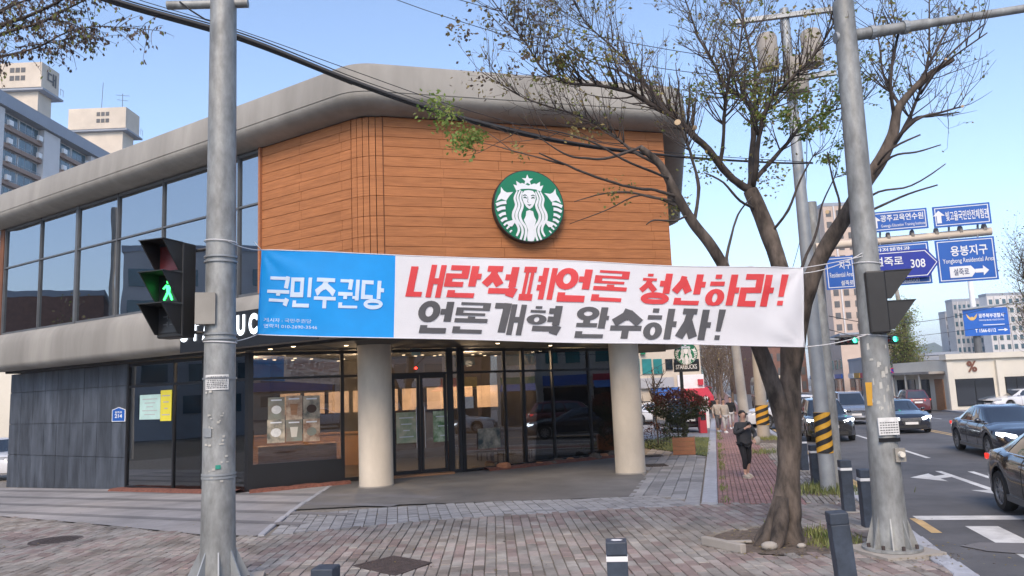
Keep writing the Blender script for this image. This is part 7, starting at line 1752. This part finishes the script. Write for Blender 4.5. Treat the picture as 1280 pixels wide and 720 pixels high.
MB().lathe([(.001, .03), (.42, .03), (.42, 0), (.001, 0)], c, (0, -1, 0), 24, cap=False).build('plate', MT['awn_r'], e); MB().lathe([(.001, .036), (.33, .036), (.33, .03)], c, (0, -1, 0), 24, cap=False).build('plate_face', MT['signn'], e); MB().box(c + Vector((0, -.05, 0)), (.7, .02, .07), Matrix.Rotation(.78, 3, 'Y')).build('slash', MT['awn_r'], e)
# police direction board on its arm
sY = gp(1205, 512).y
Yp = sY + 7; e = empty('police_sign', gp(1222, 505), 'blue police station banner sign with gold emblem on a tall post behind the cream shop', 'sign')
a, b = at(1204, 386, Yp), at(1262, 418, Yp); R, U, N = fr((-.08, -1, 0)); wd, h = (b - a).dot(R), a.z - b.z; O = a.lerp(b, .5); mb = MB(); mb.frm([(-wd / 2, -h / 2), (wd / 2, -h / 2), (wd / 2, h / 2), (-wd / 2, h / 2)], O, R, U, N, -.05, 0); o = mb.build('sign_panel', MT['signb'], e)
text('광주북부경찰서', O + R * wd * .12 + U * h * .22, R, U, N, wd * .56, h * .16, MT['signw'], o, .02, .01); text('GWANGJU BUKBU POLICE STATION', O + R * wd * .12 + U * h * .05, R, U, N, wd * .56, h * .07, MT['signw'], o, .006, .01)
text('T 1566-0112', O - R * wd * .04 - U * h * .32, R, U, N, wd * .46, h * .13, MT['signw'], o, .02, .01)
mb = MB(); mb.frm([(-.08 * wd, -.012 * h), (.40 * wd, -.012 * h), (.40 * wd, .012 * h), (-.08 * wd, .012 * h)], O - U * h * .12, R, U, N, .004, .008); mb.frm([(.24 * wd, -.015 * h), (.40 * wd, -.015 * h), (.40 * wd, .015 * h), (.24 * wd, .015 * h)], O - U * h * .32, R, U, N, .004, .008); mb.add([O + R * x * wd + U * y * h + N * .008 for x, y in ((.38, -.38), (.46, -.32), (.38, -.26))], [(0, 1, 2)]); mb.build('rule_and_arrow', MT['signw'], o)
mb = MB(); C_ = O - R * wd * .31 + U * h * .16
for s_ in (-1, 1): mb.add([C_ + R * (s_ * x * wd) + U * y * h + N * .01 for x, y in ((.02, -.02), (.13, .16), (.10, .02), (.08, -.03), (.03, -.10))], [(0, 1, 2, 3, 4)])
mb.lathe([(.001, .014), (wd * .045, .014), (wd * .045, .0)], C_ - U * h * .03, N, 12, cap=False); mb.build('gold_emblem', mat('gold print', (.62, .40, .12), .4), o)
MB().tube([at(1199, 387, Yp), at(1300, 376, Yp)], .09, 10).build('arm', MT['steel2'], e); pp = at(1221, 420, Yp + .5); MB().tube([(pp.x, pp.y, -1), (pp.x, pp.y, at(1221, 345, Yp).z)], [.26, .2], 18).build('post', MT['white'], e, auto=40); MB().tube([(pp.x, pp.y, at(1221, 442, Yp).z), (pp.x, pp.y, at(1221, 419, Yp).z)], .29, 18).build('wrap', MT['mull'], e, auto=40)
# ------------------------------------------------------------------ buildings
def block(name, P, z0, z1, m, label, cat='building', roof=None):
    """P = plan polygon counter-clockwise"""
    c = sum((Vector((p[0], p[1])) for p in P), Vector((0, 0))) / len(P); e = empty(name, (c.x, c.y, z0), label, cat); MB().prism(P, z0, z1).build('wall', m, e)
    if roof: MB().prism([((p[0] - c.x) * 1.015 + c.x, (p[1] - c.y) * 1.015 + c.y) for p in P], z1, z1 + roof[0]).build('roof', roof[1], e)
    return e
WM = {}
def wbox(e, name, c, size, ang, m):
    key = (name, tuple(round(s_, 2) for s_ in size), m.name)
    if key not in WM: mb = MB(); mb.box((0, 0, 0), key[1]); WM[key] = mb.mesh(name); WM[key].materials.append(m)
    return link(name, WM[key], None, e, c, (0, 0, ang))
# apartment slab far left: facade faces +x
XA, YA0, YA1, ZA = -72.0, 100.0, 146.0, 46.6
ap_ = block('apartment_block', [(XA - 12, YA0 - 20), (XA - .9, YA0 - 20), (XA - .9, YA1), (XA - 12, YA1)], -2, ZA - 1.2, MT['apt'], 'tall apartment slab with brown balcony bands behind the shop, lettered tower on its roof')
MB().box((XA - 6, (YA0 - 20 + YA1) / 2, ZA - .3), (13.4, YA1 - YA0 + 21, 1.9)).build('roof', MT['aptroof'], ap_)
ypx = lambda u: -XA / ((640 - u) / F_PX) * 1.0
piers = [(ypx(-30), ypx(-14)), (ypx(39), ypx(60)), (ypx(101), ypx(116)), (ypx(146), ypx(158))]
for y0, y1 in piers: MB().box((XA - .35, (y0 + y1) / 2, ZA / 2 - 1.6), (1.1, y1 - y0, ZA + .4)).build('pier', MT['apt'], ap_)
bays = [(ypx(-14), ypx(12)), (ypx(12), ypx(39)), (ypx(60), ypx(81)), (ypx(81), ypx(101)), (ypx(116), ypx(131)), (ypx(131), ypx(146))]
FH = 2.72
for bi, (y0, y1) in enumerate(bays):
    for fl_ in range(14):
        zt_f = ZA - 1.5 - fl_ * FH; ym, wd = (y0 + y1) / 2, y1 - y0
        if zt_f < 8: continue
        wbox(ap_, 'balcony_band', (XA - .30, ym, zt_f - 2.30), (.5, wd - .05, .62), 0, MT['aptband'])
        fr_o = wbox(ap_, 'window', (XA - .72, ym, zt_f - .98), (.12, wd - .3, 1.96), 0, MT['signw'])
        R_a = random.Random(bi * 31 + fl_)
        for q in range(3):
            wq = (wd - .5) / 3; link('pane', WM.setdefault(('pane', round(wq, 2)), (lambda m: (m.materials.append(MT['aptglass']), m)[1])(MB().box((0, 0, 0), (.05, round(wq - .12, 2), 1.78)).mesh('pane'))), None, ap_, (XA - .65 + R_a.uniform(0, .02), ym + (q - 1) * wq, zt_f - .98), (0, 0, R_a.uniform(-.02, .02)))
        mb_key = ('railing', round(wd, 2))
        if mb_key not in WM:
            mb = MB(); mb.box((0, 0, .3), (.05, wd - .2, .05)); mb.box((0, 0, 0), (.05, wd - .2, .05))
            for q in range(9): mb.box((0, -wd / 2 + .2 + (wd - .4) * q / 8, .15), (.03, .03, .3))
            WM[mb_key] = mb.mesh('railing'); WM[mb_key].materials.append(MT['steel2'])
        link('railing', WM[mb_key], None, ap_, (XA - .12, ym, zt_f - 1.95))
        if bi in (0, 2) or (bi % 2 and R_a.random() < .55): wbox(ap_, 'air_conditioner', (XA + .15, ym + (wd * .30 if bi % 2 else -wd * .2), zt_f - 1.62), (.4, .95, .75), 0, MT['white'])
def tower(u0, u1, vt, vo, Yc_, w_, lettered):
    x1 = XA - 3.6; y0 = x1 / ((u0 - 640) / F_PX); y1 = x1 / ((u1 - 640) / F_PX); zt_ = at(u0, vt, y0).z; zo = at(u0, vo, y0).z
    MB().box((x1 - w_ / 2, (y0 + y1) / 2, (zo + zt_) / 2), (w_, y1 - y0, zt_ - zo)).build('lift_tower', MT['cream'] if True else MT['apt'], ap_)
    MB().box((x1 - w_ / 2 - .3, (y0 + y1) / 2 + .3, (ZA + zo) / 2), (w_ - 1.4, y1 - y0 - 1.2, zo - ZA + .4)).build('tower_shaft', MT['cream'], ap_)
    MB().box((x1 - w_ / 2 + .1, (y0 + y1) / 2 + .6, zo - .2), (w_ + .2, y1 - y0 + 1.0, .35)).build('tower_slab', MT['aptroof'], ap_)
    for k, fz in enumerate((.30, .62)):
        for q in range(3): wbox(ap_, 'window', (x1 - w_ * .32 - .9 * q, y0 - .02, zt_ - (zt_ - zo) * fz), (.7, .08, .8), 0, MT['aptin'])
    mb = MB(); mb.box((x1 + .4, y1 + .6, zo + .9), (.06, .06, 1.2)); mb.box((x1 + .4, y1 - .2, zo + .9), (.06, .06, 1.2)); mb.box((x1 + .4, y1 + .2, zo + 1.4), (.06, .9, .06)); mb.build('railing', MT['steel2'], ap_)
    if lettered: text('대', Vector((x1 + .03, (y0 + y1) / 2 + .3, (zo + zt_) / 2 + .2)), Vector((0, 1, 0)), Z, Vector((1, 0, 0)), (y1 - y0) * .52, (zt_ - zo) * .52, MT['aptin'], ap_, .03, .05)
    return x1, y0, y1, zt_
tower(33.5, 57, 78, 109, 0, 9.5, True); x1, y0, y1, zt_ = tower(146, 164, 134, 160, 0, 11.5, False)
an = MB(); an.tube([(x1 - 1, y0 + .5, zt_), (x1 - 1, y0 + .5, zt_ + 3.0)], .06, 6)
for q, z in ((1.0, 1.6), (1.3, 2.6)): an.tube([(x1 - 1 - q, y0 + .3, zt_ + z + .1), (x1 - 1 + q, y0 + .7, zt_ + z - .1)], .045, 5)
an.build('antenna', MT['mull'], ap_); MB().tube([(x1 - 5.2, y0 + .5, zt_), (x1 - 5.0, y0 + .5, zt_ + 5.5)], .05, 6).build('lightning_rod', MT['mull'], ap_)
# low building and lot left of the slate wall
lb = at(-6, 470, 48); block('annex_building', [(lb.x - 22, 46), (lb.x + 4, 46), (lb.x + 4, 58), (lb.x - 22, 58)], -2, 5.2, MT['creamsh'], 'low pale annex seen in the gap left of the slate wall')
# far right apartments
def flats(u0, u1, v0, Y, depth, m, label, rows, cols_, wm, fh=None, wz=1.5, cat='building', z1=None):
    a, b = at(u0, v0, Y), at(u1, v0, Y); H_ = a.z if z1 is None else z1; e = block('apartment_block', [(a.x, Y), (b.x, Y), (b.x, Y + depth), (a.x, Y + depth)], -4, H_, m, label, cat, roof=(.8, MT['aptroof'])); fh = fh or 2.8
    for r_ in range(rows):
        for c_ in range(cols_):
            wd = (b.x - a.x) / cols_; wbox(e, 'window', (a.x + wd * (c_ + .5), Y - .02, H_ - 1.9 - r_ * fh), (wd * .5, .16, wz), 0, wm)
    for c_ in range(1, cols_, 2): wd = (b.x - a.x) / cols_; wbox(e, 'rib', (a.x + wd * c_, Y - .2, H_ / 2 - 2), (wd * .12, .4, H_ + 3.9), 0, MT['apt'])
    return e
flats(1028, 1092, 258, 183, 14, MT['peach'], 'peach apartment tower rising behind the striped poles', 13, 5, MT['aptin'])
flats(1181, 1190, 392, 265, 4, MT['greyb'], 'narrow grey apartment tower, leftmost of the far cluster', 11, 2, MT['aptin'])
flats(1190, 1230, 377, 250, 4, MT['greyb'], 'grey apartment tower with many windows left of the police sign', 14, 7, MT['aptglass'])
flats(1233, 1300, 370, 235, 4, MT['apt'], 'pale apartment tower behind the police sign', 15, 8, MT['aptglass'])
flats(945, 1003, 400, 150, 20, MT['brownb'], 'brown apartment building far down the street behind the trunk', 12, 6, MT['aptin'], cat='building')
mt = MB(); prof_ = [(-10, 0), (1040, 478), (1085, 452), (1120, 446), (1150, 432), (1168, 428), (1190, 440), (1230, 452), (1300, 462), (1400, 478)]
for i, (u, v) in enumerate(prof_[1:]):
    p = at(u, v, 1500); mt.v += [(p.x, 1500, -20), (p.x, 1500, p.z), (p.x * 1.25, 2100, -20)]
for i in range(len(prof_) - 2): a = i * 3; mt.f += [(a, a + 3, a + 4, a + 1), (a + 1, a + 4, a + 5, a + 2)]; mt.m += [0, 0]
tag(mt.build('hills', MT['sky_mtn'], smooth=False), kind='structure')
# the cream corner shop across the road with percent emblem
sA = gp(1205, 512); sP = Vector(P2(sA)); fd = Vector((1, .02)).normalized(); Rs, Us, Ns = V3(fd, 0), Z, Vector((fd.y, -fd.x, 0))
ysh = sP.y; zgs = gz(*sP) - .1; ztop = at(1180, 443, ysh).z
uX = lambda u, v=480: (Vector(P2(onplane(u, v, sA, Ns))) - sP).dot(fd)
x0, x1_ = uX(1186), 26
shop = block('corner_shop', [tuple(sP + fd * x0), tuple(sP + fd * x1_), tuple(sP + fd * x1_ + Vector((0, 10))), tuple(sP + fd * (x0 + 1.0) + Vector((0, 10)))], zgs, ztop - .4, MT['creamsh'], 'low cream corner shop with brown percent emblem across the road', 'shop')
MB().obox(sP + fd * (x0 - .15), sP + fd * (x1_ + .1), ztop - .4, ztop, -.25, .6).build('cornice', MT['creamsh'], shop)
def shop_win(u0, u1, v0, v1, m, nmull=2):
    a, b = onplane(u0, v0, sA + Ns * .05, Ns), onplane(u1, v1, sA + Ns * .05, Ns); R_ = Rs; wd, h = (b - a).dot(Rs), a.z - b.z; O = a.lerp(b, .5); mb = MB(); mb.frm([(-wd / 2, -h / 2), (wd / 2, -h / 2), (wd / 2, h / 2), (-wd / 2, h / 2)], O, Rs, Z, Ns, -.1, 0); w_ = mb.build('window', MT['frame'], shop)
    for k in range(nmull): q = wd / nmull; mb = MB(); c = O + Rs * (-wd / 2 + q * (k + .5)); mb.frm([(-q / 2 + .05, -h / 2 + .06), (q / 2 - .05, -h / 2 + .06), (q / 2 - .05, h / 2 - .06), (-q / 2 + .05, h / 2 - .06)], c, Rs, Z, Ns, 0, .02); mb.build('pane', m, w_)
shop_win(1193, 1246, 474, 506, MT['cglass'], 2); shop_win(1256, 1300, 471, 498, MT['cglass'], 3)
text('%', onplane(1214.5, 458, sA + Ns * .02, Ns), Rs, Z, Ns, None, (at(1214, 451, ysh).z - at(1214, 465, ysh).z), mat('brown emblem', (.16, .06, .035), .6), shop, .03, .05)
for u in (1189, 1251): p = onplane(u, 490, sA, Ns); MB().box((p.x, p.y - .12, (zgs + ztop) / 2 - .3), (.45, .24, ztop - zgs - .6)).build('pier', MT['creamsh'], shop)
# canopy, posts and doors along the street side of the corner shop
w0, w1 = sP + fd * x0, sP + fd * (x0 + 1.0) + Vector((0, 10)); wd_ = (w1 - w0).normalized(); wn = Vector((-wd_.y, wd_.x)); wa = atan2(wd_.y, wd_.x)
for k, (a_, b_) in enumerate(((.8, 2.2), (3.2, 4.8), (5.8, 7.4), (8.0, 9.4))):
    c = w0 + wd_ * (a_ + b_) / 2 + wn * .02; wbox(shop, 'door', (c.x, c.y, zgs + 1.2), (b_ - a_, .1, 2.3), wa, MT['counter'] if k == 0 else MT['cglass'])
    c = w0 + wd_ * (b_ + .4) + wn * .95; MB().tube([(c.x, c.y, zgs), (c.x, c.y, zgs + 2.75)], .08, 8).build('canopy_post', MT['creamsh'], shop)
c = w0 + wd_ * 5.2 + wn * .55; MB().box((c.x, c.y, zgs + 2.85), (9.6, 1.2, .18), Matrix.Rotation(wa, 3, 'Z')).build('canopy', MT['conc2'], shop)
# shops further along the far side, facing the road
def street_front(t, s0, s1, h, m, label, side=1, shops=2, signs=(), floors=1, awn=None, name='shop_building', wm='cglass'):
    a, b = st(s0, t), st(s1, t); dd = Vector((DS.x, DS.y)); nn = Vector((NS.x, NS.y)) * side; z0 = gz(a.x, a.y) - .2
    pl = [tuple(Vector(P2(a))), tuple(Vector(P2(b))), tuple(Vector(P2(b)) + nn * 9), tuple(Vector(P2(a)) + nn * 9)]
    if side > 0: pl = pl[::-1]
    e = block(name, pl, z0, z0 + h, m, label, roof=(.3, MT['aptroof'])); ang = atan2(dd.y, dd.x); L_ = s1 - s0
    for k in range(shops):
        s_ = s0 + L_ * (k + .5) / shops; c = st(s_, t); c = Vector(P2(c)) - nn * .03; w_ = L_ / shops * .84
        wbox(e, 'window', (c.x, c.y, z0 + 1.4), (w_, .14, 2.3), ang, MT[wm])
        if signs: c2 = c - nn * .1; wbox(e, 'sign_board', (c2.x, c2.y, z0 + 3.0), (w_, .2, .65), ang, MT[signs[k % len(signs)]])
        if awn and k % 2 == 0:
            mb = MB(); o_ = c; q = [o_ + dd * w_ * .5, o_ - dd * w_ * .5]; mb.add([(q[0].x, q[0].y, z0 + 2.95), (q[1].x, q[1].y, z0 + 2.95), (q[1].x - nn.x * 1.3, q[1].y - nn.y * 1.3, z0 + 2.45), (q[0].x - nn.x * 1.3, q[0].y - nn.y * 1.3, z0 + 2.45)], [(0, 1, 2, 3)]); ob_ = mb.build('awning', MT[awn], e); so = ob_.modifiers.new('thick', 'SOLIDIFY'); so.thickness = .04
        for f in range(1, floors):
            for q in range(2): c3 = st(s0 + L_ * (k + .27 + .46 * q) / shops, t); c3 = Vector(P2(c3)) - nn * .02; wbox(e, 'window', (c3.x, c3.y, z0 + 3.4 + f * 3.0 - 1.6), (w_ * .36, .12, 1.4), ang, MT['teal'] if f % 2 else MT['aptglass'])
    # end wall windows facing the camera
    for f in range(1, floors):
        for q in range(2): p = Vector(P2(a)) + nn * (2.5 + 3.8 * q) - dd * .03; wbox(e, 'window', (p.x, p.y, z0 + 3.4 + f * 3.0 - 1.6), (.12, 1.8, 1.4), ang, MT['aptglass'])
    return e
print('shop s,t', side_s(sP.x, sP.y), side_t(sP.x, sP.y), ysh, zgs, ztop)
street_front(15.8, 72, 84, 4.2, MT['cream'], 'low cream shop row beyond the pale pole across the road', 1, 3, ('awn_r', 'greyb', 'signb'), 1, 'awn_r')
street_front(15.8, 87, 105, 5.0, MT['greyb'], 'grey shop building further along the far side', 1, 4, ('signw', 'awn_r', 'yellow'), 1)
street_front(15.8, 110, 150, 9, MT['peach'], 'pale two storey building far along the far side of the road', 1, 5, ('signb', 'signw'), 2)
street_front(-4.2, 56, 66, 7.6, MT['brownb'], 'brown shop building on the left of the walk behind the first bare tree', -1, 3, ('awn_r', 'signw', 'yellow'), 2, 'awn_r')
street_front(-4.4, 68, 84, 10.5, MT['cream'], 'cream shop building further along the left of the walk', -1, 4, ('signb', 'awn_r', 'signw'), 3, 'awn_b')
street_front(-4.4, 87, 120, 13, MT['greyb'], 'grey shop building far along the left of the walk', -1, 6, ('yellow', 'signw', 'awn_r'), 4)
street_front(-4.4, 124, 170, 12, MT['peach'], 'pale building closing the far end of the walk', -1, 6, ('signw', 'awn_r'), 4)
# beige block with teal windows beyond the lot, facing the camera
Yt = 55; a = at(770, 500, Yt); b = at(879, 500, Yt); zt_ = at(820, 424, Yt).z; tb_ = block('shop_building', [(a.x - 6, Yt), (b.x, Yt), (b.x, Yt + 5), (a.x - 6, Yt + 5)], -2.5, zt_ + 3.5, MT['cream'], 'beige block with teal windows and coloured awnings beyond the parking lot', roof=(.4, MT['aptroof']))
def tb_box(nm, u0, v0, u1, v1, m, d=.12, off=0.02):
    p, q = at(u0, v0, Yt - off), at(u1, v1, Yt - off); return wbox(tb_, nm, ((p.x + q.x) / 2, Yt - off - d / 2 + .02, (p.z + q.z) / 2), (abs(q.x - p.x), d, abs(p.z - q.z)), 0, m)
for u0, u1, m in ((780, 800, 'teal'), (802, 815, 'teal'), (816, 828, 'teal')): tb_box('window', u0, 449, u1, 467, MT[m])
for k in range(4): tb_box('window', 831 + 11 * k, 449, 841 + 11 * k, 462, MT['cglass'])
tb_box('sign_board', 800, 473, 842, 484, MT['greyb'], .3); tb_box('wall_panel', 846, 469, 880, 488, MT['white'], .2); tb_box('sign_board', 871, 474, 878, 481, MT['awn_r'], .4); tb_box('sign_board', 800, 438, 806, 443, MT['green'], .3)
for k in range(4): tb_box('shop_window', 797 + 20 * k, 502, 814 + 20 * k, 522, MT['cglass'])
for u0, u1, m in ((813, 848, 'awn_b'), (849, 884, 'awn_r')):
    p, q = at(u0, 486, Yt), at(u1, 486, Yt); z0_, z1_ = at(u0, 486, Yt).z, at(u0, 497, Yt).z; mb = MB(); mb.add([(p.x, Yt - .05, z0_), (q.x, Yt - .05, z0_), (q.x, Yt - 1.6, z1_), (p.x, Yt - 1.6, z1_), (q.x, Yt - 1.6, z1_ - .25), (p.x, Yt - 1.6, z1_ - .25)], [(0, 1, 2, 3), (3, 2, 4, 5)]); o = mb.build('awning', MT[m], tb_); so = o.modifiers.new('thick', 'SOLIDIFY'); so.thickness = .05
# across the side road, behind the camera: what the shop glass mirrors
def simple(P, z1, m, label, fl_=4, wm='aptglass', facing=None):
    e = block('apartment_block' if z1 > 15 else 'shop_building', P, -3, z1, MT[m], label, roof=(.6, MT['aptroof'])); a, b = Vector(P[facing]), Vector(P[(facing + 1) % len(P)]); d = (b - a); L_ = d.length; d.normalize(); n = Vector((d.y, -d.x)); ang = atan2(d.y, d.x); k = max(2, int(L_ / 4))
    for f in range(fl_):
        for q in range(k): c = a + d * L_ * (q + .5) / k + n * .02; wbox(e, 'window', (c.x, c.y, 2.0 + f * (z1 - 1.5) / fl_), (L_ / k * .62, .15, (z1 - 1.5) / fl_ * .55), ang, MT[wm])
    return e
simple([(-84, 27), (-78, 2), (-66, 4), (-70, 28)], 17.5, 'greyb', 'dark grey block to the left outside the view', 5, facing=2)
simple([(-90, 60), (-84, 30), (-74, 30), (-78, 60)], 13.5, 'brownb', 'low brown block to the left outside the view', 2, facing=2)
street_front(15.6, -12, -1, 7.5, MT['creamsh'], 'pale shop with red awning across the road outside the view', 1, 3, ('awn_r', 'signw', 'signb'), 2, 'awn_r')
street_front(15.6, 0, 10, 9.5, MT['brownb'], 'brown brick shop across the road outside the view', 1, 3, ('signw', 'awn_r', 'yellow'), 2)
street_front(15.6, 11, 20, 6.5, MT['creamsh'], 'pale shop with blue awning across the road outside the view', 1, 3, ('green', 'signb', 'awn_r'), 2, 'awn_b')
on_st(make_car('sedan', PW, 'sedan_car', 'white car parked across the road outside the view', lights=False), 8.5, 12.3, AWAY); on_st(make_car('suv', PR, 'suv_car', 'dark red car parked across the road outside the view', lights=False), 15.5, 12.3, AWAY)
for x, y, h, sd, lab in ((-44, 29, 10, 71, 'bare tree to the left outside the view'), (-50, 37, 8, 72, 'bushy tree far to the left outside the view'), (2, -22, 9, 73, 'bare tree behind the camera, left of two'), (18, -24, 10, 74, 'bare tree behind the camera, right of two')): far_tree(Vector((x, y, gz(x, y))), h, sd, lab, .5, (0, 1, 2), n0=20, size=.2, r0_=.16)
e = empty('utility_pole', (-36, 26, -1), 'grey pole to the left outside the view', 'utility pole'); MB().tube([(-36, 26, -1), (-36, 26, 14)], [.2, .14], 12).build('shaft', MT['conc2'], e)
for i, (x0_, x1_2, h, m) in enumerate(((-8, 8, 9, 'brownb'), (9, 24, 7, 'cream'), (25, 42, 10, 'greyb'), (44, 62, 8, 'creamsh'))):
    e = simple([(x1_2, -34), (x0_, -34 ), (x0_, -46), (x1_2, -46)][::-1], h, m, ['brown', 'cream', 'grey', 'pale'][i] + ' shop building behind the camera across the side road', 3, facing=2)
    wbox(e, 'sign_board', ((x0_ + x1_2) / 2, -33.7, 3.4), (x1_2 - x0_ - 2, .4, .9), 0, MT[('awn_r', 'signb', 'signw', 'awn_b')[i]])
for i, (x, y, pt_, lab) in enumerate(((9, -8, PW, 'white sedan waiting on the side road behind the camera'), (16, -12, PR, 'dark red car on the side road behind the camera'), (-6, -14, PS, 'silver car on the side road behind the camera'))):
    place(make_car(('sedan', 'suv', 'sedan')[i], pt_, 'sedan_car' if i != 1 else 'suv_car', lab, lights=False), x, y, .3)

# thin haze in the air round the whole scene
hz = MB(); hz.box((0, 700, 60), (6400, 7200, 270)); ho = hz.build('haze', None); ho['kind'] = 'stuff'; ho['label'] = 'thin pale haze in the air over the whole street'
hm = bpy.data.materials.new('haze air'); hm.use_nodes = True; hn = hm.node_tree.nodes; hn.remove(hn['Principled BSDF']); pv = hn.new('ShaderNodeVolumePrincipled'); pv.inputs['Color'].default_value = (.80, .88, 1, 1); pv.inputs['Density'].default_value = .0004; pv.inputs['Anisotropy'].default_value = 0
hm.node_tree.links.new(pv.outputs[0], hn['Material Output'].inputs['Volume']); ho.data.materials.append(hm)
